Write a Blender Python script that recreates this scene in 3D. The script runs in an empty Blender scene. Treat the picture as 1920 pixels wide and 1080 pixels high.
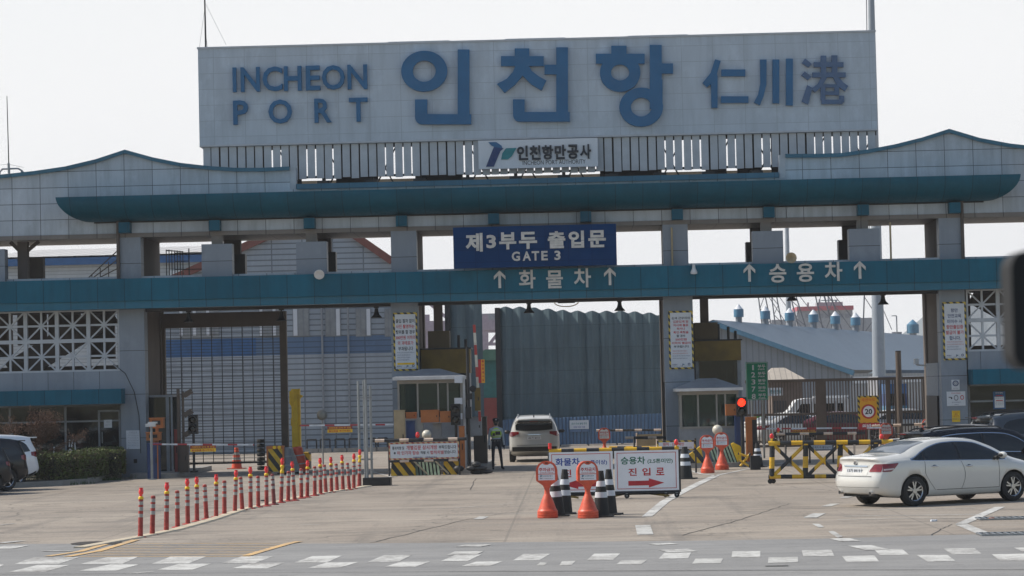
import bpy, bmesh, math, random
from mathutils import Vector, Matrix
random.seed(7)
rad = math.radians
sc = bpy.context.scene
col = sc.collection
# ---------------------------------------------------------------- camera, sky, sun, exposure
F, CH, ROLL, YAW = 5000.0, 2.75, 0.0225, 0.0215
PITCH = math.atan(190.3 / F)
fw = Vector((-math.sin(YAW) * math.cos(PITCH), math.cos(YAW) * math.cos(PITCH), math.sin(PITCH)))
r0 = Vector((math.cos(YAW), math.sin(YAW), 0)); u0 = r0.cross(fw)
rt = r0 * math.cos(ROLL) - u0 * math.sin(ROLL); up = r0 * math.sin(ROLL) + u0 * math.cos(ROLL)
cd = bpy.data.cameras.new('camera'); cam = bpy.data.objects.new('camera', cd); col.objects.link(cam)
m = Matrix((rt, up, -fw)).transposed().to_4x4(); m.translation = (0, 0, CH); cam.matrix_world = m
cd.lens = 36 * F / 1920; cd.clip_end = 9000; cd.clip_start = .05
cd.dof.use_dof = True; cd.dof.focus_distance = 88; cd.dof.aperture_fstop = 22
sc.camera = cam
SUN_EL, SUN_AZ = 47.0, -80.0          # azimuth from +Y towards +X: the sun stands left and a little behind the gate
HZ = 8.4
w = bpy.data.worlds.new('World'); sc.world = w; w.use_nodes = True
wn = w.node_tree.nodes; wl = w.node_tree.links; wn.clear()
sky = wn.new('ShaderNodeTexSky'); sky.sky_type = 'NISHITA'; sky.sun_disc = False
sky.sun_elevation = rad(SUN_EL); sky.sun_rotation = rad(SUN_AZ); sky.air_density = 1.3; sky.dust_density = 1.0; sky.ozone_density = 1.0
bg = wn.new('ShaderNodeBackground'); bg.inputs['Strength'].default_value = .09
wo = wn.new('ShaderNodeOutputWorld')
# low white sea haze, brightest on the harbour side where the sun stands
tc = wn.new('ShaderNodeTexCoord'); sx = wn.new('ShaderNodeSeparateXYZ'); wl.new(tc.outputs['Generated'], sx.inputs[0])
def wm(op, a, b=0.0, clamp=False):
    n = wn.new('ShaderNodeMath'); n.operation = op; n.use_clamp = clamp
    for i, v in enumerate((a, b)):
        if isinstance(v, bpy.types.NodeSocket): wl.new(v, n.inputs[i])
        else: n.inputs[i].default_value = v
    return n.outputs[0]
lo = wm('SUBTRACT', 1.0, wm('DIVIDE', sx.outputs[2], .75, True), True)
hb = wm('POWER', wm('ADD', wm('MULTIPLY', sx.outputs[1], .5), .5, True), 4.0)
mx = wn.new('ShaderNodeMix'); mx.data_type = 'RGBA'; mx.blend_type = 'MIX'
cn = wn.new('ShaderNodeTexNoise'); cn.inputs['Scale'].default_value = 1.6; cn.inputs['Detail'].default_value = 4; wl.new(tc.outputs['Generated'], cn.inputs['Vector'])
wl.new(wm('MULTIPLY', wm('MULTIPLY', wm('POWER', lo, 1.1), hb), 1.25, True), mx.inputs[0]); wl.new(sky.outputs[0], mx.inputs[6]); mx.inputs[7].default_value = (HZ * .985, HZ * .985, HZ, 1)
hm = wn.new('ShaderNodeMix'); hm.data_type = 'RGBA'; wl.new(cn.outputs[0], hm.inputs[0]); hm.inputs[6].default_value = (HZ * .90, HZ * .905, HZ * .92, 1); hm.inputs[7].default_value = (HZ * 1.06, HZ * 1.06, HZ * 1.06, 1); wl.new(hm.outputs[2], mx.inputs[7])
wl.new(mx.outputs[2], bg.inputs[0]); wl.new(bg.outputs[0], wo.inputs[0])
sl = bpy.data.lights.new('sun', 'SUN'); sl.energy = 3.7; sl.angle = rad(.6); sl.color = (1, .925, .81)
so = bpy.data.objects.new('sun', sl); col.objects.link(so)
sd = Vector((math.sin(rad(SUN_AZ)) * math.cos(rad(SUN_EL)), math.cos(rad(SUN_AZ)) * math.cos(rad(SUN_EL)), math.sin(rad(SUN_EL))))
so.rotation_euler = sd.to_track_quat('Z', 'Y').to_euler()
sc.view_settings.view_transform = 'Standard'; sc.view_settings.look = 'None'
sc.view_settings.exposure = 0.42; sc.view_settings.gamma = 1
sc.cycles.max_bounces = 6; sc.cycles.transparent_max_bounces = 12; sc.cycles.volume_bounces = 0

# ---------------------------------------------------------------- survey of the place: photo pixel -> metres
def ray(px, py): return fw * F + rt * (px - 960) + up * (540 - py)
def at(px, py, Y):
    d = ray(px, py); return Vector((0, 0, CH)) + d * (Y / d.y)
def G(px, py, h=0.0):
    d = ray(px, py); return Vector((0, 0, CH)) + d * ((h - CH) / d.z)
def RX(a, b, c, d, Y):                 # pixel rectangle -> x0,x1,z0,z1 on the plane Y
    return at(a, (c + d) / 2, Y).x, at(b, (c + d) / 2, Y).x, at((a + b) / 2, d, Y).z, at((a + b) / 2, c, Y).z

# ---------------------------------------------------------------- materials
def NN(nt, t, **k):
    n = nt.nodes.new('ShaderNode' + t)
    for a, b in k.items():
        if a.startswith('i_'):
            key = a[2:]; key = int(key) if key.isdigit() else key.replace('_', ' ')
            if isinstance(b, bpy.types.NodeSocket): nt.links.new(b, n.inputs[key])
            else: n.inputs[key].default_value = b
        else: setattr(n, a, b)
    return n
def MA(nt, op, a, b=0.0, c=0.0):
    n = nt.nodes.new('ShaderNodeMath'); n.operation = op
    for i, v in enumerate((a, b, c)):
        if isinstance(v, bpy.types.NodeSocket): nt.links.new(v, n.inputs[i])
        else: n.inputs[i].default_value = v
    return n.outputs[0]
def MIX(nt, fac, a, b, mode='MIX'):
    n = nt.nodes.new('ShaderNodeMix'); n.data_type = 'RGBA'; n.blend_type = mode
    for s, v in ((n.inputs[0], fac), (n.inputs[6], a), (n.inputs[7], b)):
        if isinstance(v, bpy.types.NodeSocket): nt.links.new(v, s)
        elif isinstance(v, (int, float)): s.default_value = v
        else: s.default_value = (*v[:3], 1)
    return n.outputs[2]
def RAMP(nt, f, a, b):
    n = nt.nodes.new('ShaderNodeMapRange'); nt.links.new(f, n.inputs[0]); n.inputs[1].default_value = a; n.inputs[2].default_value = b
    return n.outputs[0]
def newmat(name):
    m = bpy.data.materials.new(name); m.use_nodes = True; nt = m.node_tree
    return m, nt, nt.nodes['Principled BSDF']
def mat(name, c, rough=.6, metal=0.0, var=.18, scale=2.5, bump=0.0, bs=30, emit=0, coat=0, spec=.5, fine=0.0, world=False):
    m, nt, p = newmat(name)
    p.inputs['Roughness'].default_value = rough; p.inputs['Metallic'].default_value = metal
    p.inputs['Coat Weight'].default_value = coat; p.inputs['Coat Roughness'].default_value = .05; p.inputs['Specular IOR Level'].default_value = spec
    pos = NN(nt, 'NewGeometry').outputs['Position'] if world else NN(nt, 'TexCoord').outputs['Object']
    n = NN(nt, 'TexNoise', i_Vector=pos, i_Scale=scale, i_Detail=6.0, i_Roughness=.6)
    f = RAMP(nt, n.outputs[0], .35, .7)
    out = MIX(nt, f, [x * (1 - var) for x in c], [min(1, x * (1 + var * .6)) for x in c])
    if fine:
        n2 = NN(nt, 'TexNoise', i_Vector=pos, i_Scale=90.0, i_Detail=2.0)
        out = MIX(nt, MA(nt, 'MULTIPLY', RAMP(nt, n2.outputs[0], .4, .7), fine), out, [x * .4 for x in c])
    nt.links.new(out, p.inputs['Base Color'])
    if bump:
        b = NN(nt, 'Bump', i_Strength=bump, i_Distance=.02, i_Height=NN(nt, 'TexNoise', i_Vector=pos, i_Scale=float(bs), i_Detail=4.0).outputs[0])
        nt.links.new(b.outputs[0], p.inputs['Normal'])
    if emit:
        p.inputs['Emission Color'].default_value = (*c, 1); p.inputs['Emission Strength'].default_value = emit
    return m
def panel(name, c, pu=0.0, pz=0.0, u0=0.0, z0=0.0, lw=.03, line=.25, var=.1, streak=.25, rough=.45, metal=0.0, axis='X', bump=0.0, lc=None, spec=.5, fade=True):
    """clad surface: real panel joints by position, panels a shade apart, rain streaks"""
    m, nt, p = newmat(name)
    p.inputs['Roughness'].default_value = rough; p.inputs['Metallic'].default_value = metal; p.inputs['Specular IOR Level'].default_value = spec
    g = NN(nt, 'NewGeometry').outputs['Position']; s = NN(nt, 'SeparateXYZ', i_0=g)
    ax = s.outputs[0] if axis == 'X' else s.outputs[1]; az = s.outputs[2]
    mask = None; cells = []
    for v, pit, o in ((ax, pu, u0), (az, pz, z0)):
        if not pit: continue
        t = MA(nt, 'DIVIDE', MA(nt, 'SUBTRACT', v, o), pit); cells.append(MA(nt, 'FLOOR', t)); fr = MA(nt, 'FRACT', t)
        k = MA(nt, 'LESS_THAN', fr, lw / pit); mask = k if mask is None else MA(nt, 'MAXIMUM', mask, k)
    base = list(c)
    if cells:
        cv = NN(nt, 'CombineXYZ', i_0=cells[0], i_1=cells[-1]); wn_ = NN(nt, 'TexWhiteNoise', noise_dimensions='3D', i_Vector=cv.outputs[0])
        base = MIX(nt, wn_.outputs[0], [x * (1 - var) for x in c], [min(1, x * (1 + var)) for x in c])
    mp = NN(nt, 'Mapping', i_Vector=g, i_Scale=(2.2, 2.2, .22)); n = NN(nt, 'TexNoise', i_Vector=mp.outputs[0], i_Scale=1.5, i_Detail=6.0, i_Roughness=.65)
    base = MIX(nt, MA(nt, 'MULTIPLY', RAMP(nt, n.outputs[0], .42, .75), streak), base, [x * .45 for x in c])
    n3 = NN(nt, 'TexNoise', i_Vector=g, i_Scale=.5, i_Detail=4.0)
    base = MIX(nt, MA(nt, 'MULTIPLY', RAMP(nt, n3.outputs[0], .4, .7), .15), base, [min(1, x * 1.35) for x in c])
    n4 = NN(nt, 'TexNoise', i_Vector=NN(nt, 'Mapping', i_Vector=g, i_Scale=(1.3, 1.3, .8)).outputs[0], i_Scale=1.1, i_Detail=5.0, i_Roughness=.7)
    base = MIX(nt, MA(nt, 'MULTIPLY', RAMP(nt, n4.outputs[0], .52, .72), .32 if fade else .0), base, [min(1, x * 1.45 + (.03 if c[0] > .1 else .004)) for x in c])
    n5 = NN(nt, 'TexNoise', i_Vector=g, i_Scale=14.0, i_Detail=3.0); nt.links.new(RAMP(nt, n5.outputs[0], -1.2 + 1.2 * (1 - rough), 1.6), p.inputs['Roughness'])
    if mask is not None: base = MIX(nt, mask, base, lc or [x * line for x in c])
    nt.links.new(base, p.inputs['Base Color'])
    if bump:
        hgt = MA(nt, 'SUBTRACT', 1.0, mask) if mask is not None else n.outputs[0]
        b = NN(nt, 'Bump', i_Strength=bump, i_Distance=.03, i_Height=hgt); nt.links.new(b.outputs[0], p.inputs['Normal'])
    return m
def stripes(name, c1, c2, pitch, vec=(1, 0, 0), duty=.5, rough=.5, off=0.0):
    m, nt, p = newmat(name); p.inputs['Roughness'].default_value = rough
    pos = NN(nt, 'TexCoord').outputs['Object']
    d = NN(nt, 'VectorMath', operation='DOT_PRODUCT', i_0=pos, i_1=vec)
    f = MA(nt, 'LESS_THAN', MA(nt, 'FRACT', MA(nt, 'DIVIDE', MA(nt, 'ADD', d.outputs['Value'], 100.0 * pitch + off), pitch)), duty)
    base = MIX(nt, f, c2, c1)
    n = NN(nt, 'TexNoise', i_Vector=pos, i_Scale=6.0, i_Detail=5.0)
    base = MIX(nt, MA(nt, 'MULTIPLY', RAMP(nt, n.outputs[0], .45, .75), .35), base, [.08, .075, .07])
    nt.links.new(base, p.inputs['Base Color']); return m
def glassmat(name, tint, trans=.6, rough=.03, dark=(.01, .012, .014)):
    m, nt, p = newmat(name); nt.nodes.remove(p); out = nt.nodes['Material Output']
    tr = NN(nt, 'BsdfTransparent', i_Color=(*tint, 1)); gl = NN(nt, 'BsdfGlossy', i_Roughness=rough, i_Color=(.9, .95, 1, 1))
    df = NN(nt, 'BsdfDiffuse', i_Color=(*dark, 1))
    a = NN(nt, 'MixShader', i_0=trans, i_1=df.outputs[0], i_2=tr.outputs[0])
    fr = NN(nt, 'Fresnel', i_IOR=1.5); b = NN(nt, 'MixShader', i_0=fr.outputs[0], i_1=a.outputs[0], i_2=gl.outputs[0])
    nt.links.new(b.outputs[0], out.inputs[0]); return m
M = {}
WHITE_P = (.40, .455, .515)  # white panels, with the bluish cast of the light put into the colour
TEAL = (.002, .104, .168)
def mats():
    XF = at(180, 360, 92.6).x
    M['fascia'] = panel('fascia_panels', WHITE_P, .985, .56, XF, .62, .022, .22, .09, .55)
    M['pillar'] = panel('pillar_panels', (.215, .25, .30), 0, 1.52, 0, 1.35, .022, .25, .05, .25)
    M['pillar2'] = panel('wall_panels', (.235, .27, .32), .9, 1.05, XF, .7, .02, .3, .06, .25)
    M['tan'] = mat('weathered_tan_render', (.12, .10, .09), .85, var=.2, scale=.8, world=True)
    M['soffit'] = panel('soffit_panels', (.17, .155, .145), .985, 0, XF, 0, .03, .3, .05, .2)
    M['teal'] = panel('teal_panels', TEAL, .94, 0, at(30, 550, 91.9).x, 0, .02, .25, .12, .45, rough=.5, spec=.22)
    M['teal_low'] = panel('teal_lower_panels', (.002, .118, .193), .94, 0, at(30, 550, 91.9).x, 0, .02, .25, .07, .25, rough=.35)
    M['teal_tube'] = panel('teal_canopy_panels', (.001, .083, .138), .94, 0, at(180, 400, 91.2).x, 0, .018, .3, .12, .4, rough=.45, spec=.25)
    M['coping'] = panel('teal_coping', (.03, .13, .20), .985, 0, XF, 0, .015, .4, .08, .3, rough=.4)
    M['board'] = panel('sign_board_panels', (.44, .505, .575), 1.10, .56, at(400, 180, 93.4).x, .12, .014, .68, .04, .32, rough=.55)  # board colour likewise blued for the cool light on it
    M['slat'] = mat('painted_slat', (.46, .49, .53), .55, var=.1)
    M['blue_letter'] = mat('blue_letter_face', (.018, .125, .28), .45, var=.12, scale=1.2, fine=.12)
    M['deep_blue'] = panel('deep_blue_sign', (.000, .034, .125), .8, .42, 0, 0, .012, .5, .05, .12, rough=.8, spec=.08)
    M['letter_white'] = mat('raised_white_letters', (.60, .59, .56), .6, var=.2, scale=4, fine=.15)
    M['sign_white'] = mat('sign_white', (.62, .65, .70), .5, var=.06)
    M['bright_white'] = mat('printed_white', (.78, .80, .85), .5, var=.06, scale=1.5)
    M['ink'] = mat('dark_ink', (.02, .024, .035), .6)
    M['ink_blue'] = mat('blue_ink', (.015, .06, .33), .6); M['ink_green'] = mat('green_ink', (.01, .15, .09), .6)
    M['ink_red'] = mat('red_ink', (.50, .025, .035), .6); M['ink_orange'] = mat('orange_ink', (.75, .2, .02), .6)
    M['ink_teal'] = mat('teal_ink', (.02, .22, .25), .6); M['ink_grey'] = mat('grey_ink', (.2, .21, .25), .6)
    M['ink_navy'] = mat('navy_ink', (.02, .05, .16), .6)
    M['steel'] = mat('galvanised_steel', (.30, .32, .34), .4, .6, fine=.1)
    M['dark_steel'] = mat('dark_steel', (.035, .035, .038), .55, .2, fine=.1)
    M['brown_steel'] = mat('brown_painted_steel', (.10, .075, .06), .6, fine=.15)
    M['black'] = mat('black_plastic', (.008, .009, .012), .5, var=.2)
    M['rubber'] = mat('black_rubber', (.016, .017, .019), .75, bump=.2, fine=.1)
    M['grey_metal'] = mat('grey_painted_metal', (.25, .27, .30), .5, fine=.1)
    M['white_metal'] = mat('white_painted_metal', (.62, .63, .64), .45, fine=.12)
    M['orange'] = mat('orange_painted_metal', (.44, .145, .035), .5, fine=.15)
    M['orange_pl'] = mat('orange_plastic', (.70, .10, .045), .48, var=.22, scale=7, fine=.22)
    M['post_red'] = mat('red_delineator_plastic', (.42, .05, .04), .55, var=.42, scale=7, fine=.35)
    M['post_dark'] = mat('grimy_red_plastic', (.22, .04, .04), .55, var=.3, fine=.3)
    M['reflect'] = mat('grey_reflective_sheet', (.36, .38, .37), .45, var=.25, scale=9)
    M['lens_red'] = mat('red_lamp_lens', (.85, .03, .03), .15, var=.3, scale=20, coat=.5)
    M['lens_dark'] = mat('dark_lamp_lens', (.02, .02, .02), .2)
    M['yellow'] = mat('yellow_paint', (.95, .58, .02), .5, var=.25, fine=.25)
    M['yellow_dull'] = mat('dull_yellow_paint', (.19, .12, .015), .6, var=.3, scale=1.5, fine=.2)
    M['beige'] = mat('beige_board', (.40, .32, .2), .7, fine=.1)
    M['concrete'] = mat('concrete_block', (.30, .29, .275), .85, var=.25, scale=1.5, bump=.3, fine=.2, world=True)
    M['glass'] = glassmat('dark_window_glass', (.45, .55, .55), .75)
    M['green_glass'] = glassmat('greenish_booth_glass', (.55, .75, .7), .7, dark=(.02, .05, .05))
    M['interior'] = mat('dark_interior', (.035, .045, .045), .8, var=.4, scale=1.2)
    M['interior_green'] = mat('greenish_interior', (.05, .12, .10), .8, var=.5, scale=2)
    M['warehouse'] = panel('ribbed_grey_siding', (.30, .345, .40), 1.45, .26, 0.4, 0, .06, .5, .04, .2, rough=.5, bump=.6)
    M['wh_blue'] = panel('ribbed_blue_siding', (.085, .15, .26), 1.45, .26, .4, 0, .05, .6, .06, .2, rough=.5)
    M['roof_metal'] = panel('ribbed_metal_roof', (.50, .49, .48), .9, 0, 0, 0, .16, .45, .1, .4, rough=.5)
    M['blue_trim'] = mat('blue_fascia_paint', (.03, .11, .27), .5)
    M['white_siding'] = panel('white_siding', (.42, .44, .46), 0, .2, 0, 0, .03, .55, .05, .2)
    M['red_trim'] = mat('red_brown_trim', (.20, .07, .055), .6)
    M['green_sheet'] = panel('green_pleated_sheet', (.095, .145, .17), 0, 1.1, 0, .3, .02, .6, .12, .6, rough=.7)
    M['blue_fence'] = panel('blue_corrugated_fence', (.08, .155, .27), .17, 0, 0, 0, .05, .55, .10, .35, rough=.5, bump=.4)
    M['blue_roof'] = panel('pale_blue_roof_sheet', (.085, .125, .175), 1.1, 0, 0, 0, .05, .8, .05, .3, rough=.75, spec=.2)
    M['pale_wall'] = panel('pale_ribbed_wall', (.20, .225, .26), .45, 0, 0, 0, .10, .75, .05, .2)
    M['vent_blue'] = mat('blue_vent', (.07, .20, .32), .5)
    M['asphalt_red'] = mat('red_container', (.28, .05, .04), .6, fine=.1)
    M['teal_wall'] = mat('teal_wall', (.03, .16, .15), .6); M['green_roof'] = mat('green_roof', (.10, .22, .15), .6)
    M['chrome'] = mat('chrome', (.7, .7, .72), .12, 1.0, var=.03)
    M['alloy'] = mat('alloy_rim', (.50, .51, .53), .25, .8, var=.05)
    M['car_glass'] = mat('tinted_car_glass', (.010, .013, .016), .06, var=.1, coat=.3)
    M['tail'] = mat('tail_lamp_red', (.20, .004, .008), .1, var=.3, scale=12, coat=.8)
    M['tail_clear'] = mat('tail_lamp_clear', (.6, .5, .5), .15, coat=.5)
    M['paint_white'] = mat('pearl_white_paint', (.64, .635, .61), .22, var=.03, scale=.8, coat=.8)
    M['paint_black'] = mat('black_car_paint', (.006, .008, .013), .25, var=.1, coat=.25, spec=.3)
    M['paint_silver'] = mat('silver_car_paint', (.36, .35, .34), .35, .3, var=.05, coat=.8)
    M['paint_ivory'] = mat('ivory_suv_paint', (.40, .40, .385), .35, var=.05, coat=.7)
    M['paint_navy'] = mat('dark_blue_grey_paint', (.03, .04, .055), .3, coat=1)
    M['paint_red'] = mat('dark_red_paint', (.12, .012, .02), .35, coat=.7)
    M['underbody'] = mat('dark_underbody', (.012, .012, .012), .8)
    M['yb_x'] = stripes('yellow_black_bands', (.72, .42, .02), (.016, .018, .022), .62, (1, 0, 0), .5)
    M['yb_z'] = stripes('yellow_black_bands_upright', (.72, .42, .02), (.016, .018, .022), .62, (0, 0, 1), .5, off=.2)
    M['yb_d'] = stripes('hazard_diagonal', (.66, .42, .02), (.016, .018, .022), .30, (.8, 0, .6), .5)
    M['yb_d2'] = stripes('hazard_diagonal_small', (.62, .46, .05), (.03, .03, .03), .16, (.7, 0, .7), .5)
    M['wb_x'] = stripes('cream_black_bands', (.66, .52, .42), (.016, .018, .022), .8, (1, 0, 0), .38)
    M['rw_x'] = stripes('red_white_arm', (.38, .03, .04), (.62, .66, .72), .85, (1, 0, 0), .38)
    M['rw_z'] = stripes('red_white_arm_upright', (.45, .05, .04), (.62, .60, .52), .75, (0, 0, 1), .45)
    M['ro_d'] = stripes('red_tan_tape', (.38, .07, .05), (.60, .42, .22), .13, (.75, 0, .65), .5)
    M['line_white'] = roadpaint('white_road_paint', (.54, .54, .52), .62)
    M['line_worn'] = roadpaint('worn_white_road_paint', (.48, .48, .46), .62)
    M['line_yellow'] = roadpaint('yellow_road_paint', (.58, .38, .17), .5)
    M['line_tan'] = roadpaint('tan_kerb_paint', (.50, .43, .32), .3)
    M['bark'] = mat('bark', (.10, .065, .045), .9, bump=.4); M['twig'] = mat('russet_leaves', (.14, .07, .045), .8, var=.5, scale=6)
    M['leaf'] = mat('hedge_leaf', (.10, .135, .028), .6, var=.55, scale=3.5); M['leaf2'] = mat('hedge_leaf_brown', (.085, .06, .03), .7, var=.4, scale=4)
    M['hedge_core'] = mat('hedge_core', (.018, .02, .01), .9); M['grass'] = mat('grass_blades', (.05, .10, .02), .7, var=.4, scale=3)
    M['skin'] = mat('skin', (.45, .27, .19), .55); M['navy_cloth'] = mat('navy_cloth', (.012, .017, .03), .85); M['shirt'] = mat('grey_blue_shirt', (.42, .48, .56), .85, var=.15, scale=8)
    M['hiviz'] = mat('lime_vest', (.55, .85, .05), .7); M['silver_tape'] = mat('silver_tape', (.55, .57, .58), .4)
    M['ship_white'] = mat('ship_white', (.30, .31, .34), .5); M['ship_red'] = mat('ship_red', (.45, .05, .08), .5)
    M['crane_steel'] = mat('crane_steel', (.08, .09, .12), .6); M['pink_steel'] = mat('dusty_pink_steel', (.35, .27, .33), .6)
    M['green_sign'] = mat('green_sign', (.0, .30, .17), .5, var=.1); M['sign_yellow'] = mat('yellow_sign', (.80, .40, .02), .5, var=.1)
    M['booth_frame'] = mat('booth_frame_paint', (.30, .29, .27), .5, fine=.2)
    M['pole_white'] = mat('pale_mast', (.30, .34, .39), .5, var=.08)
def roadpaint(name, c, wear):
    m, nt, p = newmat(name); p.inputs['Roughness'].default_value = .75
    g = NN(nt, 'NewGeometry').outputs['Position']
    n = NN(nt, 'TexNoise', i_Vector=g, i_Scale=6.0, i_Detail=8.0, i_Roughness=.72); n2 = NN(nt, 'TexNoise', i_Vector=g, i_Scale=.9, i_Detail=4.0)
    f = RAMP(nt, MA(nt, 'ADD', MA(nt, 'MULTIPLY', n.outputs[0], .6), MA(nt, 'MULTIPLY', n2.outputs[0], .4)), .62 - wear * .28, .74 - wear * .2)
    base = MIX(nt, f, c, (.22, .21, .20)); nt.links.new(base, p.inputs['Base Color']); return m
mats()

# ---------------------------------------------------------------- mesh collector
ORG = {}
class MB:
    def __init__(s, m=None): s.v = []; s.f = []; s.mi = []; s.sm = []; s.mats = []; s.m = m; s.X = None
    def _m(s, m):
        m = m or s.m
        if isinstance(m, str): m = M[m]
        if m not in s.mats: s.mats.append(m)
        return s.mats.index(m)
    def add(s, vs, fs, m=None, smooth=False):
        o = len(s.v); k = s._m(m)
        for p in vs:
            p = Vector(p); s.v.append(s.X @ p if s.X is not None else p)
        for f in fs: s.f.append([o + i for i in f]); s.mi.append(k); s.sm.append(smooth)
        return s
    def box(s, x0, x1, y0, y1, z0, z1, m=None):
        if x0 > x1: x0, x1 = x1, x0
        if y0 > y1: y0, y1 = y1, y0
        if z0 > z1: z0, z1 = z1, z0
        v = [(x, y, z) for z in (z0, z1) for y in (y0, y1) for x in (x0, x1)]
        return s.add(v, [(0, 2, 3, 1), (4, 5, 7, 6), (0, 1, 5, 4), (2, 6, 7, 3), (0, 4, 6, 2), (1, 3, 7, 5)], m)
    def bar(s, a, b, w, h=None, m=None):          # square bar between two points
        a, b = Vector(a), Vector(b); h = h or w; d = (b - a).normalized()
        t = Vector((0, 1, 0)) if abs(d.y) < .9 else Vector((0, 0, 1)); p = d.cross(t).normalized() * w / 2; q = d.cross(p).normalized() * h / 2
        v = [c + p * i + q * j for c in (a, b) for i, j in ((-1, -1), (1, -1), (1, 1), (-1, 1))]
        return s.add(v, [(0, 3, 2, 1), (4, 5, 6, 7), (0, 1, 5, 4), (1, 2, 6, 5), (2, 3, 7, 6), (3, 0, 4, 7)], m)
    def tube(s, a, b, r, r2=None, n=12, m=None, cap=True):
        a, b = Vector(a), Vector(b); r2 = r if r2 is None else r2; d = (b - a).normalized()
        t = Vector((0, 0, 1)) if abs(d.z) < .9 else Vector((1, 0, 0)); p = d.cross(t).normalized(); q = d.cross(p)
        v = []
        for c, rr in ((a, r), (b, r2)):
            for i in range(n):
                an = 2 * math.pi * i / n; v.append(c + (p * math.cos(an) + q * math.sin(an)) * rr)
        s.add(v, [(i, (i + 1) % n, n + (i + 1) % n, n + i) for i in range(n)], m, True)
        if cap: s.add(v, [tuple(range(n))[::-1], tuple(range(n, 2 * n))], m)
        return s
    def path(s, pts, r, n=8, m=None):
        for a, b in zip(pts, pts[1:]): s.tube(a, b, r, n=n, m=m)
        return s
    def lathe(s, prof, c=(0, 0, 0), n=20, m=None, axis='Z', smooth=True, mf=None):
        c = Vector(c); v = []
        for r, z in prof:
            for i in range(n):
                an = 2 * math.pi * i / n; x, y = r * math.cos(an), r * math.sin(an)
                v.append(c + (Vector((x, y, z)) if axis == 'Z' else Vector((x, z, y)) if axis == 'Y' else Vector((z, x, y))))
        for k in range(len(prof) - 1):
            s.add([v[j] for j in range(k * n, k * n + 2 * n)], [(i, (i + 1) % n, n + (i + 1) % n, n + i) for i in range(n)], (mf[k] if mf else m), smooth)
        return s
    def poly(s, pts, y0, y1, m=None):             # closed (x,z) outline, extruded along y
        n = len(pts); v = [(p[0], y0, p[1]) for p in pts] + [(p[0], y1, p[1]) for p in pts]
        return s.add(v, [tuple(range(n)), tuple(range(n, 2 * n))[::-1]] + [(i, (i + 1) % n, n + (i + 1) % n, n + i) for i in range(n)], m)
    def slab(s, pts, z0, z1, m=None):             # closed (x,y) outline, extruded along z
        n = len(pts); v = [(p[0], p[1], z0) for p in pts] + [(p[0], p[1], z1) for p in pts]
        return s.add(v, [tuple(range(n))[::-1], tuple(range(n, 2 * n))] + [(i, (i + 1) % n, n + (i + 1) % n, n + i) for i in range(n)], m)
    def ring(s, c, ro, ri, y0, y1, m=None, n=40, a0=0, a1=2 * math.pi):
        v = []; full = abs(a1 - a0 - 2 * math.pi) < 1e-6; k = n if full else n + 1
        for y in (y0, y1):
            for r in (ro, ri):
                for i in range(k):
                    an = a0 + (a1 - a0) * i / n; v.append((c[0] + r[0] * math.cos(an), y, c[1] + r[1] * math.sin(an)))
        fs = []
        for i in range(n):
            j = (i + 1) % k
            fs += [(i, j, k + j, k + i), (2 * k + i, 3 * k + i, 3 * k + j, 2 * k + j), (i, 2 * k + i, 2 * k + j, j), (k + i, k + j, 3 * k + j, 3 * k + i)]
        return s.add(v, fs, m)
    def sphere(s, c, r, m=None, n=16):
        rr = r if isinstance(r, (tuple, list)) else (r, r, r); k = n // 2; v = []; c = Vector(c)
        for j in range(k + 1):
            t = math.pi * j / k
            for i in range(n):
                a = 2 * math.pi * i / n; v.append(c + Vector((rr[0] * math.sin(t) * math.cos(a), rr[1] * math.sin(t) * math.sin(a), rr[2] * math.cos(t))))
        return s.add(v, [(j * n + i, j * n + (i + 1) % n, (j + 1) * n + (i + 1) % n, (j + 1) * n + i) for j in range(k) for i in range(n)], m, True)
    def text(s, t, rect, y, m=None, bold=.02, depth=0.0):
        x0, x1, z0, z1 = rect; v, f, bb = glyphs(t, bold, depth > 0)
        sx = (x1 - x0) / max(1e-6, bb[1] - bb[0]); sz = (z1 - z0) / max(1e-6, bb[3] - bb[2])
        return s.add([(x0 + (p[0] - bb[0]) * sx, y - p[2] * depth, z0 + (p[1] - bb[2]) * sz) for p in v], f, m)
    def build(s, name, parent=None, smooth=None):
        o = ORG.get(parent.name, Vector((0, 0, 0))) if parent else Vector((0, 0, 0))
        me = bpy.data.meshes.new(name); me.from_pydata([p - o for p in s.v], [], s.f)
        for k in s.mats: me.materials.append(k)
        me.polygons.foreach_set('material_index', s.mi); me.polygons.foreach_set('use_smooth', s.sm if smooth is None else [smooth] * len(s.f)); me.update()
        ob = bpy.data.objects.new(name, me); col.objects.link(ob)
        if parent: ob.parent = parent; ORG[ob.name] = o
        return ob
TX = {}
def glyphs(t, bold, ext):
    k = (t, bold, ext)
    if k in TX: return TX[k]
    c = bpy.data.curves.new('txt', 'FONT'); c.body = t; c.size = 1; c.offset = bold; c.resolution_u = 3
    c.extrude = .5 if ext else 0
    o = bpy.data.objects.new('txt', c); col.objects.link(o)
    me = bpy.data.meshes.new_from_object(o)
    v = [tuple(p.co) for p in me.vertices]; f = [tuple(p.vertices) for p in me.polygons]
    bpy.data.objects.remove(o); bpy.data.curves.remove(c); bpy.data.meshes.remove(me)
    xs = [p[0] for p in v] or [0, 1]; ys = [p[1] for p in v] or [0, 1]
    TX[k] = (v, f, (min(xs), max(xs), min(ys), max(ys))); return TX[k]
def tag(o, label=None, cat=None, group=None, kind=None):
    if label: o['label'] = label
    if cat: o['category'] = cat
    if group: o['group'] = group
    if kind: o['kind'] = kind
    return o
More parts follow.
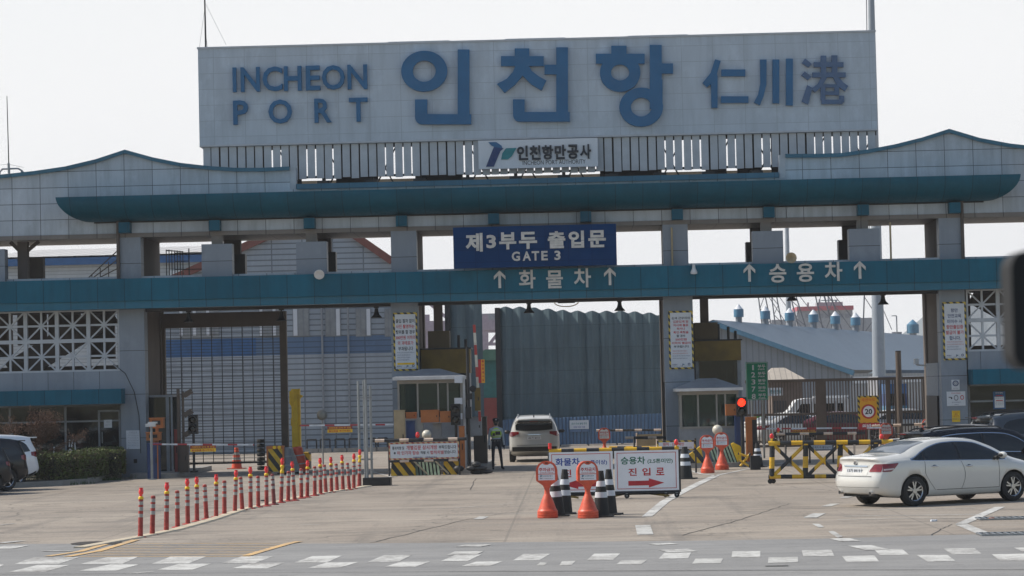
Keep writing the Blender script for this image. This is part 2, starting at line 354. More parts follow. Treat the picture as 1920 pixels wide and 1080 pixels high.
def T(name, label, cat, loc=(0, 0, 0), rot=0.0, group=None, world=False):
    """an Empty at the thing's base; world=True: its parts are given in world coordinates"""
    o = bpy.data.objects.new(name, None); col.objects.link(o); o.location = loc; o.rotation_euler = (0, 0, rot)
    o.empty_display_size = .3
    if world: ORG[o.name] = Vector(loc)
    return tag(o, label, cat, group)
def kids(o): return [c for c in bpy.data.objects if c.parent == o]
def copy_tree(o, parent=None, ov=None):
    ov = ov or {}; c = o.copy(); col.objects.link(c); c.parent = parent
    for ch in kids(o): copy_tree(ch, c)
    return c
ORDN = 'first second third fourth fifth sixth seventh eighth ninth tenth eleventh twelfth thirteenth fourteenth fifteenth sixteenth seventeenth eighteenth nineteenth twentieth twenty-first twenty-second twenty-third twenty-fourth twenty-fifth twenty-sixth twenty-seventh twenty-eighth twenty-ninth thirtieth'.split()
# ================================================================ GROUND
def ground():
    m, nt, p = newmat('plaza_concrete'); p.inputs['Roughness'].default_value = .85
    g = NN(nt, 'NewGeometry').outputs['Position']
    big = NN(nt, 'TexNoise', i_Vector=g, i_Scale=.16, i_Detail=8.0, i_Roughness=.6)
    st = NN(nt, 'TexNoise', i_Vector=NN(nt, 'Mapping', i_Vector=g, i_Scale=(.07, .55, 1), i_Rotation=(0, 0, .10)).outputs[0], i_Scale=2.2, i_Detail=7.0, i_Roughness=.65)
    fine = NN(nt, 'TexNoise', i_Vector=g, i_Scale=14.0, i_Detail=6.0, i_Roughness=.85)
    c = MIX(nt, RAMP(nt, big.outputs[0], .36, .64), (.225, .186, .150), (.335, .285, .232))
    c = MIX(nt, MA(nt, 'MULTIPLY', RAMP(nt, st.outputs[0], .42, .68), .75), c, (.15, .135, .12))
    c = MIX(nt, MA(nt, 'MULTIPLY', RAMP(nt, fine.outputs[0], .40, .72), .6), c, (.40, .36, .31))
    c = MIX(nt, MA(nt, 'MULTIPLY', MA(nt, 'SUBTRACT', 1.0, RAMP(nt, fine.outputs[0], .30, .48)), .65), c, (.10, .09, .08))
    bl = NN(nt, 'TexNoise', i_Vector=NN(nt, 'Mapping', i_Vector=g, i_Scale=(.35, .5, 1), i_Location=(7, 3, 0)).outputs[0], i_Scale=1.0, i_Detail=9.0, i_Roughness=.75)
    c = MIX(nt, MA(nt, 'MULTIPLY', RAMP(nt, bl.outputs[0], .50, .64), .65), c, (.12, .105, .09))
    tr = NN(nt, 'TexNoise', i_Vector=NN(nt, 'Mapping', i_Vector=g, i_Scale=(1.1, .035, 1), i_Rotation=(0, 0, -.12)).outputs[0], i_Scale=1.0, i_Detail=5.0, i_Roughness=.7)
    c = MIX(nt, MA(nt, 'MULTIPLY', RAMP(nt, tr.outputs[0], .54, .66), .45), c, (.12, .11, .10))
    bl2 = NN(nt, 'TexNoise', i_Vector=NN(nt, 'Mapping', i_Vector=g, i_Scale=(.06, .8, 1), i_Location=(17, 9, 0)).outputs[0], i_Scale=3.0, i_Detail=6.0, i_Roughness=.7)
    c = MIX(nt, MA(nt, 'MULTIPLY', RAMP(nt, bl2.outputs[0], .55, .72), .5), c, (.40, .365, .32))
    sp_ = NN(nt, 'TexVoronoi', i_Vector=g, i_Scale=1.7); sz = NN(nt, 'TexNoise', i_Vector=g, i_Scale=.4)
    c = MIX(nt, MA(nt, 'MULTIPLY', MA(nt, 'LESS_THAN', sp_.outputs['Distance'], MA(nt, 'MULTIPLY', RAMP(nt, sz.outputs[0], .45, .8), .14)), .5), c, (.07, .065, .06))
    # slab joints and wandering cracks
    dist = NN(nt, 'TexNoise', i_Vector=g, i_Scale=.5, i_Detail=4.0)
    wv = NN(nt, 'VectorMath', operation='ADD', i_0=g, i_1=NN(nt, 'VectorMath', operation='SCALE', i_0=dist.outputs[1], i_Scale=2.0).outputs[0])
    cr = NN(nt, 'TexVoronoi', feature='DISTANCE_TO_EDGE', i_Vector=NN(nt, 'Mapping', i_Vector=wv.outputs[0], i_Scale=(.13, .09, 1)).outputs[0], i_Scale=1.0)
    c = MIX(nt, MA(nt, 'MULTIPLY', MA(nt, 'LESS_THAN', cr.outputs['Distance'], .0035), .6), c, (.06, .055, .05))
    sp = NN(nt, 'SeparateXYZ', i_0=g)
    for ax, pit, o in ((sp.outputs[0], 8.0, 1.3), (sp.outputs[1], 7.0, 2.2)):
        j = MA(nt, 'LESS_THAN', MA(nt, 'FRACT', MA(nt, 'DIVIDE', MA(nt, 'ADD', ax, o + 800), pit)), .006)
        c = MIX(nt, MA(nt, 'MULTIPLY', j, .35), c, (.09, .085, .08))
    nt.links.new(c, p.inputs['Base Color'])
    b = NN(nt, 'Bump', i_Strength=.35, i_Distance=.01, i_Height=fine.outputs[0]); nt.links.new(b.outputs[0], p.inputs['Normal'])
    M['plaza'] = m
    m, nt, p = newmat('road_asphalt'); p.inputs['Roughness'].default_value = .8
    g = NN(nt, 'NewGeometry').outputs['Position']
    a = NN(nt, 'TexNoise', i_Vector=g, i_Scale=.3, i_Detail=6.0); f2 = NN(nt, 'TexNoise', i_Vector=g, i_Scale=18.0, i_Detail=6.0, i_Roughness=.85)
    st = NN(nt, 'TexNoise', i_Vector=NN(nt, 'Mapping', i_Vector=g, i_Scale=(.05, .9, 1)).outputs[0], i_Scale=2.0, i_Detail=6.0)
    c = MIX(nt, RAMP(nt, a.outputs[0], .35, .65), (.185, .182, .176), (.24, .236, .228))
    c = MIX(nt, MA(nt, 'MULTIPLY', RAMP(nt, st.outputs[0], .42, .66), .6), c, (.135, .135, .137))
    pt = NN(nt, 'TexNoise', i_Vector=g, i_Scale=1.3, i_Detail=8.0, i_Roughness=.75); c = MIX(nt, MA(nt, 'MULTIPLY', RAMP(nt, pt.outputs[0], .50, .68), .6), c, (.105, .102, .098))
    oi = NN(nt, 'TexVoronoi', i_Vector=g, i_Scale=1.1); c = MIX(nt, MA(nt, 'MULTIPLY', MA(nt, 'LESS_THAN', oi.outputs['Distance'], .09), .45), c, (.06, .06, .06))
    c = MIX(nt, MA(nt, 'MULTIPLY', RAMP(nt, f2.outputs[0], .3, .75), .6), c, (.30, .30, .30))
    c = MIX(nt, MA(nt, 'MULTIPLY', MA(nt, 'SUBTRACT', 1.0, RAMP(nt, f2.outputs[0], .28, .45)), .6), c, (.09, .09, .092))
    nt.links.new(c, p.inputs['Base Color']); M['asphalt'] = m
    b = NN(nt, 'Bump', i_Strength=.4, i_Distance=.01, i_Height=f2.outputs[0]); nt.links.new(b.outputs[0], p.inputs['Normal'])
    a = MB('plaza'); a.add([(-1400, -60, 0), (1400, -60, 0), (1400, 1500, 0), (-1400, 1500, 0)], [(0, 1, 2, 3)])
    tag(a.build('ground'), kind='structure')
    pts = [G(-250, 1022), G(180, 1019.5), G(640, 1019.5), G(1280, 1014.5), G(1560, 1010), G(1760, 1004), G(2150, 996)]
    a = MB('asphalt'); poly = [(p.x, p.y) for p in pts] + [(60, 44), (60, -40), (-60, -40), (-60, 48)]
    a.add([(x, y, .004) for x, y in poly], [tuple(range(len(poly)))[::-1]]); tag(a.build('road'), kind='structure')
    # crossing stripes (each marking lies on the road as its own sheet)
    q = []
    def Z(zx, *p): q.append([(zx + x / 3, 900 + y / 3) for x, y in p])
    Z(0, (85, 475), (190, 437), (445, 437), (330, 475)); Z(0, (455, 475), (600, 437), (780, 434), (690, 474)); Z(0, (855, 474), (960, 434), (1165, 432), (1060, 472))
    Z(0, (1250, 470), (1360, 431), (1538, 430), (1435, 470)); Z(0, (1655, 467), (1760, 430), (1925, 428), (1840, 467))
    Z(640, (150, 463), (240, 425), (400, 423), (325, 462)); Z(640, (560, 459), (650, 420), (790, 420), (715, 458)); Z(640, (962, 455), (1020, 419), (1172, 417), (1115, 454))
    Z(640, (1380, 455), (1425, 417), (1568, 416), (1530, 452)); Z(640, (1785, 445), (1820, 412), (1968, 410), (1950, 443))
    Z(1280, (275, 438), (283, 404), (440, 402), (440, 438)); Z(1280, (680, 431), (673, 398), (838, 395), (853, 430)); Z(1280, (1110, 425), (1075, 392), (1235, 391), (1277, 423))
    Z(1280, (1520, 421), (1465, 388), (1640, 386), (1682, 416)); Z(1280, (1915, 405), (1860, 383), (2050, 380), (2110, 404))
    Z(0, (50, 520), (215, 480), (390, 480), (260, 518)); Z(0, (445, 514), (620, 477), (785, 477), (655, 512)); Z(0, (880, 508), (1010, 474), (1190, 472), (1080, 507))
    Z(0, (1305, 500), (1425, 469), (1598, 468), (1500, 500)); Z(0, (1730, 498), (1840, 467), (2010, 465), (1920, 494)); Z(0, (-80, 490), (-40, 478), (25, 478), (0, 490))
    Z(640, (235, 492), (335, 463), (503, 461), (420, 490)); Z(640, (675, 487), (755, 462), (905, 459), (842, 485)); Z(640, (1225, 483), (1240, 460), (1318, 457), (1290, 482))
    Z(1280, (925, 463), (898, 430), (1080, 427), (1103, 462)); Z(1280, (1380, 462), (1320, 425), (1490, 423), (1537, 457)); Z(1280, (1790, 457), (1740, 420), (1925, 417), (1985, 455))
    worn = []
    q2 = q; q = worn
    Z2 = lambda zx, *p: worn.append([(zx + x / 3, 900 + y / 3) for x, y in p])
    Z2(640, (1550, 478), (1570, 455), (1725, 452), (1690, 476)); Z2(1280, (50, 473), (70, 445), (230, 443), (210, 470)); Z2(1280, (483, 470), (482, 438), (650, 435), (652, 464))
    Z2(640, (1100, 483), (1118, 465), (1160, 470), (1140, 483)); Z2(0, (690, 528), (860, 515), (870, 518), (740, 530)); Z2(1280, (820, 292), (850, 288), (905, 322), (870, 327))
    Z2(1280, (730, 248), (765, 248), (795, 266), (765, 270))
    def sheet(name, quads, mt, z=.008):
        a = MB(mt)
        for qd in quads:
            # split long quads so that edges wear a little unevenly
            v = [G(*p) for p in qd]; n = 6; bot = [v[0].lerp(v[3], i / n) for i in range(n + 1)]; top = [v[1].lerp(v[2], i / n) for i in range(n + 1)]
            vs = [(p.x + random.uniform(-.012, .012), p.y + random.uniform(-.02, .02), z) for p in bot + top]
            a.add(vs, [(i, i + 1, n + 2 + i, n + 1 + i) for i in range(n)])
        return tag(a.build(name), kind='structure')
    sheet('crosswalk_stripes', q2, 'line_white'); sheet('worn_crosswalk_stripes', worn, 'line_worn')
    def line(a, pts, w0, w1=None, z=.008):
        P = [G(*p) for p in pts]; n = len(P); w1 = w1 or w0; vs = []
        for i, p in enumerate(P):
            d = (P[min(i + 1, n - 1)] - P[max(i - 1, 0)]); d.z = 0; d.normalize(); nn = Vector((-d.y, d.x, 0)); ww = (w0 + (w1 - w0) * i / (n - 1)) / 2
            vs += [(p + nn * ww).to_3d(), (p - nn * ww).to_3d()]
        a.add([(v.x, v.y, z) for v in vs], [(2 * i, 2 * i + 1, 2 * i + 3, 2 * i + 2) for i in range(n - 1)])
    a = MB('line_white')
    line(a, [(1213, 969), (1246, 941), (1280, 922), (1312, 906), (1342, 892)], .22, .26); line(a, [(1342, 892), (1400, 880), (1470, 868)], .14)
    line(a, [(1287, 880), (1315, 889), (1342, 892)], .13); line(a, [(1802, 983), (1875, 951)], .22); line(a, [(1803, 984), (1850, 1003)], .25)
    line(a, [(1574, 1010.5), (1596, 1016)], .35, z=.012); line(a, [(1612, 1024), (1645, 1032)], .4, z=.012); line(a, [(877, 1026), (898, 1022)], .5, z=.012); line(a, [(866, 1041), (880, 1035)], .5, z=.012)
    line(a, [(1235, 1020), (1252, 1022)], .4, z=.012); line(a, [(1262, 1031), (1280, 1036)], .5, z=.012); line(a, [(0, 1019), (40, 1015)], .25, z=.012); line(a, [(0, 1030), (32, 1024)], .5, z=.012)
    tag(a.build('lane_lines'), kind='structure')
    a = MB('line_worn')
    line(a, [(1519, 971), (1536, 963)], .28); line(a, [(1548, 950), (1566, 945)], .22); line(a, [(1582, 934), (1594, 931)], .2); line(a, [(896, 974), (908, 969)], .22)
    line(a, [(1580, 968.5), (1840, 965)], .10); line(a, [(1620, 957), (1700, 955), (1830, 953)], .12); line(a, [(1570, 975), (1720, 972), (1810, 972)], .08); line(a, [(80, 1034), (135, 1034)], .2, z=.012)
    line(a, [(0, 985), (28, 982)], .1); line(a, [(700, 885), (735, 895), (760, 890)], .12); line(a, [(560, 985), (600, 984)], .06); line(a, [(820, 955), (960, 945)], .05); line(a, [(1205, 985), (1210, 1003)], .3)
    tag(a.build('worn_lines'), kind='structure')
    a = MB('line_yellow')
    line(a, [(90, 1044), (150, 1035), (210, 1018)], .16, z=.014); line(a, [(125, 1045), (185, 1034), (232, 1020), (255, 1013)], .16, z=.014); line(a, [(462, 1043), (510, 1029), (545, 1019), (562, 1016)], .16, z=.014)
    for k in range(9): line(a, [(150 + 12 * k, 1044.5 - 3.0 * k), (470 + 7 * k, 1044 - 3.0 * k)], .085, z=.010)
    line(a, [(905, 872), (1010, 869)], .22); line(a, [(700, 888), (760, 880)], .1)
    tag(a.build('yellow_lines'), kind='structure')
    # low painted separator strip under the posts
    a = MB('line_tan'); PB = [G(x, y) for x, y in [(150, 1028), (255, 1009), (330, 994), (395, 976), (455, 956), (520, 942), (575, 930), (640, 920), (690, 912)]]
    for p, qd in zip(PB, PB[1:]):
        n = (qd - p).normalized(); n = Vector((-n.y, n.x, 0)) * .14
        a.add([(p - n) + Vector((0, 0, .002)), (qd - n) + Vector((0, 0, .002)), (qd + n) + Vector((0, 0, .002)), (p + n) + Vector((0, 0, .002))] + [v + Vector((0, 0, .03)) for v in (p - n * .8, qd - n * .8, qd + n * .8, p + n * .8)],
              [(4, 5, 6, 7), (0, 1, 5, 4), (2, 3, 7, 6), (1, 2, 6, 5), (3, 0, 4, 7)])
    tag(a.build('lane_separator_kerb'), kind='structure')
    # broken asphalt patch by the separator
    a = MB(mat('tar_patch', (.035, .03, .028), .9, var=.4, scale=5, bump=.5)); c = G(185, 1019); r = random.Random(3)
    a.add([(c.x, c.y, .03)] + [(c.x + .55 * (.6 + r.random() * .6) * math.cos(t), c.y + .75 * (.6 + r.random() * .6) * math.sin(t), .012) for t in [i * math.pi / 8 for i in range(16)]],
          [(0, 1 + i, 1 + (i + 1) % 16) for i in range(16)]); tag(a.build('tar_patch'), kind='structure')
    a = MB(mat('road_seam', (.05, .05, .05), .9, var=.3)); line(a, [(840, 1073), (1050, 1072), (1500, 1070), (1930, 1069)], .05, z=.012); line(a, [(-20, 1078), (840, 1073)], .03, z=.012)
    line(a, [(1435, 1062.5), (1478, 1062)], .12, z=.012)
    for pts in ([(695, 1018), (760, 1003), (870, 975), (930, 965), (1000, 955)], [(1280, 1004), (1370, 980), (1440, 958), (1480, 944)], [(1745, 1004), (1765, 992), (1785, 983)], [(640, 957), (700, 957.5), (760, 957)], [(880, 918), (893, 897)]):
        rr = random.Random(len(pts) + pts[0][0]); q_ = []
        for (xa_, ya_), (xb_, yb_) in zip(pts, pts[1:]): q_ += [(xa_ + (xb_ - xa_) * k / 7 + rr.uniform(-2, 2), ya_ + (yb_ - ya_) * k / 7 + rr.uniform(-.5, .5)) for k in range(7)]
        line(a, q_ + [pts[-1]], .03, .012, z=.005)
    tag(a.build('road_cracks'), kind='structure')
ground()

def grate(px, py, w, lab):
    c = G(px, py); t = T('drain_grate', lab, 'drain', (c.x, c.y, 0), 0, 'drain grates by the corner')
    a = MB('dark_steel'); a.box(-w, w, -.3, .3, .002, .012); a.build('pit', t)
    a = MB('steel')
    for i in range(int(w * 2 / .12)): a.box(-w + .12 * i, -w + .12 * i + .05, -.3, .3, .012, .03)
    a.box(-w, w, -.34, -.30, .004, .035); a.box(-w, w, .30, .34, .004, .035); a.build('grille', t)
grate(1895, 973, .65, 'steel drain grate nearer the white car, upper of the two on the right'); grate(1915, 1002, .75, 'steel drain grate at the road edge, lower of the two on the right')
def litter(px, py, s, m, name, lab):
    c = G(px, py); a = MB(m); r = random.Random(px)
    v = [(s * (.6 + .5 * r.random()) * math.cos(t), s * .7 * (.6 + .5 * r.random()) * math.sin(t), z) for z in (.002, s * .4) for t in [i * math.pi / 3 for i in range(6)]]
    a.add(v, [tuple(range(6))[::-1], tuple(range(6, 12))] + [(i, (i + 1) % 6, 6 + (i + 1) % 6, 6 + i) for i in range(6)])
    o = a.build(name); o.location = (c.x, c.y, .004); tag(o, lab, name.replace('_', ' '))
litter(1750, 978, .09, 'sign_white', 'crumpled_paper', 'crumpled white paper lying on the ground in front of the white sedan')
litter(1859, 974, .07, 'ink_orange', 'fallen_leaf', 'small tan leaf lying beside the drain grate')
litter(494, 940, .09, 'dark_steel', 'stone', 'small dark stone between two delineator posts')

# ================================================================ GATE BUILDING
YF, YB = 92.6, 97.1
zf = lambda py, Y=YF: at(930, py, Y).z
XL, XR = at(-330, 500, YF).x, at(2260, 500, YF).x
gate = T('gate_building', 'long grey and teal port gate building spanning all lanes, with curved gables, teal canopy', 'gate building', (0, YF, 0), world=True)
def gates():
    g = gate
    Z_FB = zf(421); Z_FT = zf(345)
    # gables and fascia
    GL = [(-330, 281), (-280, 296), (-200, 315), (-130, 325), (-60, 329), (0, 328), (65, 321), (123, 312.5), (180, 299), (235, 281), (287, 295.4), (338.6, 305.7), (390.5, 311.6), (442, 315), (492.5, 315), (543, 312.5)]
    GR = [(1472, 289), (1524.7, 289), (1576, 287.4), (1627.8, 280.5), (1679, 270.6), (1729, 258), (1779, 242), (1835.8, 259), (1892.5, 269.5), (1950, 276), (2010, 279), (2080, 277), (2150, 265), (2260, 232)]
    for pts in (GL, GR):
        P = [(at(x, y, YF).x, at(x, y, YF).z) for x, y in pts]; left = pts is GL
        a = MB('fascia'); out = [(x, z - .12) for x, z in P]; xs = (P[0][0], P[-1][0])
        a.poly([(xs[0], Z_FB)] + out + [(xs[1], Z_FB)], YF, YF + .25); a.build('gable_wall', g)
        a = MB('coping')
        for p, q in zip(P, P[1:]):
            v = [(p[0], YF - .12, p[1] - .13), (q[0], YF - .12, q[1] - .13), (q[0], YF - .12, q[1]), (p[0], YF - .12, p[1])]
            v += [(x, YF + .4, z) for x, y, z in v]; a.add(v, [(0, 1, 2, 3), (3, 2, 6, 7), (0, 4, 5, 1), (4, 7, 6, 5)])
        ex, ez = (P[-1] if left else P[0]); a.build('gable_coping', g)
        a = MB('slat'); xx = at(548 if left else 1467, 330, YF).x; a.box(xx - .1, xx + .12, YF + .02, YF + .5, Z_FT - .1, ez - .02); a.build('gable_end_post', g)
    x0, x1 = at(549, 340, YF).x, at(1466, 330, YF).x
    zc = zf(338)
    a = MB('fascia'); a.box(at(543, 340, YF).x, at(1472, 340, YF).x, YF, YF + .25, Z_FB, zc - .15); a.build('fascia', g)
    a = MB('coping'); a.box(x0 + .13, x1 - .11, YF - .12, YF + .4, zc - .15, zc + .03); a.build('coping', g)
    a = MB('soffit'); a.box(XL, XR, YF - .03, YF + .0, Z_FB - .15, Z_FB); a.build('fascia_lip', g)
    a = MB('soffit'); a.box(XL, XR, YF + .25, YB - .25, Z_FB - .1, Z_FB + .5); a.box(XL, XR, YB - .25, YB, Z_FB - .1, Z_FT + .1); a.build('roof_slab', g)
    a = MB(mat('tan_roof_parapet', (.46, .38, .27), .8)); a.box(x0 - 1, x1 + 1, YB - .1, YB + .1, Z_FT + .1, Z_FT + .62); a.build('rear_parapet', g)
    # canopy: curved teal skin with boat-shaped ends
    a = MB('teal_tube'); zt, zb = zf(350, 91.3), zf(394, 91.3); X0, X1 = at(104, 372, 91.3).x, at(1914, 327, 91.3).x
    n = 14; rows = []
    for j in range(n + 1):
        t = math.pi / 2 * j / n; z = zt - (zt - zb) * math.sin(t); y = 91.3 + (YF - 91.3) * (1 - math.cos(t)); e = 1.0 * (1 - math.cos(t)) ** .9
        rows.append([(X0 + e + (X1 - X0 - 2 * e) * i / 60, y, z) for i in range(61)])
    v = [p for r in rows for p in r]; a.add(v, [(j * 61 + i, (j + 1) * 61 + i, (j + 1) * 61 + i + 1, j * 61 + i + 1) for j in range(n) for i in range(60)], smooth=True)
    for i in (0, 60):
        a.add([r[i] for r in rows] + [(r[i][0], YF, r[i][2]) for r in rows], [(j, j + 1, n + 2 + j, n + 1 + j) for j in range(n)])
    a.add([(X0, 91.3, zt), (X1, 91.3, zt), (X1, YF, zt), (X0, YF, zt)], [(0, 1, 2, 3)]); a.build('canopy', g)
    a = MB('black'); a.box(X0 + 1.1, X1 - 1.1, YF - .06, YF + .0, zb - .05, zb - .003); a.build('canopy_shade_strip', g)  # black strip laid on as the shade under the canopy
    for px in (237, 405, 582, 754, 926, 1098, 1269, 1440, 1616, 1787):
        x = at(px, 405, YF).x; a = MB('teal_tube'); a.box(x - .19, x + .19, YF - .55, YF - .06, zb - .42, zb - .06); a.build('canopy_bracket', g)
    # beam
    zt, zs, zb = zf(506, 91.9), zf(548, 91.9), zf(562.5, 91.9)
    a = MB('teal'); a.box(XL, XR, 91.9, YF - .0, zs, zt); a.build('beam_fascia', g)
    a = MB('teal_low'); a.box(XL, XR, 91.96, YF - .03, zb, zs - .005); a.build('beam_lower_fascia', g)
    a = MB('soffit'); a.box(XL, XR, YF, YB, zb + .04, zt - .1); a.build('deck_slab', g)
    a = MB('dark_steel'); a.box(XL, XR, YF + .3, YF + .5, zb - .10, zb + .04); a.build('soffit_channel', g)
    zsl = zt + .0
    a = MB('fascia'); a.box(XL, XR, YF + .02, YF + .2, zt - .1, zt + .10); a.box(XL, XR, YB - .2, YB, zt - .1, zt + .1); a.build('sill', g)
    # upper pillars and panels
    zl = Z_FB - .15
    for p0, p1 in ((219, 264), (733, 781), (1243, 1290), (1761, 1803)):
        x0, x1 = at(p0, 460, YF).x, at(p1, 460, YF).x
        a = MB('pillar'); a.box(x0, x1, YF - .04, YF + .6, zt + .0, zl); a.box(x0 + .1, x1 - .03, YF + .6, YB - .02, zt + .0, Z_FB - .1, 'tan'); a.build('upper_pillar', g)
    for px in (-120, 408, 585, 1439, 1620, 2080):
        x = at(px, 470, YF).x; w = .53
        a = MB('pillar'); a.box(x - w, x + w, YF - .25, YF + .35, zt - .02, zt + 1.15); a.build('upper_panel', g)
        a = MB('black'); a.box(x - w + .05, x + w - .05, YB - .6, YB - .05, zt - .02, zt + 1.0); a.build('rear_panel', g)
        a = MB('soffit'); a.box(x - .02 - .19, x + .17, YF + .02, YF + .35, zt + 1.15, zl); a.build('upper_stub_pillar', g)
        a = MB('tan'); a.box(x - .3, x + .3, YB - .5, YB - .1, zt + 1.0, Z_FB - .1); a.build('rear_stub_pillar', g)
    x = at(25, 490, YF).x; a = MB('pillar'); a.box(x - .9, x - .25, YF - .25, YF + .3, zt - .02, zt + 1.15); a.build('upper_panel', g); a = MB('tan'); a.box(x - .2, x + .5, YB - 1.8, YB - 1.4, zt, zt + 1.0); a.build('rear_panel', g)
    a = MB('tan'); a.bar((x + .15, YF + 1, zt), (x + .15, YF + 1, zl), .35, .35)
    a.bar((x + .1, YF + 1, zl - .4), (x - .3, YF + 1, zl), .12, .12); a.bar((x + .2, YF + 1, zl - .4), (x + .7, YF + 1, zl), .12, .12); a.build('upper_stub_pillar', g)
    # lower pillars
    for p0, p1 in ((225, 272), (735, 786), (1247, 1302), (1765, 1813)):
        x0, x1 = at(p0, 700, YF).x, at(p1, 700, YF).x
        a = MB('pillar'); a.box(x0, x1, YF, YF + .7, 0, zb + .04)
        a.box(x0 + .06, x1 - .06, YF + .7, YB - .7, 2.9 if p0 > 700 and p0 < 1500 else 0, zb + .04, 'tan'); a.box(x0, x1, YB - .7, YB, 0, zb + .04, 'tan'); a.build('lower_pillar', g)
    # left and right gatehouse fronts
    def lattice(x0, n, side, dirn):
        zA, zB = zf(568, YF + .05), at(110, 690, YF).z + (0 if side == 'l' else .0)
        zA = zb + .02; zB = zb - 2.14; hh = (zA - zB) / 2; w = 1.10
        for r in range(2):
            for i in range(n):
                a = MB('slat'); xa = x0 + dirn * w * i; xb = xa + dirn * w; xa, xb = min(xa, xb), max(xa, xb); z0, z1 = zB + hh * r, zB + hh * (r + 1); t = .065
                for q in ((xa, xb, z0, z0 + t), (xa, xb, z1 - t, z1), (xa, xa + t, z0 + t, z1 - t), (xb - t, xb, z0 + t, z1 - t)): a.box(q[0], q[1], YF + .06, YF + .22, q[2], q[3])
                xm, zm = (xa + xb) / 2, (z0 + z1) / 2
                a.bar((xm, YF + .14, z0 + t), (xm, YF + .14, z1 - t), .07, .10); a.bar((xa + t, YF + .143, zm), (xb - t, YF + .143, zm), .07, .096)
                a.bar((xa + t, YF + .137, z0 + t), (xb - t, YF + .137, z1 - t), .05, .09); a.bar((xb - t, YF + .146, z0 + t), (xa + t, YF + .146, z1 - t), .05, .09); a.build('lattice_panel', g)
        return zB
    xe = at(224, 640, YF).x; zB = lattice(xe, 8, 'l', -1); xr = at(1814, 640, YF).x; lattice(xr, 8, 'r', 1)
    for side in (0, 1):
        xa, xb = (XL, xe) if side == 0 else (xr, XR)
        a = MB('pillar2'); a.box(xa, xb, YF + .02, YF + .3, zB - .62, zB); a.build('spandrel', g)
        zaw = zB - .62; ex = at(228, 735, 91.9).x if side == 0 else xr
        a = MB('teal' if side == 0 else 'teal'); a.box(xa if side == 0 else ex, ex if side == 0 else xb, 91.8, YF + .3, zaw - .52, zaw - .004); a.build('awning', g)
        zg = zaw - .52
        a = MB('grey_metal')
        for k in range(8):
            x = xe - .04 - k * 1.95 + (0 if k < 2 else .0) if side == 0 else xr + .04 + k * 2.6
            a.box(x - .035, x + .035, YF + .28, YF + .36, .35, zg)
        a.box(xa, xb, YF + .26, YF + .38, .28, .36); a.box(xa, xb, YF + .28, YF + .36, zg - .06, zg); a.box(xa, xb, YF + .28, YF + .36, zg - .62, zg - .56); a.build('window_frame', g)
        a = MB('glass'); a.box(xa, xb, YF + .31, YF + .325, .36, zg - .06); a.build('window_pane', g)
        a = MB('concrete'); a.box(xa, xb, YF + .02, YB, .0, .28); a.build('plinth', g)
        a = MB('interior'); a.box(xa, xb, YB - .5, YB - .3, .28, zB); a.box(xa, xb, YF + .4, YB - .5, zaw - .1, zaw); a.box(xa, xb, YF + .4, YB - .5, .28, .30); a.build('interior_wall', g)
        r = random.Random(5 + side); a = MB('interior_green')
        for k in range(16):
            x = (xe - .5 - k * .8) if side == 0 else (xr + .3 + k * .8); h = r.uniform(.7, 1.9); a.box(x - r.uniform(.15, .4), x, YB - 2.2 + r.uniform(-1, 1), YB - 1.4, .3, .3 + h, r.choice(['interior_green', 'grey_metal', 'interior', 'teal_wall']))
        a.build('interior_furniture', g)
        a = MB('tan'); a.box(xa, xb, YB - .25, YB - .05, zaw - .3, zB + .25); a.build('rear_wall', g)
        r = random.Random(9); bx = xe if side == 0 else xr; s = -1 if side == 0 else 1
        for k in range(9):
            u0 = bx + s * (.9 + k * 1.25); a = MB('tan'); zlo = zB + (1.15 if k % 3 else .5) + r.uniform(-.1, .1)
            if side == 1 and k < 3: continue
            a.box(u0, u0 + s * r.uniform(.9, 1.2), YB - .25, YB - .05, zlo, zb + .03); a.build('rear_upper_wall', g)
        # stair behind the lattice
        a = MB('tan'); s = -1 if side == 0 else 1; bx = xe if side == 0 else xr
        a.bar((bx + s * 4.2, YF + 2, zB), (bx + s * .6, YF + 2, zb), .9, .25); a.build('inner_stair', g); a = MB('tan'); a.bar((bx + s * 7.5, YF + 3, zB), (bx + s * 7.5, YF + 3, zb), .5); a.build('inner_column', g); a = MB('tan'); a.bar((bx + s * .5, YF + 3.6, zB), (bx + s * .5, YF + 3.6, zb), .3); a.build('inner_column', g)
    # door in the left gatehouse
    x0, x1 = at(182, 800, YF).x, at(226, 800, YF).x
    a = MB('grey_metal'); zd = zf(765)
    for q in ((x0, x0 + .06, .36, 2.35), (x1 - .1, x1 - .04, .36, 2.35), (x0 + .06, x1 - .1, 2.29, 2.35), (x0 + .06, x1 - .1, .36, .46)): a.box(q[0], q[1], YF + .22, YF + .30, q[2], q[3])
    dr = a.build('door', g); a = MB('steel'); a.bar((x0 + .14, YF + .18, 1.2), (x0 + .14, YF + .18, 1.6), .03); a.build('handle', dr)
    # right gatehouse: side wall between pillar and lane
    x1 = at(1765, 700, YF).x
    a = MB('pillar'); a.box(x1 - .02, x1 + .02, YF + .7, YB - .7, 2.2, 3.35); a.build('side_wall', g)
    a = MB('black'); a.box(x1 - .05, x1 - .03, YF + .9, YB - .8, .1, 2.2); a.build('side_door', g)
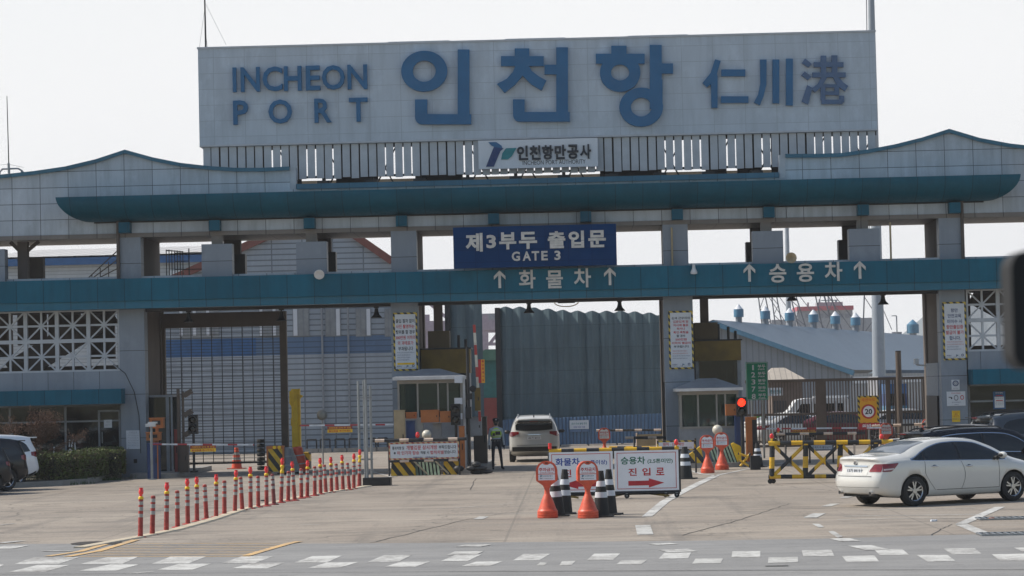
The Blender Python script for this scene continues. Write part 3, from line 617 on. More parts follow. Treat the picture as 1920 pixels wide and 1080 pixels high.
    # yellow frames over the booths behind the middle pillars
    for p0, p1, bx0, bx1, cx0, cx1 in ((790, 881, 802, 842, 812, 828), (1303, 1390, 1303, 1347, 1315, 1330)):
        Y = YF + 1.4; k = 16 if p0 > 1200 else 0
        x0, x1 = at(p0, 680, Y).x, at(p1, 680, Y).x; zA, zC = at((p0 + p1) / 2, 655 - k, Y).z, at((p0 + p1) / 2, 700 - k * 1.5, Y).z
        a = MB('yellow_dull'); a.box(x0, x1, Y, Y + 1.6, zC, zA); a.box(x0 - .05, x1 + .05, Y - .04, Y + 1.7, zA, zA + .05, 'black'); a.build('booth_header', g)
        b0, b1 = at(bx0, 640, Y).x, at(bx1, 640, Y).x; a = MB(mat('dark_olive_paint', (.10, .07, .03), .6)); a.box(b0, b1, Y + .2, Y + 1.2, zA + .06, zA + .66); a.build('equipment_box', g)
        c0, c1 = at(cx0, 600, Y).x, at(cx1, 600, Y).x; a = MB('tan'); a.box(c0, c1, Y + .4, Y + .9, zA + .67, zb + .03); a.build('hanger_post', g)
        # inner booth under the header, standing on the island
        a = MB('grey_metal'); a.box(x0 + .05, x1 - .08, Y + .1, Y + 1.5, .2, 1.2); a.box(x0 + .02, x0 + .14, Y + .08, Y + 1.5, 1.2, zC); a.box(x1 - .14, x1 - .02, Y + .08, Y + 1.5, 1.2, zC); a.box(x0 + .15, x1 - .15, Y + 1.4, Y + 1.5, 1.2, zC, 'interior'); a.build('inner_booth', g)
        a = MB('glass'); a.box(x0 + .14, x1 - .14, Y + .12, Y + .13, 1.2, zC); a.build('inner_booth_pane', g)
        a = MB('black'); xq = x1 - .9
        for dx, hh in ((0, .35), (.15, .55), (.5, .45), (.75, .3)): a.tube((xq + dx, Y + .5, zA + .05), (xq + dx, Y + .5, zA + .05 + hh), .05, n=8)
        a.build('header_fitting', g)
    # downpipes and conduits
    a = MB('tan')
    x = at(222, 480, YF - .1).x; a.tube((x, YF - .12, zt), (x, YF - .12, zf(395)), .06); a.tube((x, YF - .12, zf(395)), (x - .22, YF - .15, zf(388)), .06); a.build('downpipe', g)
    a = MB('tan'); x = at(1806, 480, YF - .1).x; a.tube((x, YF - .1, zt), (x, YF - .1, zf(398)), .06); a.tube((x, YF - .1, zf(398)), (x + .2, YF - .15, zf(390)), .06); a.build('downpipe', g)
    a = MB('beige'); x = at(1260, 460, YF - .15).x; a.tube((x, YF - .15, zt), (x, YF - .15, zt + 1.35), .035, n=8); a.build('conduit', g)
    a = MB('beige'); x = at(1670, 460, YF - .15).x; a.tube((x, YF - .15, zt), (x, YF - .15, zt + 1.35), .035, n=8); a.build('conduit', g)
    x = at(258, 755, YF).x; a = MB('ink')
    pts = [(at(213, 683, YF).x, YF - .03, at(213, 683, YF).z), (at(235, 700, YF).x, YF - .03, at(235, 700, YF).z), (at(252, 735, YF).x, YF - .03, at(252, 735, YF).z), (at(261, 780, YF).x, YF - .03, at(261, 780, YF).z), (at(264, 850, YF).x, YF - .03, at(264, 850, YF).z)]
    a.path(pts, .012, 6); a.build('loose_cable', g)
    a = MB('black'); p = at(254, 865, YF); a.box(p.x - .06, p.x + .06, YF - .02, YF, p.z - .06, p.z + .08); a.build('wall_vent', g)
    # raised lettering and arrows on the beam
    def arrow(px, py):
        p = at(px, py, 91.9); a = MB('letter_white'); y0, y1 = 91.82, 91.9
        a.box(p.x - .045, p.x + .045, y0, y1, p.z - .28, p.z + .24)
        for s in (-1, 1):
            q = [(p.x, p.z + .33), (p.x + s * .20, p.z + .13), (p.x + s * .20, p.z + .01), (p.x, p.z + .21)]
            a.poly(q if s > 0 else q[::-1], y0 - .003, y1)
        a.build('arrow_sign', g)
    for px, py in ((937, 525), (1143.5, 519.5), (1405, 513), (1612, 507.5)): arrow(px, py)
    for ch, a_, b_, c_, d_ in (('화', 973, 1004, 506, 541), ('물', 1024, 1055.5, 507, 540.5), ('차', 1076, 1108, 503, 539), ('승', 1442, 1474, 495, 530), ('용', 1494, 1526, 494, 528.5), ('차', 1546, 1579, 491, 527)):
        a = MB('letter_white'); a.text(ch, RX(a_, b_, c_, d_, 91.9), 91.865, None, .022, .07); a.build('letter', g)
gates()

# railings, cage and rooftop bits that stand on the building
def roof_bits():
    zt = zf(506, 91.9)
    t = T('stair_railing', 'dark steel stair railing on the deck behind the left upper opening', 'railing', (at(200, 500, YF + 2).x, YF + 2, zt), world=True)
    a = MB('brown_steel'); x1 = at(219, 500, YF + 2).x
    for k in range(3): a.bar((x1 - 1.2 + .12 * k, YF + 2, zt + .02), (x1 + .2, YF + 2, zt + 1.15 - .35 * k + .12), .035)
    for k in range(4): a.bar((x1 - .9 + .3 * k, YF + 2.03, zt), (x1 - .9 + .3 * k, YF + 2.03, zt + .3 + .22 * k), .03)
    a.build('handrail', t)
    t = T('ladder_cage', 'dark steel ladder cage standing on the deck left of a grey panel', 'ladder cage', (at(345, 500, YF + 2.5).x, YF + 2.5, zt), world=True)
    Y = YF + 2.5; x0, x1 = at(312, 490, Y).x, at(378, 490, Y).x; xm = at(350, 490, Y).x
    a = MB('dark_steel')
    for k in range(7): xx = x0 + .42 * k / 6; a.bar((xx, Y + 1.2 * k / 6, zt), (xx, Y + 1.2 * k / 6, zt + 1.15), .03)
    for zz in (.15, 1.12): a.bar((x0, Y, zt + zz), (x0 + .42, Y + 1.2, zt + zz), .035)
    a.build('side_rail', t); a = MB('dark_steel')
    for xx in (xm, x1): a.bar((xx, Y + .6, zt), (xx, Y + .6, zt + (1.2 if xx == xm else 1.0)), .04)
    for k in range(4): a.bar((x0 + .2, Y + .6, zt + .15 + .3 * k), (xm if k != 1 and k != 3 else x1, Y + .6, zt + .15 + .3 * k), .03)
    a.build('ladder', t)
    def mast(name, px, y0, y1, Y, r, lab, wires=()):
        b, e = at(px[0], y1, Y), at(px[1], y0, Y); t = T(name, lab, 'antenna', (b.x, Y, b.z), world=True)
        a = MB('dark_steel'); a.tube(b, e, r, r * .6, 8); a.build('pole', t)
        for (p, q) in wires:
            a = MB('grey_metal'); a.tube(at(p[0], p[1], Y), at(q[0], q[1], Y + .3), .006, n=5); a.build('guy_wire', t)
        return t
    t = mast('antenna_mast', (17, 13), 180, 328, YF + 1, .022, 'thin whip antenna rising from the roof at the far left', [((16.5, 308), (-40, 312)), ((16.5, 308), (45, 314))])
    a = MB('steel'); b = at(17, 325, YF + 1); e = at(16, 306, YF + 1); a.tube(b, e, .045); a.build('socket', t)
    t = T('roof_guardrail', 'low bent steel guardrail on the roof around the whip antenna', 'guardrail', at(20, 325, YF + 1), world=True)
    a = MB('steel'); P = lambda x, y: at(x, y, YF + 1)
    a.path([P(-3, 326), P(4, 317), P(34, 316), P(41, 320), P(46, 326)], .03); a.path([P(0, 327), P(0, 322), P(6, 316.5)], .025); a.tube(P(40, 318), P(40, 327), .025); a.build('rail', t)
    mast('antenna_mast', (386, 382.5), -60, 96, 94, .035, 'tall thin antenna mast with guy wires above the left end of the roof sign', [((383, 2), (424, 84)), ((384, 15), (374, 88)), ((384, 50), (389, 88))])
    # tall lighting mast, far behind the sign
    Y = 160; b = at(1651, 830, Y); e = at(1626, -60, Y); e.x = b.x + (e.x - b.x); t = T('lighting_mast', 'tall pale tapered lighting mast behind the right of the gate', 'mast', (b.x, Y, 0), world=True)
    top = Vector((at(1634, 0, Y).x, Y, at(1634, -80, Y).z)); a = MB('pole_white'); a.tube((at(1650, 790, Y).x, Y, 0), top, .42, .17, 20); a.build('pole', t)
    a = MB('grey_metal'); b0 = Vector((at(1650, 790, Y).x - .42, Y - .3, 8)); a.bar(b0, top + Vector((-.28, -.2, 0)), .05); a.build('ladder', t)
    b, e = at(1479, 640, 340), at(1475, 420, 340); t = T('slim_mast', 'slim pale mast behind the ring lamp on the right', 'mast', (b.x, 340, 0), world=True)
    a = MB('pole_white'); a.tube((b.x, 340, 0), e, .42, .26, 12); a.build('pole', t)
roof_bits()

# ================================================================ ROOF SIGN
def roof_sign():
    Y = 93.5; x0, x1 = at(372.5, 180, Y).x, at(1643, 150, Y).x; z0, z1 = at(1008, 260, Y).z, at(1008, 72.5, Y).z
    t = T('roof_sign', 'huge pale billboard on the roof reading INCHEON PORT in English, Korean and Chinese', 'billboard', (x0, Y, z0), world=True)
    a = MB('board'); a.box(x0, x1, Y, Y + 1.3, z0, z1 - .06); a.build('board', t)
    a = MB('slat'); a.box(x0 - .03, x1 + .03, Y - .04, Y + 1.34, z1 - .06, z1); a.box(x0, x1, Y - .03, Y, z0, z0 + .06)
    for p, q, h in ((727, 842, .05), (845, 943, .0), (947, 1060, .05), (1178, 1290, .05)):
        if h: a.box(at(p, 70, Y).x, at(q, 70, Y).x, Y + .2, Y + .5, z1 + .002, z1 + h)
    a.build('cap', t)
    # letters
    P = lambda x, y: (lambda v: (v.x, v.z))(at(x, y, Y))
    y0, y1 = Y - .20, Y - .01
    def R(a, l, r_, tp, bt, dy=0): a.poly([P(l, bt), P(r_, bt), P(r_, tp), P(l, tp)], y0 + dy, y1)
    def ring(a, cx, cy, rx, ry, ix, iy, dy=0):
        c = P(cx, cy); s = F / Y; a.ring(c, (rx / s, ry / s), (ix / s, iy / s), y0 + dy, y1)
    def L(a, l, r_, tp, bt, xr, th):      # the ㄴ with a rounded outer corner
        w = r_ - l; pts = [(l, tp), (r_, tp), (r_, bt - th), (xr, bt - th), (xr, bt)] + [(l + 13 - 13 * math.sin(k * math.pi / 12), bt - 13 + 13 * math.cos(k * math.pi / 12)) for k in range(7)]
        a.poly([P(*p) for p in pts][::-1], y0, y1)
    a = MB('blue_letter'); ring(a, 796, 134.5, 43.5, 38.5, 21.5, 20); R(a, 858.5, 880.5, 94, 216, .003); L(a, 778.7, 801.7, 187.5, 234, 884, 19); a.build('letter', t)
    a = MB('blue_letter'); R(a, 965.3, 992.4, 92, 108, .004); R(a, 939.6, 1019.6, 106.5, 125)
    pts = [(966, 124), (992, 124), (997, 134), (1010, 144), (1024.5, 152), (1015.5, 170.5), (996, 159), (980, 143), (966, 160), (946.5, 175), (932, 158.5), (950, 149), (962, 136)]
    a.poly([P(*p) for p in pts][::-1], y0 + .006, y1); R(a, 1021, 1044, 122.5, 140.5, .004); R(a, 1043, 1065, 90, 213, .002); L(a, 962, 984, 187.5, 229, 1068.5, 18); a.build('letter', t)
    a = MB('blue_letter'); R(a, 1146, 1174.6, 87, 104, .004); R(a, 1117, 1208.5, 102, 120.5, .002); ring(a, 1162.6, 137, 38, 36.5, 17, 15, .006); R(a, 1218, 1240.5, 85.5, 205, .004); R(a, 1239.5, 1261.5, 120, 139, .007)
    ring(a, 1202, 201.8, 41, 36.8, 19.3, 17.6); R(a, 1222, 1242, 150, 200, .009); a.build('letter', t)
    K = lambda pts: [P(1000 + x / 2.909, 40 + y / 2.909) for x, y in pts][::-1]
    def strokes(m, polys):
        a = MB(m)
        for k, pl in enumerate(polys):
            if len(pl) == 2: (l, tp), (r_, bt) = pl; pl = [(l, tp), (r_, tp), (r_, bt), (l, bt)]
            a.poly(K(pl), y0 + .05 + .002 * k, y1)
        a.build('letter', t)
    strokes('blue_letter', [[(990, 210), (1021, 218), (1000, 290), (1004, 300), (1004, 474), (970, 474), (968, 345), (945, 363), (922, 338), (965, 285)], [(1024, 265), (1155, 302)], [(1022, 411), (1172, 447)]])
    strokes('blue_letter', [[(1235, 211), (1271, 211), (1270, 345), (1255, 410), (1234, 460), (1202, 444), (1225, 400), (1237, 340)], [(1303, 211), (1340, 449)], [(1376, 206), (1414, 461)]])
    strokes(mat('veiled_blue_letter', (.075, .135, .25), .5), [[(1480, 205), (1517, 235), (1500, 254), (1463, 230)], [(1478, 275), (1515, 305), (1497, 323), (1460, 297)], [(1492, 350), (1522, 366), (1497, 456), (1462, 440)],  # paler blue paints in the windscreen's light veil over this letter
        [(1566, 190), (1596, 300)], [(1625, 188), (1657, 298)], [(1528, 225), (1690, 252)], [(1520, 281), (1702, 308)], [(1568, 306), (1602, 306), (1572, 358), (1535, 390), (1513, 370), (1550, 343)], [(1632, 306), (1664, 306), (1690, 336), (1716, 355), (1698, 383), (1658, 356)],
        [(1592, 345), (1640, 364)], [(1640, 345), (1666, 405)], [(1592, 384), (1640, 404)], [(1565, 345), (1592, 432)], [(1570, 429), (1685, 453)], [(1666, 408), (1694, 444)]])
    for s, xs, tp, bt in (('INCHEON', ((437, 444), (452, 488), (493, 530), (533, 566), (574, 601), (604, 647), (652, 689)), 124, 170), ('PORT', ((438, 466), (504, 548), (590, 622), (655, 690)), 186, 231)):
        n = len(xs)
        for i, (ch, (l, r_)) in enumerate(zip(s, xs)):
            dy = -.024 * ((l + r_) / 2 - 563); a = MB('blue_letter'); a.text(ch, RX(l, r_, tp + dy + 0.5, bt + dy + .5, Y), Y - .08, None, .02 if ch != 'I' else 0, .14); a.build('letter', t)
    # slats below
    a = MB('slat'); xs0, xs1 = at(380, 300, Y).x, at(1645, 270, Y).x; zb = at(930, 326, Y).z; n = 77; pit = (xs1 - xs0) / n; r = random.Random(2)
    zz = z0 - .01
    for i in range(n):
        x = xs0 + i * pit; j = r.uniform(-.01, .01); a.box(x + j, x + pit * .84 + j, Y + .10, Y + .16, zb + r.uniform(-.03, .03), zz)
    a.build('slat_screen', t)
    a = MB('dark_steel'); a.box(xs0, xs1, Y + .2, Y + .28, zb + .02, zb + .1); a.box(xs0, xs1, Y + .2, Y + .28, zz - .14, zz)
    for i in range(14):
        x = xs0 + (xs1 - xs0) * (i + .5) / 14; a.box(x - .06, x + .06, Y + .3, Y + .42, zb - .45, zz); a.bar((x, Y + 1.1, zb - .4), (x + .85, Y + 1.1, zz), .05); a.bar((x + .85, Y + 1.15, zb - .4), (x, Y + 1.15, zz), .05)
        a.box(x - .22, x + .22, Y + .1, Y + .6, zb - .45, zb - .08)
    a.build('support_frame', t)
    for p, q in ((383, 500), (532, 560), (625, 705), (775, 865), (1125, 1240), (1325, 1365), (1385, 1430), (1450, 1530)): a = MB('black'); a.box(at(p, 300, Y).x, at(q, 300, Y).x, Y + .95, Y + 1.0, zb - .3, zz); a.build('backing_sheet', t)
roof_sign()

def logo(a, x, z, s, y):      # two-part bird-like emblem
    q = lambda pts, m, dy=0: a.poly([(x + s * u, z + s * v) for u, v in pts], y - .01 - dy, y + .01, m)
    q([(.18, .0), (.50, .0), (.78, .62), (.92, .74), (.52, .80), (.44, .62)][::1], 'ink_navy'); q([(.30, 1.0), (.62, 1.0), (.84, .84), (.86, .74), (.52, .805), (.42, .86)][::-1], 'blue_letter', .002)
    q([(.80, .28), (1.08, .28), (1.24, .40), (1.44, .74), (1.02, .74), (.86, .54)], 'ink_teal', .001)
def wall_signs():
    Y = 92.35
    x0, x1, z0, z1 = RX(897, 1121, 259, 318, 93.3); Ys = 93.3
    t = T('authority_sign', 'white sign with a blue and green emblem hung on the slats under the roof sign', 'sign', ((x0 + x1) / 2, Ys, z0), world=True)
    zc0, zc1 = at(1009, 314.5, Ys).z, at(1009, 261, Ys).z
    a = MB('sign_white'); a.box(x0, x1, Ys, Ys + .12, zc0, zc1); a.build('board', t)
    a = MB('ink'); xx0, xx1, a0, a1 = RX(968, 1110, 272, 299, Ys)
    n = 7
    for i, ch in enumerate('인천항만공사'): w_ = (xx1 - xx0) / 6; a.text(ch, (xx0 + w_ * i + .02, xx0 + w_ * (i + 1) - .03, a0, a1), Ys - .03, None, .035, .06)
    a.build('lettering', t); a = MB('ink'); a.text('INCHEON PORT AUTHORITY', RX(980, 1098, 300, 308, Ys), Ys - .006, None, .0); a.build('small_lettering', t)
    a = MB('ink_navy'); p = at(903, 313, Ys); logo(a, p.x, p.z, .86, Ys - .02); a.build('emblem', t)
    Yg = 91.55; x0, x1, z0, z1 = RX(850, 1156, 423, 500, Yg)
    t = T('gate_sign', 'large deep blue sign with raised white letters reading GATE 3 over the middle lane', 'sign', ((x0 + x1) / 2, Yg, z0), world=True)
    a = MB('deep_blue'); a.box(x0, x1, Yg, Yg + .3, z0, z1); a.build('board', t)
    a = MB('letter_white')
    for ch, l, r_ in (('제', 873, 905), ('3', 912, 930), ('부', 936, 968), ('두', 973, 1007), ('출', 1027, 1060), ('입', 1066, 1095), ('문', 1103, 1136)):
        dy = -.0235 * ((l + r_) / 2 - 1004); b = 466.5 + dy + (3 if ch == '제' else 0) - (3 if ch == '3' else 0); tp = 434.5 + dy; a.text(ch, RX(l, r_, tp + (4 if ch == '3' else 0), b, Yg), Yg - .03, None, .035, .05)
    a.build('korean_lettering', t); a = MB('letter_white')
    for ch, l, r_ in (('G', 959.5, 975), ('A', 980, 995.5), ('T', 997, 1011), ('E', 1015, 1027), ('3', 1039.5, 1051)):
        dy = -.0235 * ((l + r_) / 2 - 1004); a.text(ch, RX(l, r_, 471 + dy, 488.5 + dy, Yg), Yg - .03, None, .03, .05)
    a.build('lettering', t)
    a = MB('dark_steel')
    for k in range(5): x = x0 + (x1 - x0) * (k + .5) / 5; a.box(x - .05, x + .05, Yg + .3, YF, z1 - .3, z1 - .2)
    a.build('bracket', t)
wall_signs()

def banner(px, Yb, lab, lines, foot, yellowbar=False):
    p0, p1, t0, t1 = px; x0, x1, z0, z1 = RX(p0, p1, t0, t1, Yb)
    t = T('warning_banner', lab, 'banner', ((x0 + x1) / 2, Yb, z0), 0, 'hazard-edged banners on the pillars')
    W, H = x1 - x0, z1 - z0; a = MB('yb_d2'); a.box(-W / 2, W / 2, -.03, 0, 0, H); a.build('border', t)
    a = MB('sign_white'); a.box(-W / 2 + .06, W / 2 - .06, -.04, -.031, .06, H - .06); pn = a.build('sheet', t)
    a = MB('ink'); n = len(lines); top = H - .2; lh = (H * .6 - .1) / n if len(lines) > 7 else H * .62 / n * .92
    for i, (s, c, wd) in enumerate(lines):
        z = top - lh * (i + 1) + .03; a.text(s, (-W * wd / 2, W * wd / 2, z, z + lh * .72), -.043, c, .02)
    a.build('print', t); a = MB('ink_grey'); zb = H * .30
    for i, wd in enumerate(foot):
        z = zb - i * .085; a.text('항만 출입 안전 관련 규정에 따라 적용됩니다' if i % 2 == 0 else '문의 보안 담당자 출입증 발급처 안내', (-W * .36, -W * .36 + W * wd, z, z + .045), -.043, 'ink_red' if (i in (0, 1) and not yellowbar) else 'ink_navy', 0)
    if yellowbar: a.box(-W * .36, W * .36, -.0445, -.041, zb - .40, zb - .33, 'yellow')
    logo(a, W * .0, .12, .07, -.045); a.ring((W * .3, .165), (.045, .045), (.025, .025), -.046, -.041, 'ink_navy', 16); a.text('보안공사', (-W * .38, -W * .18, .13, .18), -.044, 'ink_navy', .02)
    a.text('항만보안공사   항만공사   지방해양수산청', (-W * .4, W * .4, .085, .11), -.044, 'ink_navy', 0); a.build('fine_print', t)
B = 'ink'; RR = 'ink_red'; NV = 'ink_navy'
banner((738, 783, 586, 695), YF, 'tall white banner with a yellow bar on the pillar above the left booth', [('출입 절차 없이', B, .78), ('사진 촬영하는', RR, .78), ('행위를 할 경우', B, .8), ('300만원 이하의', RR, .82), ('의 과태료가', RR, .66), ('부과됩니다', B, .62)], (.72, .55, .55, .5), True)
banner((1254, 1300, 583, 692), YF, 'tall white banner with nine text lines on the pillar above the right booth', [('검색 근무자의', B, .74), ('검문검색 및', RR, .62), ('지시에 불응', RR, .62), ('하거나', RR, .34), ('폭언·폭행을', RR, .62), ('할 경우', B, .36), ('500만원', RR, .46), ('이하의 벌금이', RR, .76), ('부과됩니다', B, .62)], (.6, .62, .72, .6))
banner((1768, 1812, 566, 675), YF, 'tall white banner with navy and red text on the right gatehouse pillar beside the lattice', [('항만', NV, .30), ('안전교육', NV, .58), ('미이수 시', NV, .62), ('항만출입증', RR, .72), ('발급이 불가', RR, .76), ('합니다.', NV, .48)], (.7, .72, .5, .6))

def plate(px, Yp, name, lab, cat, base, texts, group=None, edge=None):
    x0, x1, z0, z1 = RX(*px, Yp); t = T(name, lab, cat, ((x0 + x1) / 2, Yp, z0), 0, group); W, H = x1 - x0, z1 - z0
    a = MB(base); a.box(-W / 2, W / 2, -.03, 0, 0, H); a.build('plate', t)
    a = MB('ink')
    if edge: a.box(-W / 2 + .05, W / 2 - .05, -.034, -.0305, .05, H - .18, edge)
    for s, c, l, r_, b, tp in texts:
        if s == '#ring': a.ring(((l + r_) / 2 * W - W / 2, (b + tp) / 2 * H), ((r_ - l) / 2 * W, (tp - b) / 2 * H), ((r_ - l) / 2.9 * W, (tp - b) / 2.9 * H), -.04, -.032, c, 20)
        elif s == '#bar': a.box(l * W - W / 2, r_ * W - W / 2, -.038, -.033, b * H, tp * H, c)
        else: a.text(s, (l * W - W / 2, r_ * W - W / 2, b * H, tp * H), -.039, c, .01)
    a.build('print', t); return t
plate((237, 263, 807, 842), YF, 'notice_plate', 'white printed notice on the grey pillar left of the first lane', 'notice', 'sign_white', [('항만 출입 안내문', 'ink_grey', .2, .8, .88, .93)] + [('출입증 미소지자 및 차량은 출입할 수 없습니다', 'ink_grey', .1, .9, .80 - .09 * i, .83 - .09 * i) for i in range(8)] + [('#ring', 'ink', .12, .2, .04, .08)])
plate((195, 210, 787, 802), YF + .2, 'door_notice', 'small white paper taped inside the gatehouse door', 'notice', 'sign_white', [('안내', 'ink_grey', .3, .7, .65, .8), ('출입문 닫힘', 'ink_grey', .2, .8, .3, .4)])
plate((1784, 1799, 712, 731), YF, 'camera_notice', 'small white notice with a dark ring, topmost of the three on the right pillar', 'notice', 'sign_white', [('#ring', 'ink_navy', .12, .88, .36, .92), ('#ring', 'ink_grey', .33, .67, .52, .76), ('CCTV', 'ink_grey', .2, .8, .1, .2)])
plate((1775, 1810, 734, 761), YF, 'security_notice', 'wide white notice with three symbols, middle of the three on the right pillar', 'notice', 'sign_white', [('항만 보안구역 반입금지', 'ink_red', .25, .75, .84, .92), ('#bar', 'ink', .1, .26, .58, .63), ('#bar', 'ink', .22, .29, .48, .6), ('#ring', 'ink_grey', .38, .62, .36, .76), ('#ring', 'ink_red', .72, .92, .42, .74), ('총기류 반입금지', 'ink_navy', .28, .74, .22, .28), ('인천항보안공사', 'ink_navy', .4, .62, .06, .12)])
plate((1785, 1800, 770, 791), YF, 'yellow_notice', 'yellow notice, lowest of the three on the right pillar', 'notice', 'yellow', [('안내문', 'ink_orange', .12, .88, .84, .92), ('주차', 'ink_red', .35, .7, .62, .74), ('금지구역', 'ink_red', .2, .85, .46, .58), ('출입차량 안내', 'ink_grey', .1, .9, .3, .36), ('출입차량 안내', 'ink_grey', .1, .9, .2, .26)])
plate((1862, 1885, 734, 767), YF + .25, 'window_notice', 'blue-edged white notice on the right gatehouse window', 'notice', 'blue_trim', [('안내 말씀', 'bright_white', .2, .8, .88, .96), ('#bar', 'ink_red', .22, .78, .74, .79), ('#bar', 'ink_red', .22, .78, .46, .51)] + [('출입 신청 접수 안내', 'ink_grey', .18, .82, .66 - k, .70 - k) for k in (0, .08, .28, .36, .44)], edge='bright_white')

# hanging lamps, floodlights, horns
def bell(px, py, lab):
    Y = YF + .4; p = at(px, py, Y); zb = zf(562.5, 91.9) - .1; t = T('hanging_lamp', lab, 'lamp', (p.x, Y, p.z), 0, 'bell lamps under the beam', world=False)
    a = MB('black'); a.lathe([(.0, .34), (.06, .33), (.075, .2), (.10, .12), (.19, .02), (.19, 0), (.0, .01)], n=16); a.build('shade', t)
    a = MB('black'); a.tube((0, 0, .3), (0, 0, max(.36, zb - p.z)), .03, n=8); a.box(-.09, .09, -.05, .05, max(.36, zb - p.z) - .05, max(.36, zb - p.z)); a.build('stem', t)
for i, (px, py) in enumerate(((354, 604), (528, 602), (706, 596), (992, 587), (1162, 583), (1485, 564), (1656, 571))): bell(px, py, f'black bell lamp under the teal beam, {ORDN[i]} of seven from the left')
def spot(px, py, kind, lab):
    Y = 91.75; p = at(px, py, Y); t = T('floodlight' if kind < 2 else 'horn_speaker', lab, 'floodlight' if kind < 2 else 'speaker', (p.x, Y, p.z))
    if kind == 0:
        a = MB('white_metal'); a.X = Matrix.Rotation(rad(25), 4, 'X'); a.lathe([(.0, .12), (.09, .1), (.17, -.1), (.18, -.14), (.15, -.15), (0, -.12)], n=18, axis='Y'); a.build('housing', t)
    elif kind == 1:
        a = MB('white_metal'); a.lathe([(.02, .2), (.05, .18), (.06, .05), (.12, -.08), (.11, -.14), (0, -.16)], n=14); a.build('housing', t)
    else:
        a = MB('beige'); a.X = Matrix.Rotation(rad(-10), 4, 'X'); a.lathe([(.04, .3), (.06, .1), (.17, -.12), (.19, -.14), (.13, -.10), (.05, -.02), (0, -.0)], n=20, axis='Y'); a.build('horn', t)
    a = MB('steel'); a.bar((0, .12, 0), (0, .25, .14), .04); a.bar((0, .02, .06), (0, .12, .14), .03); a.build('bracket', t)
    if kind == 3: a = MB('white_metal'); a.poly([(-.11, .12), (.11, .12), (0, .42)][::1], -.02, .02); a.build('horn_cone', t)
spot(599, 512, 0, 'round white floodlight on the beam below a grey panel, left of the blue sign'); spot(1301, 506, 1, 'small white downlight on the beam between the two sets of white letters')
spot(1088, 491, 3, 'cream horn speaker with a white cone in front of the blue GATE sign'); spot(1483, 485, 2, 'cream horn speaker on the beam above the right white letters')
a = MB('black'); p = at(1062, 569, YF); t = T('cable_coil', 'drooping coil of cable under the beam in the middle lane', 'cable', (p.x, YF + .3, p.z))
a = MB('beige'); a.path([(.42 * math.cos(math.pi + k * math.pi / 10) * 1.0, 0, .16 * math.sin(math.pi + k * math.pi / 10) + .06) for k in range(11)], .02, 6); a.box(-.3, .3, -.05, .05, .02, .07, 'black'); a.build('cable', t)
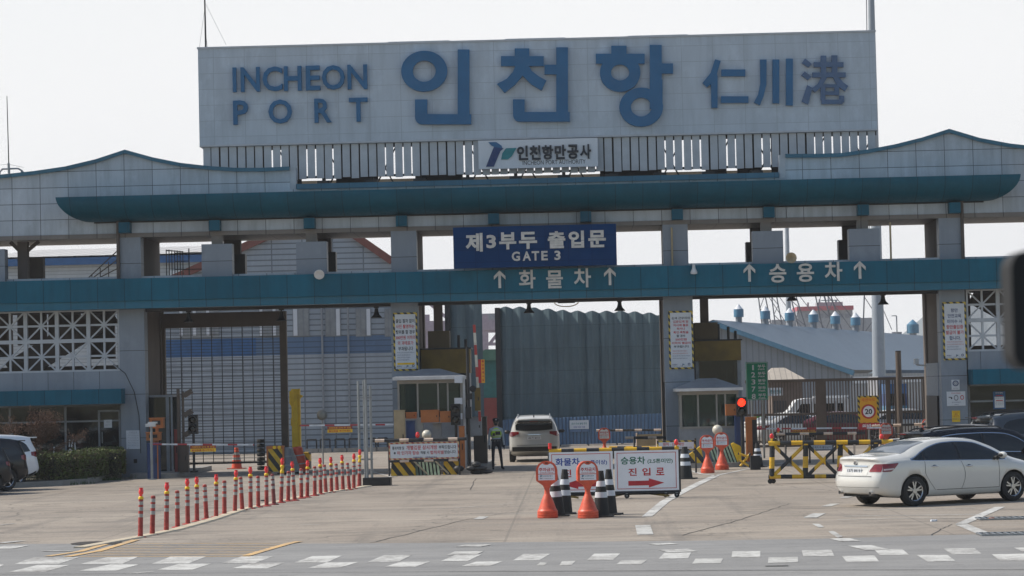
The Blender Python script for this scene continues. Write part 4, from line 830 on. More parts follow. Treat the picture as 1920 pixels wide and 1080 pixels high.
# ================================================================ BEHIND THE GATE
def back():
    # left ribbed warehouse
    Y = 126; t = T('warehouse', 'large grey ribbed-metal warehouse with a blue band and tall windows behind the left lanes', 'warehouse', (at(520, 850, Y).x, Y, 0), world=True)
    x0, x1 = at(296, 800, Y).x, at(742, 800, Y).x; xa = at(602, 400, Y).x; za, zl_, zr_ = at(602, 398, Y).z, at(296, 560, Y).z, at(742, 490, Y).z
    ze = at(520, 545, Y).z
    a = MB('warehouse'); a.poly([(x0, 0), (x1, 0), (x1, zr_), (xa, za), (x0, at(440, 487, Y).z - 1.2)], Y, Y + 20); a.build('wall', t)
    bz0, bz1 = at(560, 665, Y).z, at(560, 632, Y).z
    a = MB('wh_blue'); a.box(x0, at(480, 640, Y).x, Y - .02, Y, bz0 - .0, bz1, 'blue_trim'); a.box(at(480, 640, Y).x, x1, Y - .018, Y, bz0, bz1); a.build('blue_band', t)
    for p0, p1 in ((336, 411), (486, 527), (549, 580), (610, 639), (667, 696), (721, 745)):
        xx0, xx1 = at(p0, 600, Y).x, at(p1, 600, Y).x; z0, z1 = at((p0 + p1) / 2, 632, Y).z + .03, at((p0 + p1) / 2, 578, Y).z
        a = MB('grey_metal'); a.box(xx0, xx1, Y - .08, Y - .002, z0, z1); f = a.build('window', t)
        a = MB('pale_wall'); n = max(2, int((xx1 - xx0) / .2))
        for k in range(n):
            u = (xx1 - xx0) / n; a.box(xx0 + u * k + .03, xx0 + u * k + u - .04, Y - .1, Y - .081, z0 + .04, z1 - .04, 'sign_white' if (k + p0) % 3 == 0 else 'steel')
        a.build('pane', f)
    a = MB('red_trim'); e = [(x1, zr_), (xa, za), (x0, at(440, 487, Y).z - 1.2)]
    for p, q in zip(e, e[1:]): a.bar((p[0], Y - .1, p[1]), (q[0], Y - .1, q[1]), .35, .3)
    a.build('gable_trim', t)
    a = MB('grey_metal'); p = at(243, 650, Y)
    for px in (606, 655): xx = at(px, 700, Y).x; a.tube((xx, Y - .15, 0), (xx, Y - .15, ze), .05, n=8)
    a.build('downpipe', t)
    # second low building at far left with ribbed roof and blue fascia
    Y = 150; t = T('low_shed', 'low white shed with ribbed roof and blue fascia seen through the left upper openings', 'shed', (at(200, 600, Y).x, Y, 0), world=True)
    x0, x1 = at(-60, 500, Y).x, at(392, 500, Y).x; z = at(160, 495, Y).z; z2 = at(160, 482, Y).z
    a = MB('white_siding'); a.box(x0, x1, Y, Y + 20, 0, z); a.build('wall', t)
    a = MB('blue_trim'); a.box(x0, x1, Y - .5, Y - .2, z - .05, z2 + .05); a.build('fascia', t)
    a = MB('roof_metal'); v = [(x0, Y - .5, z2 + .06), (x1, Y - .5, z2 + .06), (x1 + 3, Y + 20, z2 + 1.6), (x0, Y + 20, z2 + 1.6)]; a.add(v + [(p[0], p[1], p[2] - .1) for p in v], [(0, 1, 2, 3), (7, 6, 5, 4), (0, 4, 5, 1), (1, 5, 6, 2)]); a.build('roof', t)
    a = MB('dark_steel'); xx = at(320, 500, Y).x; a.box(xx, xx + .9, Y - .6, Y - .01, z - 1.3, z - .5, 'white_metal'); a.build('vent_box', t)
    # tall pleated green sheet screens
    Y = 129
    def pleat(p0, p1, t0, t1, lab):
        x0, x1 = at(p0, 700, Y).x, at(p1, 700, Y).x; t = T('sheet_screen', lab, 'screen', ((x0 + x1) / 2, Y, 0), 0, 'tall pleated green screens', world=True)
        n = int((x1 - x0) / .34); a = MB('green_sheet'); vs = []; r = random.Random(p0)
        for i in range(n * 4 + 1):
            u = i / (n * 4); x = x0 + (x1 - x0) * u; y = Y + .22 * abs(((i / 4) % 2) - 1) + r.uniform(-.02, .02); zt = at(p0 + (p1 - p0) * u, t0 + (t1 - t0) * u, Y).z + .11 * abs(math.sin(i / 8 * math.pi)) ** 1.4 - .05 + .04 * math.sin(i * .11)
            for (yy, zz) in ((y, .5), (y, zt), (y + .05, zt), (y + .05, .5)): vs.append((x, yy, zz))
        a.add(vs, [(4 * i + j, 4 * i + 4 + j, 4 * i + 4 + (j + 1) % 4, 4 * i + (j + 1) % 4) for i in range(n * 4) for j in range(3)]); a.build('sheet', t)
        a = MB('dark_steel')
        for k in range(5): xx = x0 + (x1 - x0) * (k + .5) / 5; a.bar((xx, Y + .6, 0), (xx, Y + .6, at((p0 + p1) / 2, t1 + 20, Y).z), .12)
        a.bar((x0 - .05, Y + .1, 0), (x0 - .05, Y + .1, at(p0, t0, Y).z), .25); a.build('frame', t)
    pleat(937, 1262, 577, 590, 'wide tall dark green pleated screen behind the middle lane'); pleat(843, 906, 560, 560, 'narrow tall dark green screen behind the left booth')
    Yf = 127; x0, x1 = at(942, 760, Yf).x, at(1262, 760, Yf).x; t = T('corrugated_fence', 'low blue corrugated metal fence in front of the tall green screen', 'fence', ((x0 + x1) / 2, Yf, 0), world=True)
    a = MB('blue_fence'); n = int((x1 - x0) / .17); vs = []; r = random.Random(4)
    for i in range(n * 2 + 1):
        x = x0 + (x1 - x0) * i / (2 * n); u = i / (2 * n); zt = at(942 + 320 * u, 787 - 13 * u, Yf).z + (r.uniform(-.03, .03) if i % 8 == 0 else 0)
        vs += [(x, Yf + (.04 if i % 2 else 0), .08), (x, Yf + (.04 if i % 2 else 0), zt)]
    a.add(vs, [(2 * i, 2 * i + 2, 2 * i + 3, 2 * i + 1) for i in range(2 * n)]); a.build('sheet', t)
    a = MB('dark_steel')
    for k in range(7): xx = x0 + (x1 - x0) * k / 6; a.bar((xx, Yf + .15, 0), (xx, Yf + .15, 1.2), .07)
    a.build('post', t)
    plate((1068, 1104, 788, 810), Yf - .05, 'fence_notice', 'pale blue and white notice hung on the blue corrugated fence', 'notice', 'sign_white', [('공사 안내 통행 주의', 'ink_teal', .1, .9, .62, .8), ('우회 도로 이용', 'ink_blue', .2, .8, .35, .5), ('#bar', 'wh_blue', .0, 1, 0, .25)])
    # seen through the slot left of the screen
    Y = 165; t = T('green_shed', 'small green-roofed shed with teal and red walls in the gap beside the guard', 'shed', (at(920, 700, Y).x, Y, 0), world=True)
    x0, x1 = at(884, 700, Y).x, at(948, 700, Y).x; zA, zB, zC, zD = (at(920, y, Y).z for y in (676, 655, 708, 746))
    a = MB('asphalt_red'); a.box(x0, x1, Y, Y + 6, 0, zD); a.build('lower_wall', t); a = MB('teal_wall'); a.box(x0, x1, Y + .05, Y + 6, zD + .002, zA); a.build('upper_wall', t)
    a = MB('green_roof'); a.poly([(x0 - .3, zA), (x1 + .3, zA), (x1 - .3, zB), (x0 + .9, zB)], Y - .3, Y + 6.3); a.build('roof', t)
    # container crane beyond (pinkish steel)
    Y = 420; t = T('container_crane', 'distant dusty pink port crane structure in the gap above the green shed', 'crane', (at(915, 700, Y).x, Y, 0), world=True)
    a = MB('pink_steel'); P = lambda x, y, d=0: at(x, y, Y) + Vector((0, d, 0))
    for px in (-8 + 918, 940, 800, 852): a.bar((P(px, 700).x, Y, 0), P(px, 590), .9)
    a.bar(P(780, 612), P(1000, 608), 1.6); a.bar(P(790, 622), P(960, 618), .8); a.bar(P(918, 645), P(945, 610), .5); a.bar(P(908, 645), P(935, 645), .5); a.bar(P(800, 565), P(850, 606), .5); a.build('frame', t)
    a = MB('ship_white'); q = P(965, 566); a.box(P(900, 600).x, P(945, 600).x, Y + 8, Y + 12, P(920, 600).z, P(920, 585).z); a.build('machine_house', t)
    # ---- right side: blue-roofed warehouse
    A = Vector((at(1340, 606, 200).x, 200, at(1340, 606, 200).z)); zE = at(1605, 700, 197).z; d = Vector((.287, .958, 0)); n_ = Vector((.958, -.287, 0))
    Wd = at(1605, 700, 197).x - A.x; LL = 117
    t = T('blue_roof_warehouse', 'wide warehouse with faded blue roof and a row of vents behind the right fence', 'warehouse', (A.x, A.y, 0), world=True)
    C = A + n_ * Wd; C.z = zE; D = A - n_ * Wd; D.z = zE; up_ = Vector((0, 0, 1))
    a = MB('pale_wall'); g = lambda p, z=None: Vector((p.x, p.y, p.z if z is None else z))
    vs = [g(D, 0), g(C, 0), g(C), g(A), g(D), g(C + d * LL, 0), g(C + d * LL, zE)]; a.add(vs, [(0, 1, 2, 3, 4), (1, 5, 6, 2)]); a.build('wall', t)
    a = MB('blue_roof'); o = -d * .6; k = 8; v = []
    for i in range(k + 1):
        u = i / k; sag = .25 * math.sin(u * math.pi); e = C + n_ * .4; v += [A.lerp(e, u) + o + up_ * (.25 - sag * .6), A.lerp(e, u) + d * LL + up_ * (.25 - sag * .6)]
    a.add(v, [(2 * i, 2 * i + 2, 2 * i + 3, 2 * i + 1) for i in range(k)]); a.add([A + o + up_ * .25, A + d * LL + up_ * .25, D + d * LL + up_ * .25, D + o + up_ * .25], [(0, 1, 2, 3)]); a.build('roof', t)
    a = MB(mat('faded_blue_trim', (.05, .15, .24), .6)); a.bar(A + o + up_ * .0, C + n_ * .4 + o + up_ * .0, .35, .5); a.bar(A + o, D + o, .35, .5); a.build('gable_trim', t)
    a = MB('sign_white'); q0, q1 = C + d * .5, C + d * LL; a.bar(q0 + n_ * .1 - up_ * .5, q1 + n_ * .1 - up_ * .5, .1, .5); a.build('light_strip', t)
    for px, base in ((1386, 618), (1436, 622), (1482, 624), (1525, 628), (1567, 630), (1605, 632)):
        best = min((abs((lambda p: (F * (p - Vector((0, 0, CH))).dot(rt) / (p - Vector((0, 0, CH))).dot(fw) + 960))(A + d * (s * .5)) - px), s * .5) for s in range(0, 234))[1]
        p = A + d * best; sc_ = F / p.y; h = .5 * 50 / sc_; v_ = 24 / sc_ / 2 * .82
        a = MB('pale_wall'); k_ = 1.0
        a = MB('pale_wall'); a.tube(p, p + up_ * 2.3 * v_, v_ * .62, n=14); vt = a.build('vent', t)
        a = MB('vent_blue'); a.tube(p + up_ * 1.5 * v_, p + up_ * 3.0 * v_, v_ * .95, n=18); a.build('hood', vt)
        a = MB('sign_white'); a.tube(p + up_ * 3.0 * v_, p + up_ * 3.9 * v_, v_ * .85, .06, 16); a.build('cap', vt)
    # second low roof further right
    Y = 330; t = T('far_warehouse', 'farther low warehouse roof with a single blue vent at the right', 'warehouse', (at(1700, 640, Y).x, Y, 0), world=True)
    x0, x1 = at(1655, 650, Y).x, at(1820, 650, Y).x; zr, z2 = at(1685, 632, Y).z, at(1740, 648, Y).z
    a = MB('blue_roof'); a.poly([(x0, 0), (x1, 0), (x1, z2 - .5), (at(1690, 640, Y).x, zr), (x0, zr - .3)], Y, Y + 30); a.build('roof', t)
    p = at(1712, 634, Y); a = MB('pale_wall'); a.tube(p - up_ * .6, p + up_ * 1.2, .45, n=12); vt = a.build('vent', t); a = MB('vent_blue'); a.tube(p + up_ * .6, p + up_ * 1.7, .75, n=14); a.tube(p + up_ * 1.7, p + up_ * 2.3, .7, .05, 14); a.build('hood', vt)
    a = MB('grey_metal'); q = at(1682, 630, Y); a.tube(q, q + up_ * 2.5, .08); a.tube(q + up_ * 2.5, q + up_ * 2.5 - Vector((.6, 0, 0)), .06); a.box(q.x - .6, q.x + .6, Y, Y + .2, q.z, q.z + .5); a.build('roof_fitting', t)
    # ship
    Y = 600; t = T('ship', 'distant white ship superstructure with a red band beyond the blue-roofed warehouse', 'ship', (at(1548, 700, Y).x, Y, 0), world=True)
    def bx(a, p0, p1, t0, t1, y0, y1, m=None): x0, x1, z0, z1 = RX(p0, p1, t0, t1, Y); a.box(x0, x1, Y + y0, Y + y1, z0, z1, m)
    a = MB('ship_white'); bx(a, 1496, 1600, 582, 690, 0, 12); bx(a, 1450, 1640, 597, 700, 3, 20); bx(a, 1535, 1582, 566, 574, 2, 8); a.build('deckhouse', t)
    a = MB('ship_red'); bx(a, 1494, 1600, 574, 582, -.6, 12.6); a.build('red_band', t)
    a = MB('ink_grey')
    for k in range(7): p = 1510 + k * 12.4; bx(a, p, p + 9.5, 588, 596, -.1, .1)
    a.build('window', t); a = MB('ship_white')
    for px, tp in ((1540, 560), (1557, 556), (1571, 562), (1518, 566)): v = at(px, 575, Y); a.tube((v.x, Y + 4, v.z), (v.x, Y + 4, at(px, tp, Y).z), .25, n=6)
    bx(a, 1543, 1575, 561, 563, 3.8, 4.2); a.build('mast', t)
    # lattice cranes
    def crane(p0, p1, w, Y, lab):
        b, e = at(*p0, Y), at(*p1, Y); t = T('lattice_crane', lab, 'crane', (b.x, Y, 0), 0, 'distant lattice crane jibs', world=True)
        a = MB('crane_steel'); dd = (e - b); L_ = dd.length; dd.normalize(); s = Vector((0, 1, 0)).cross(dd).normalized() * w; n = int(L_ / (w * 2.2))
        for sg in (-1, 1): a.bar(b + s * sg, e + s * sg * .6, .22)
        for i in range(n): u, v = i / n, (i + 1) / n; sg = 1 if i % 2 else -1; a.bar(b.lerp(e, u) + s * sg * (1 - .4 * u), b.lerp(e, v) - s * sg * (1 - .4 * v), .13)
        a.tube((b.x, Y + 1, 0), b, .5, n=8); a.build('jib', t); a = MB('crane_steel'); a.tube(e, at(p0[0] + 40, p0[1] - 10, Y), .07, n=5); a.build('hoist_cable', t)
    crane((1440, 625), (1424, 530), .9, 500, 'leftmost of the distant lattice crane jibs above the blue roof'); crane((1462, 622), (1449, 540), .7, 520, 'second distant lattice crane jib, left of the ship')
    crane((1508, 628), (1480, 530), .7, 500, 'distant lattice crane jib crossing the left edge of the ship'); crane((1555, 625), (1528, 520), 1.0, 480, 'leaning lattice crane jib in front of the ship windows')
    crane((1570, 620), (1545, 530), .8, 490, 'second leaning lattice crane jib in front of the ship, on its right half'); crane((1632, 628), (1630, 520), 1.3, 470, 'upright lattice crane tower beside the tall pale mast')
    # hill
    Y = 1300; t = MB(mat('hazed_wooded_hill', (.17, .20, .22), .9)); pts = [(1500, 690), (1600, 660), (1660, 645), (1690, 628), (1712, 610), (1735, 590), (1760, 583), (1810, 560), (1850, 570), (1950, 600), (2100, 640), (2300, 690)]  # bluish grey has some of the distance haze mixed into the colour
    P3 = [at(x, y, Y) for x, y in pts]; vs = []; 
    for p in P3: vs += [(p.x, Y - 60, 0), (p.x, Y, max(1, p.z)), (p.x, Y + 120, 0)]
    t.add(vs, [(3 * i + j, 3 * i + 3 + j, 3 * i + 4 + j, 3 * i + 1 + j) for i in range(len(P3) - 1) for j in range(2)]); tag(t.build('hill'), kind='structure')
    # hut
    Y = 132; t = T('guard_hut', 'small beige-roofed hut with a pale blue sign behind the right fence', 'hut', (at(1475, 800, Y).x, Y, 0), world=True)
    x0, x1 = at(1441, 750, Y).x, at(1512, 750, Y).x; ze = at(1470, 712, Y).z; zp = at(1470, 689, Y).z
    a = MB(mat('hut_wall', (.16, .12, .10), .8)); a.box(x0 + .2, x1 - .2, Y + .3, Y + 3, 0, ze); a.build('wall', t)
    a = MB(mat('hut_dark', (.05, .05, .055), .8)); a.box(x0 + .25, x0 + .9, Y + .26, Y + .29, 0, 1.9); a.build('door', t)
    a = MB(panel('hut_roof', (.42, .37, .31), .28, 0, 0, 0, .04, .6, .05, .2)); v = [(x0 - .3, Y, ze - .05), (x1 + .1, Y, ze - .05), (x1 - .9, Y + 1.6, zp), (x0 + .3, Y + 1.6, zp), (x1 + .1, Y + 3.3, ze - .05), (x0 - .3, Y + 3.3, ze - .05)]
    a.add(v, [(0, 1, 2, 3), (1, 4, 2), (3, 2, 4, 5), (0, 3, 5)]); a.build('roof', t)
    a = MB('sign_white'); q = RX(1441, 1468, 727, 742, Y); a.box(q[0], q[1], Y + .2, Y + .28, q[2], q[3]); a.text('항만보안 안내소', (q[0] + .05, q[1] - .05, q[2] + .1, q[3] - .1), Y + .19, 'ink_teal', .03); a.build('sign', t)
    # low wall / yard edge and trees of barrels behind blue fence far: pale kerb blocks along the warehouse foot
    r = random.Random(8)
    for i, px in enumerate((585, 610, 638, 664, 696, 718)):
        g_ = at(px, 850, 124.5); t = T('bollard_frame', f'low dark tube bollard at the warehouse foot, {ORDN[i]} of six from the left', 'bollard', (g_.x, 124.5, 0), 0, 'bollards along the warehouse foot')
        a = MB('dark_steel'); a.path([(-.22, 0, 0), (-.22, 0, .62), (.22, 0, .62), (.22, 0, 0)], .035, 8); a.build('frame', t); a = MB('concrete'); a.box(-.3, .3, -.15, .15, 0, .2); a.build('foot', t)
back()

# sliding fence on the right
def fence():
    Y = 113; x0, x1 = at(1398, 770, Y).x, at(1738, 770, Y).x
    t = T('sliding_fence', 'tall brown steel bar fence closing the right lane', 'fence', ((x0 + x1) / 2, Y, 0), world=True)
    z1 = at(1570, 712, Y).z; zm = at(1570, 775, Y).z
    a = MB('brown_steel'); a.bar((x0, Y, z1), (x1, Y, z1), .12, .18); a.bar((x0, Y, zm), (x1, Y, zm), .1, .12); a.bar((x0, Y, .12), (x1, Y, .12), .1, .16); a.build('rail', t)
    xm = at(1539, 770, Y).x
    for xx, w in ((xm, .28), (x1 - .05, .12), (at(1681, 770, Y).x, .1), (at(1665, 770, Y).x, .1)): a = MB('brown_steel'); a.box(xx - w / 2 * 1.5, xx + w / 2 * 1.5, Y - .12, Y + .1, 0, z1 + .02); a.build('post', t)
    a = MB('brown_steel'); n = 62
    for i in range(n): xx = x0 + (x1 - x0) * (i + .5) / n; a.box(xx - .022, xx + .022, Y - .03, Y + .03, .2, z1 - .06)
    a.build('bars', t)
    p0 = at(1687, 770, Y - .8); t = T('gate_post', 'thick dark steel post standing taller than the brown fence', 'post', (p0.x, Y - .8, 0))
    a = MB('brown_steel'); h = at(1687, 659, Y - .8).z; a.tube((0, 0, 0), (0, 0, h), .12, n=16); a.box(-.2, .2, -.2, .2, 0, .03); a.build('pole', t); a = MB('black'); a.tube((0, 0, h), (0, 0, h + .03), .13, n=16); a.build('cap', t)
    # camera on the pillar
    p = at(1718, 680, YF + 2); t = T('security_camera', 'white bullet camera on an arm from the right pillar above the fence', 'camera', p)
    a = MB('sign_white'); a.box(-.08, .06, -.22, .1, -.06, .14); a.tube((0, -.22, .04), (0, -.26, .04), .05, n=10); a.build('housing', t); a = MB('white_metal'); e = at(1740, 686, YF + 2).x - p.x; a.tube((0, 0, -.08), (e, 0, -.11), .025, n=8); a.build('arm', t)
fence()

def road_signs():
    # green pier sign
    Y = 99; x0, x1, z0, z1 = RX(1399, 1440, 679, 750, Y); t = T('pier_sign', 'tall green direction sign listing pier numbers beside the right booth', 'road sign', ((x0 + x1) / 2, Y, 0), world=True)
    a = MB('green_sign'); a.box(x0, x1, Y, Y + .05, z0, z1); a.build('board', t); a = MB('sign_white'); W = x1 - x0; H = z1 - z0
    for q in ((x0 + .015, x0 + .03, z0 + .02, z1 - .02), (x1 - .03, x1 - .015, z0 + .02, z1 - .02), (x0 + .03, x1 - .03, z0 + .02, z0 + .035), (x0 + .03, x1 - .03, z1 - .035, z1 - .02)): a.box(q[0], q[1], Y - .005, Y - .001, q[2], q[3])
    a.build('edge', t); a = MB('bright_white')
    for i, d in enumerate('12378'):
        b = z1 - .06 - (i + 1) * H * .19; a.text(d, (x0 + W * (.29 if d == '1' else .24), x0 + W * (.37 if d == '1' else .42), b + .03, b + H * .16), Y - .008, None, .02)
        a.text('부두', (x0 + W * .54, x0 + W * .9, b + H * .075, b + H * .165), Y - .008, None, .025); a.text('PIER', (x0 + W * .56, x0 + W * .88, b + .03, b + H * .06), Y - .008, None, .02)
    a.build('lettering', t); a = MB('steel')
    for xx in (x0 + .2, x1 - .2): a.tube((xx, Y + .1, 0), (xx, Y + .1, z1), .04, n=10)
    a.build('pole', t)
    # speed sign board
    Y = 111; x0, x1, z0, z1 = RX(1609, 1648, 742, 805, Y); t = T('speed_sign', 'orange board with a red ring reading 20 in front of the brown fence', 'road sign', ((x0 + x1) / 2, Y, 0), world=True); W, H = x1 - x0, z1 - z0
    a = MB('yb_d2'); a.box(x0, x1, Y, Y + .03, z0, z1); a.build('border', t); a = MB('sign_yellow'); a.box(x0 + .08, x1 - .08, Y - .01, Y - .001, z0 + H * .2, z1 - .06); a.build('board', t)
    a = MB('ink_red'); a.box(x0, x1, Y - .012, Y - .002, z0, z0 + H * .19); c = ((x0 + x1) / 2, z0 + H * .53); a.ring(c, (.30, .30), (.23, .23), Y - .02, Y - .012)
    a.ring(c, (.23, .23), (.001, .001), Y - .018, Y - .012, 'bright_white'); a.text('20', (c[0] - .15, c[0] + .15, c[1] - .11, c[1] + .11), Y - .022, 'ink', .03); a.text('제한속도', (x0 + .14, x1 - .14, z1 - .24, z1 - .1), Y - .014, 'ink_orange', .03)
    a.text('위반시', (x0 + .15, x1 - .15, z0 + .03, z0 + H * .16), Y - .014, 'bright_white', .03); a.build('print', t); a = MB('steel'); a.tube((c[0], Y + .05, 0), (c[0], Y + .05, z1), .03); a.build('pole', t)
road_signs()

# ================================================================ LANE EQUIPMENT
def island(p0, p1, ya, yb, lab):
    xa, xb = at(p0, 880, ya).x, at(p1, 880, ya).x; t = T('traffic_island', lab, 'kerb island', ((xa + xb) / 2, ya, 0), world=True); r = .6
    pts = [(xa, yb), (xa, ya + r)] + [(xa + r - r * math.cos(k * math.pi / 8), ya + r - r * math.sin(k * math.pi / 8)) for k in range(1, 4)] + [(xa + r, ya), (xb - r, ya)] + [(xb - r + r * math.sin(k * math.pi / 8), ya + r - r * math.cos(k * math.pi / 8)) for k in range(1, 4)] + [(xb, ya + r), (xb, yb)]
    a = MB('concrete'); a.slab(pts, 0, .16); a.build('kerb', t)
island(736, 905, 88.4, 99.5, 'raised concrete island under the left booth'); island(1268, 1408, 89, 99.5, 'raised concrete island under the right booth'); island(238, 330, 90.5, 99.5, 'raised concrete island beside the left gatehouse pillar')

def booth(p0, p1, tp, bt, r0_, rp, Y, lab, D=2.2):
    xa, xb = at(p0, 780, Y).x, at(p1, 780, Y).x; t = T('ticket_booth', lab, 'booth', ((xa + xb) / 2, Y, .16)); W = (xb - xa) / 2
    zg = at((p0 + p1) / 2, bt, Y).z - .16; ze = at((p0 + p1) / 2, tp, Y).z - .16; zp = at((p0 + p1) / 2, rp, Y).z - .16
    a = MB('grey_metal'); a.box(-W, W, 0, D, 0, zg); a.build('base_wall', t)
    a = MB('booth_frame'); k = .036
    for x in (-W + k, -W + .62 * W, .25 * W, W - k - .42 * W, W - k): a.box(x - k * .8, x + k * .8, .02, .10, zg, ze - .12) if x not in (-W + k, W - k) else a.box(x - k, x + k, 0, .12, zg, ze - .12)
    for x in (-W + k, W - k): a.box(x - k, x + k, D - .12, D, zg, ze - .12); a.box(x - k, x + k, D * .5, D * .5 + .08, zg, ze - .12)
    a.box(-W, W, -.02, .12, ze - .12, ze); a.box(-W, W, D - .12, D, ze - .12, ze); a.box(-W, -W + .1, .12, D - .12, ze - .12, ze); a.box(W - .1, W, .12, D - .12, ze - .12, ze); a.box(-W - .02, W + .02, -.03, .03, zg - .04, zg + .03); a.build('window_frame', t)
    a = MB('green_glass'); a.box(-W + .1, W - .1, .05, .06, zg + .03, ze - .12); a.box(-W + .04, -W + .05, .12, D - .12, zg, ze - .12); a.box(W - .05, W - .04, .12, D - .12, zg, ze - .12); a.build('window_pane', t)
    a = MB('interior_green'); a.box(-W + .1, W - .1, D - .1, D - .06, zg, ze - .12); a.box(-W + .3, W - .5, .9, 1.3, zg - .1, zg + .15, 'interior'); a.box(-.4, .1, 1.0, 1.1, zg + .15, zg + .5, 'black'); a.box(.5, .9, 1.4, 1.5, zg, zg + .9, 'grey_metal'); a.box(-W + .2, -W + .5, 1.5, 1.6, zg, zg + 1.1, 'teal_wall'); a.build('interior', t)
    o = .14; a = MB('grey_metal'); v = [(-W - o, -o - .15, ze + .10), (W + o, -o - .15, ze + .10), (W + o, D + o, ze + .10), (-W - o, D + o, ze + .10), (-.3, D / 2 - .1, zp), (.3, D / 2 - .1, zp)]
    a.add(v, [(0, 1, 5, 4), (1, 2, 5), (2, 3, 4, 5), (3, 0, 4)]); a.box(-W - o, W + o, -o - .15, D + o, ze + .003, ze + .10, 'white_metal'); a.build('roof', t); return t
booth(746, 868, 712, 784, 0, 691, 90.4, 'grey ticket booth with green-tinted windows and shallow hip roof on the left island')
booth(1275, 1386, 733, 801, 0, 709, 90.6, 'grey ticket booth with dark windows and shallow hip roof on the right island')

def cabinet(name, px, Y, z0b, lab, cat, m, D=.4, lines=(), group=None, knob=None):
    p0, p1, tp, bt = px; x0, x1, z0, z1 = RX(p0, p1, tp, bt, Y); z0 = z0b if z0b is not None else z0
    t = T(name, lab, cat, ((x0 + x1) / 2, Y, z0), 0, group); W, H = (x1 - x0) / 2, z1 - z0
    a = MB(m); a.box(-W, W, 0, D, 0, H); a.build('case', t)
    a = MB(m); a.box(-W + .03, W - .03, -.015, -.002, .04, H - .04); a.build('door', t); a = MB('black')
    a.box(W - .09, W - .06, -.03, -.016, H * .45, H * .6); a.box(-W - .01, W + .01, -.03, D + .02, H + .001, H + .02, m); a.build('handle', t)
    for (l, r_, b, tt, mm) in lines: a = MB(mm); a.box(-W + 2 * W * l, -W + 2 * W * r_, -.04, -.018, H * b, H * tt); a.build('panel', t)
    return t
def boxhead(name, px, Y, zb, lab, cat, m):     # box on a post
    p0, p1, tp, bt = px; x0, x1, z0, z1 = RX(p0, p1, tp, bt, Y); t = T(name, lab, cat, ((x0 + x1) / 2, Y, zb)); W, H = (x1 - x0) / 2, z1 - z0; h = z0 - zb
    a = MB(m); a.box(-W, W, 0, .35, h, h + H); a.box(-W - .02, W + .02, -.06, .38, h + H + .001, h + H + .03); a.build('case', t); a = MB('black'); a.box(-W * .6, W * .6, -.012, -.002, h + H * .35, h + H * .8); a.build('slot', t); a = MB(m); a.box(-.05, .05, .1, .2, 0, h); a.build('post', t)
cabinet('beige_panel', (739, 760, 770, 850), 88.8, .16, 'plain beige upright board at the left corner of the left booth', 'board', 'beige', .08)
cabinet('ticket_machine', (789, 823, 770, 792), 88.9, None, 'wide orange ticket box hanging in front of the left booth window', 'ticket box', 'orange', .35); cabinet('ticket_machine', (825, 846, 772, 792), 88.9, None, 'smaller orange ticket box beside the wide one at the left booth', 'ticket box', 'orange', .3)
cabinet('ticket_machine', (761, 781, 774, 785), 89.2, None, 'low dull orange box between the beige board and booth window', 'ticket box', 'orange', .3); cabinet('service_cabinet', (762, 778, 790, 850), 89.0, .16, 'dark blue-grey cabinet under the dull orange box at the left booth', 'cabinet', 'ink_navy', .4)
cabinet('service_cabinet', (782, 794, 785, 850), 89.3, .16, 'pale grey cabinet below the left booth window', 'cabinet', 'steel', .3); cabinet('service_cabinet', (812, 828, 794, 850), 89.3, .16, 'grey cabinet under the wide orange ticket box', 'cabinet', 'grey_metal', .3)
cabinet('service_cabinet', (861, 871, 800, 862), 88.6, .16, 'narrow red-orange cabinet right of the left booth traffic light', 'cabinet', 'orange', .4)
cabinet('barrier_machine', (880, 903, 784, 817), 90.5, None, 'grey barrier machine box beside the raised arm', 'barrier machine', 'grey_metal', .5)
cabinet('barrier_machine', (888, 913, 782, 864), 94.5, .16, 'dark brown machine housing left of the guard', 'machine housing', 'brown_steel', .6)
cabinet('barrier_machine', (1400, 1420, 783, 870), 89.5, .16, 'red-orange barrier machine right of the red traffic light', 'barrier machine', 'orange', .5, ((.55, 1, .1, .95, 'black'),))
cabinet('service_cabinet', (1379, 1396, 780, 870), 89.8, .16, 'tall dark blue-grey cabinet under the red traffic light', 'cabinet', 'ink_navy', .4)
cabinet('ticket_machine', (1361, 1381, 759, 779), 89.3, None, 'orange ticket box on the right booth corner', 'ticket box', 'orange', .35)
boxhead('ticket_post', (280, 306, 785, 803), 90.9, .16, 'orange ticket box with a tilted top on the post at the far left lane', 'ticket box', 'orange'); boxhead('ticket_post', (274, 300, 812, 826), 90.7, .16, 'lower orange ticket box beside the left gatehouse pillar', 'ticket box', 'orange')
cabinet('barrier_machine', (276, 297, 832, 888), 90.0, .0, 'dark blue-grey barrier machine with orange edge at the left barrier arm', 'barrier machine', 'ink_navy', .5, ((.9, 1, 0, .95, 'orange'),))
cabinet('service_cabinet', (337, 352, 835, 868), 91.5, .16, 'brown cabinet behind the left barrier arm', 'cabinet', 'brown_steel', .4)
cabinet('service_cabinet', (327, 335, 806, 868), 92.4, .16, 'narrow dark red cabinet left of the traffic signal in the first lane', 'cabinet', 'asphalt_red', .3)

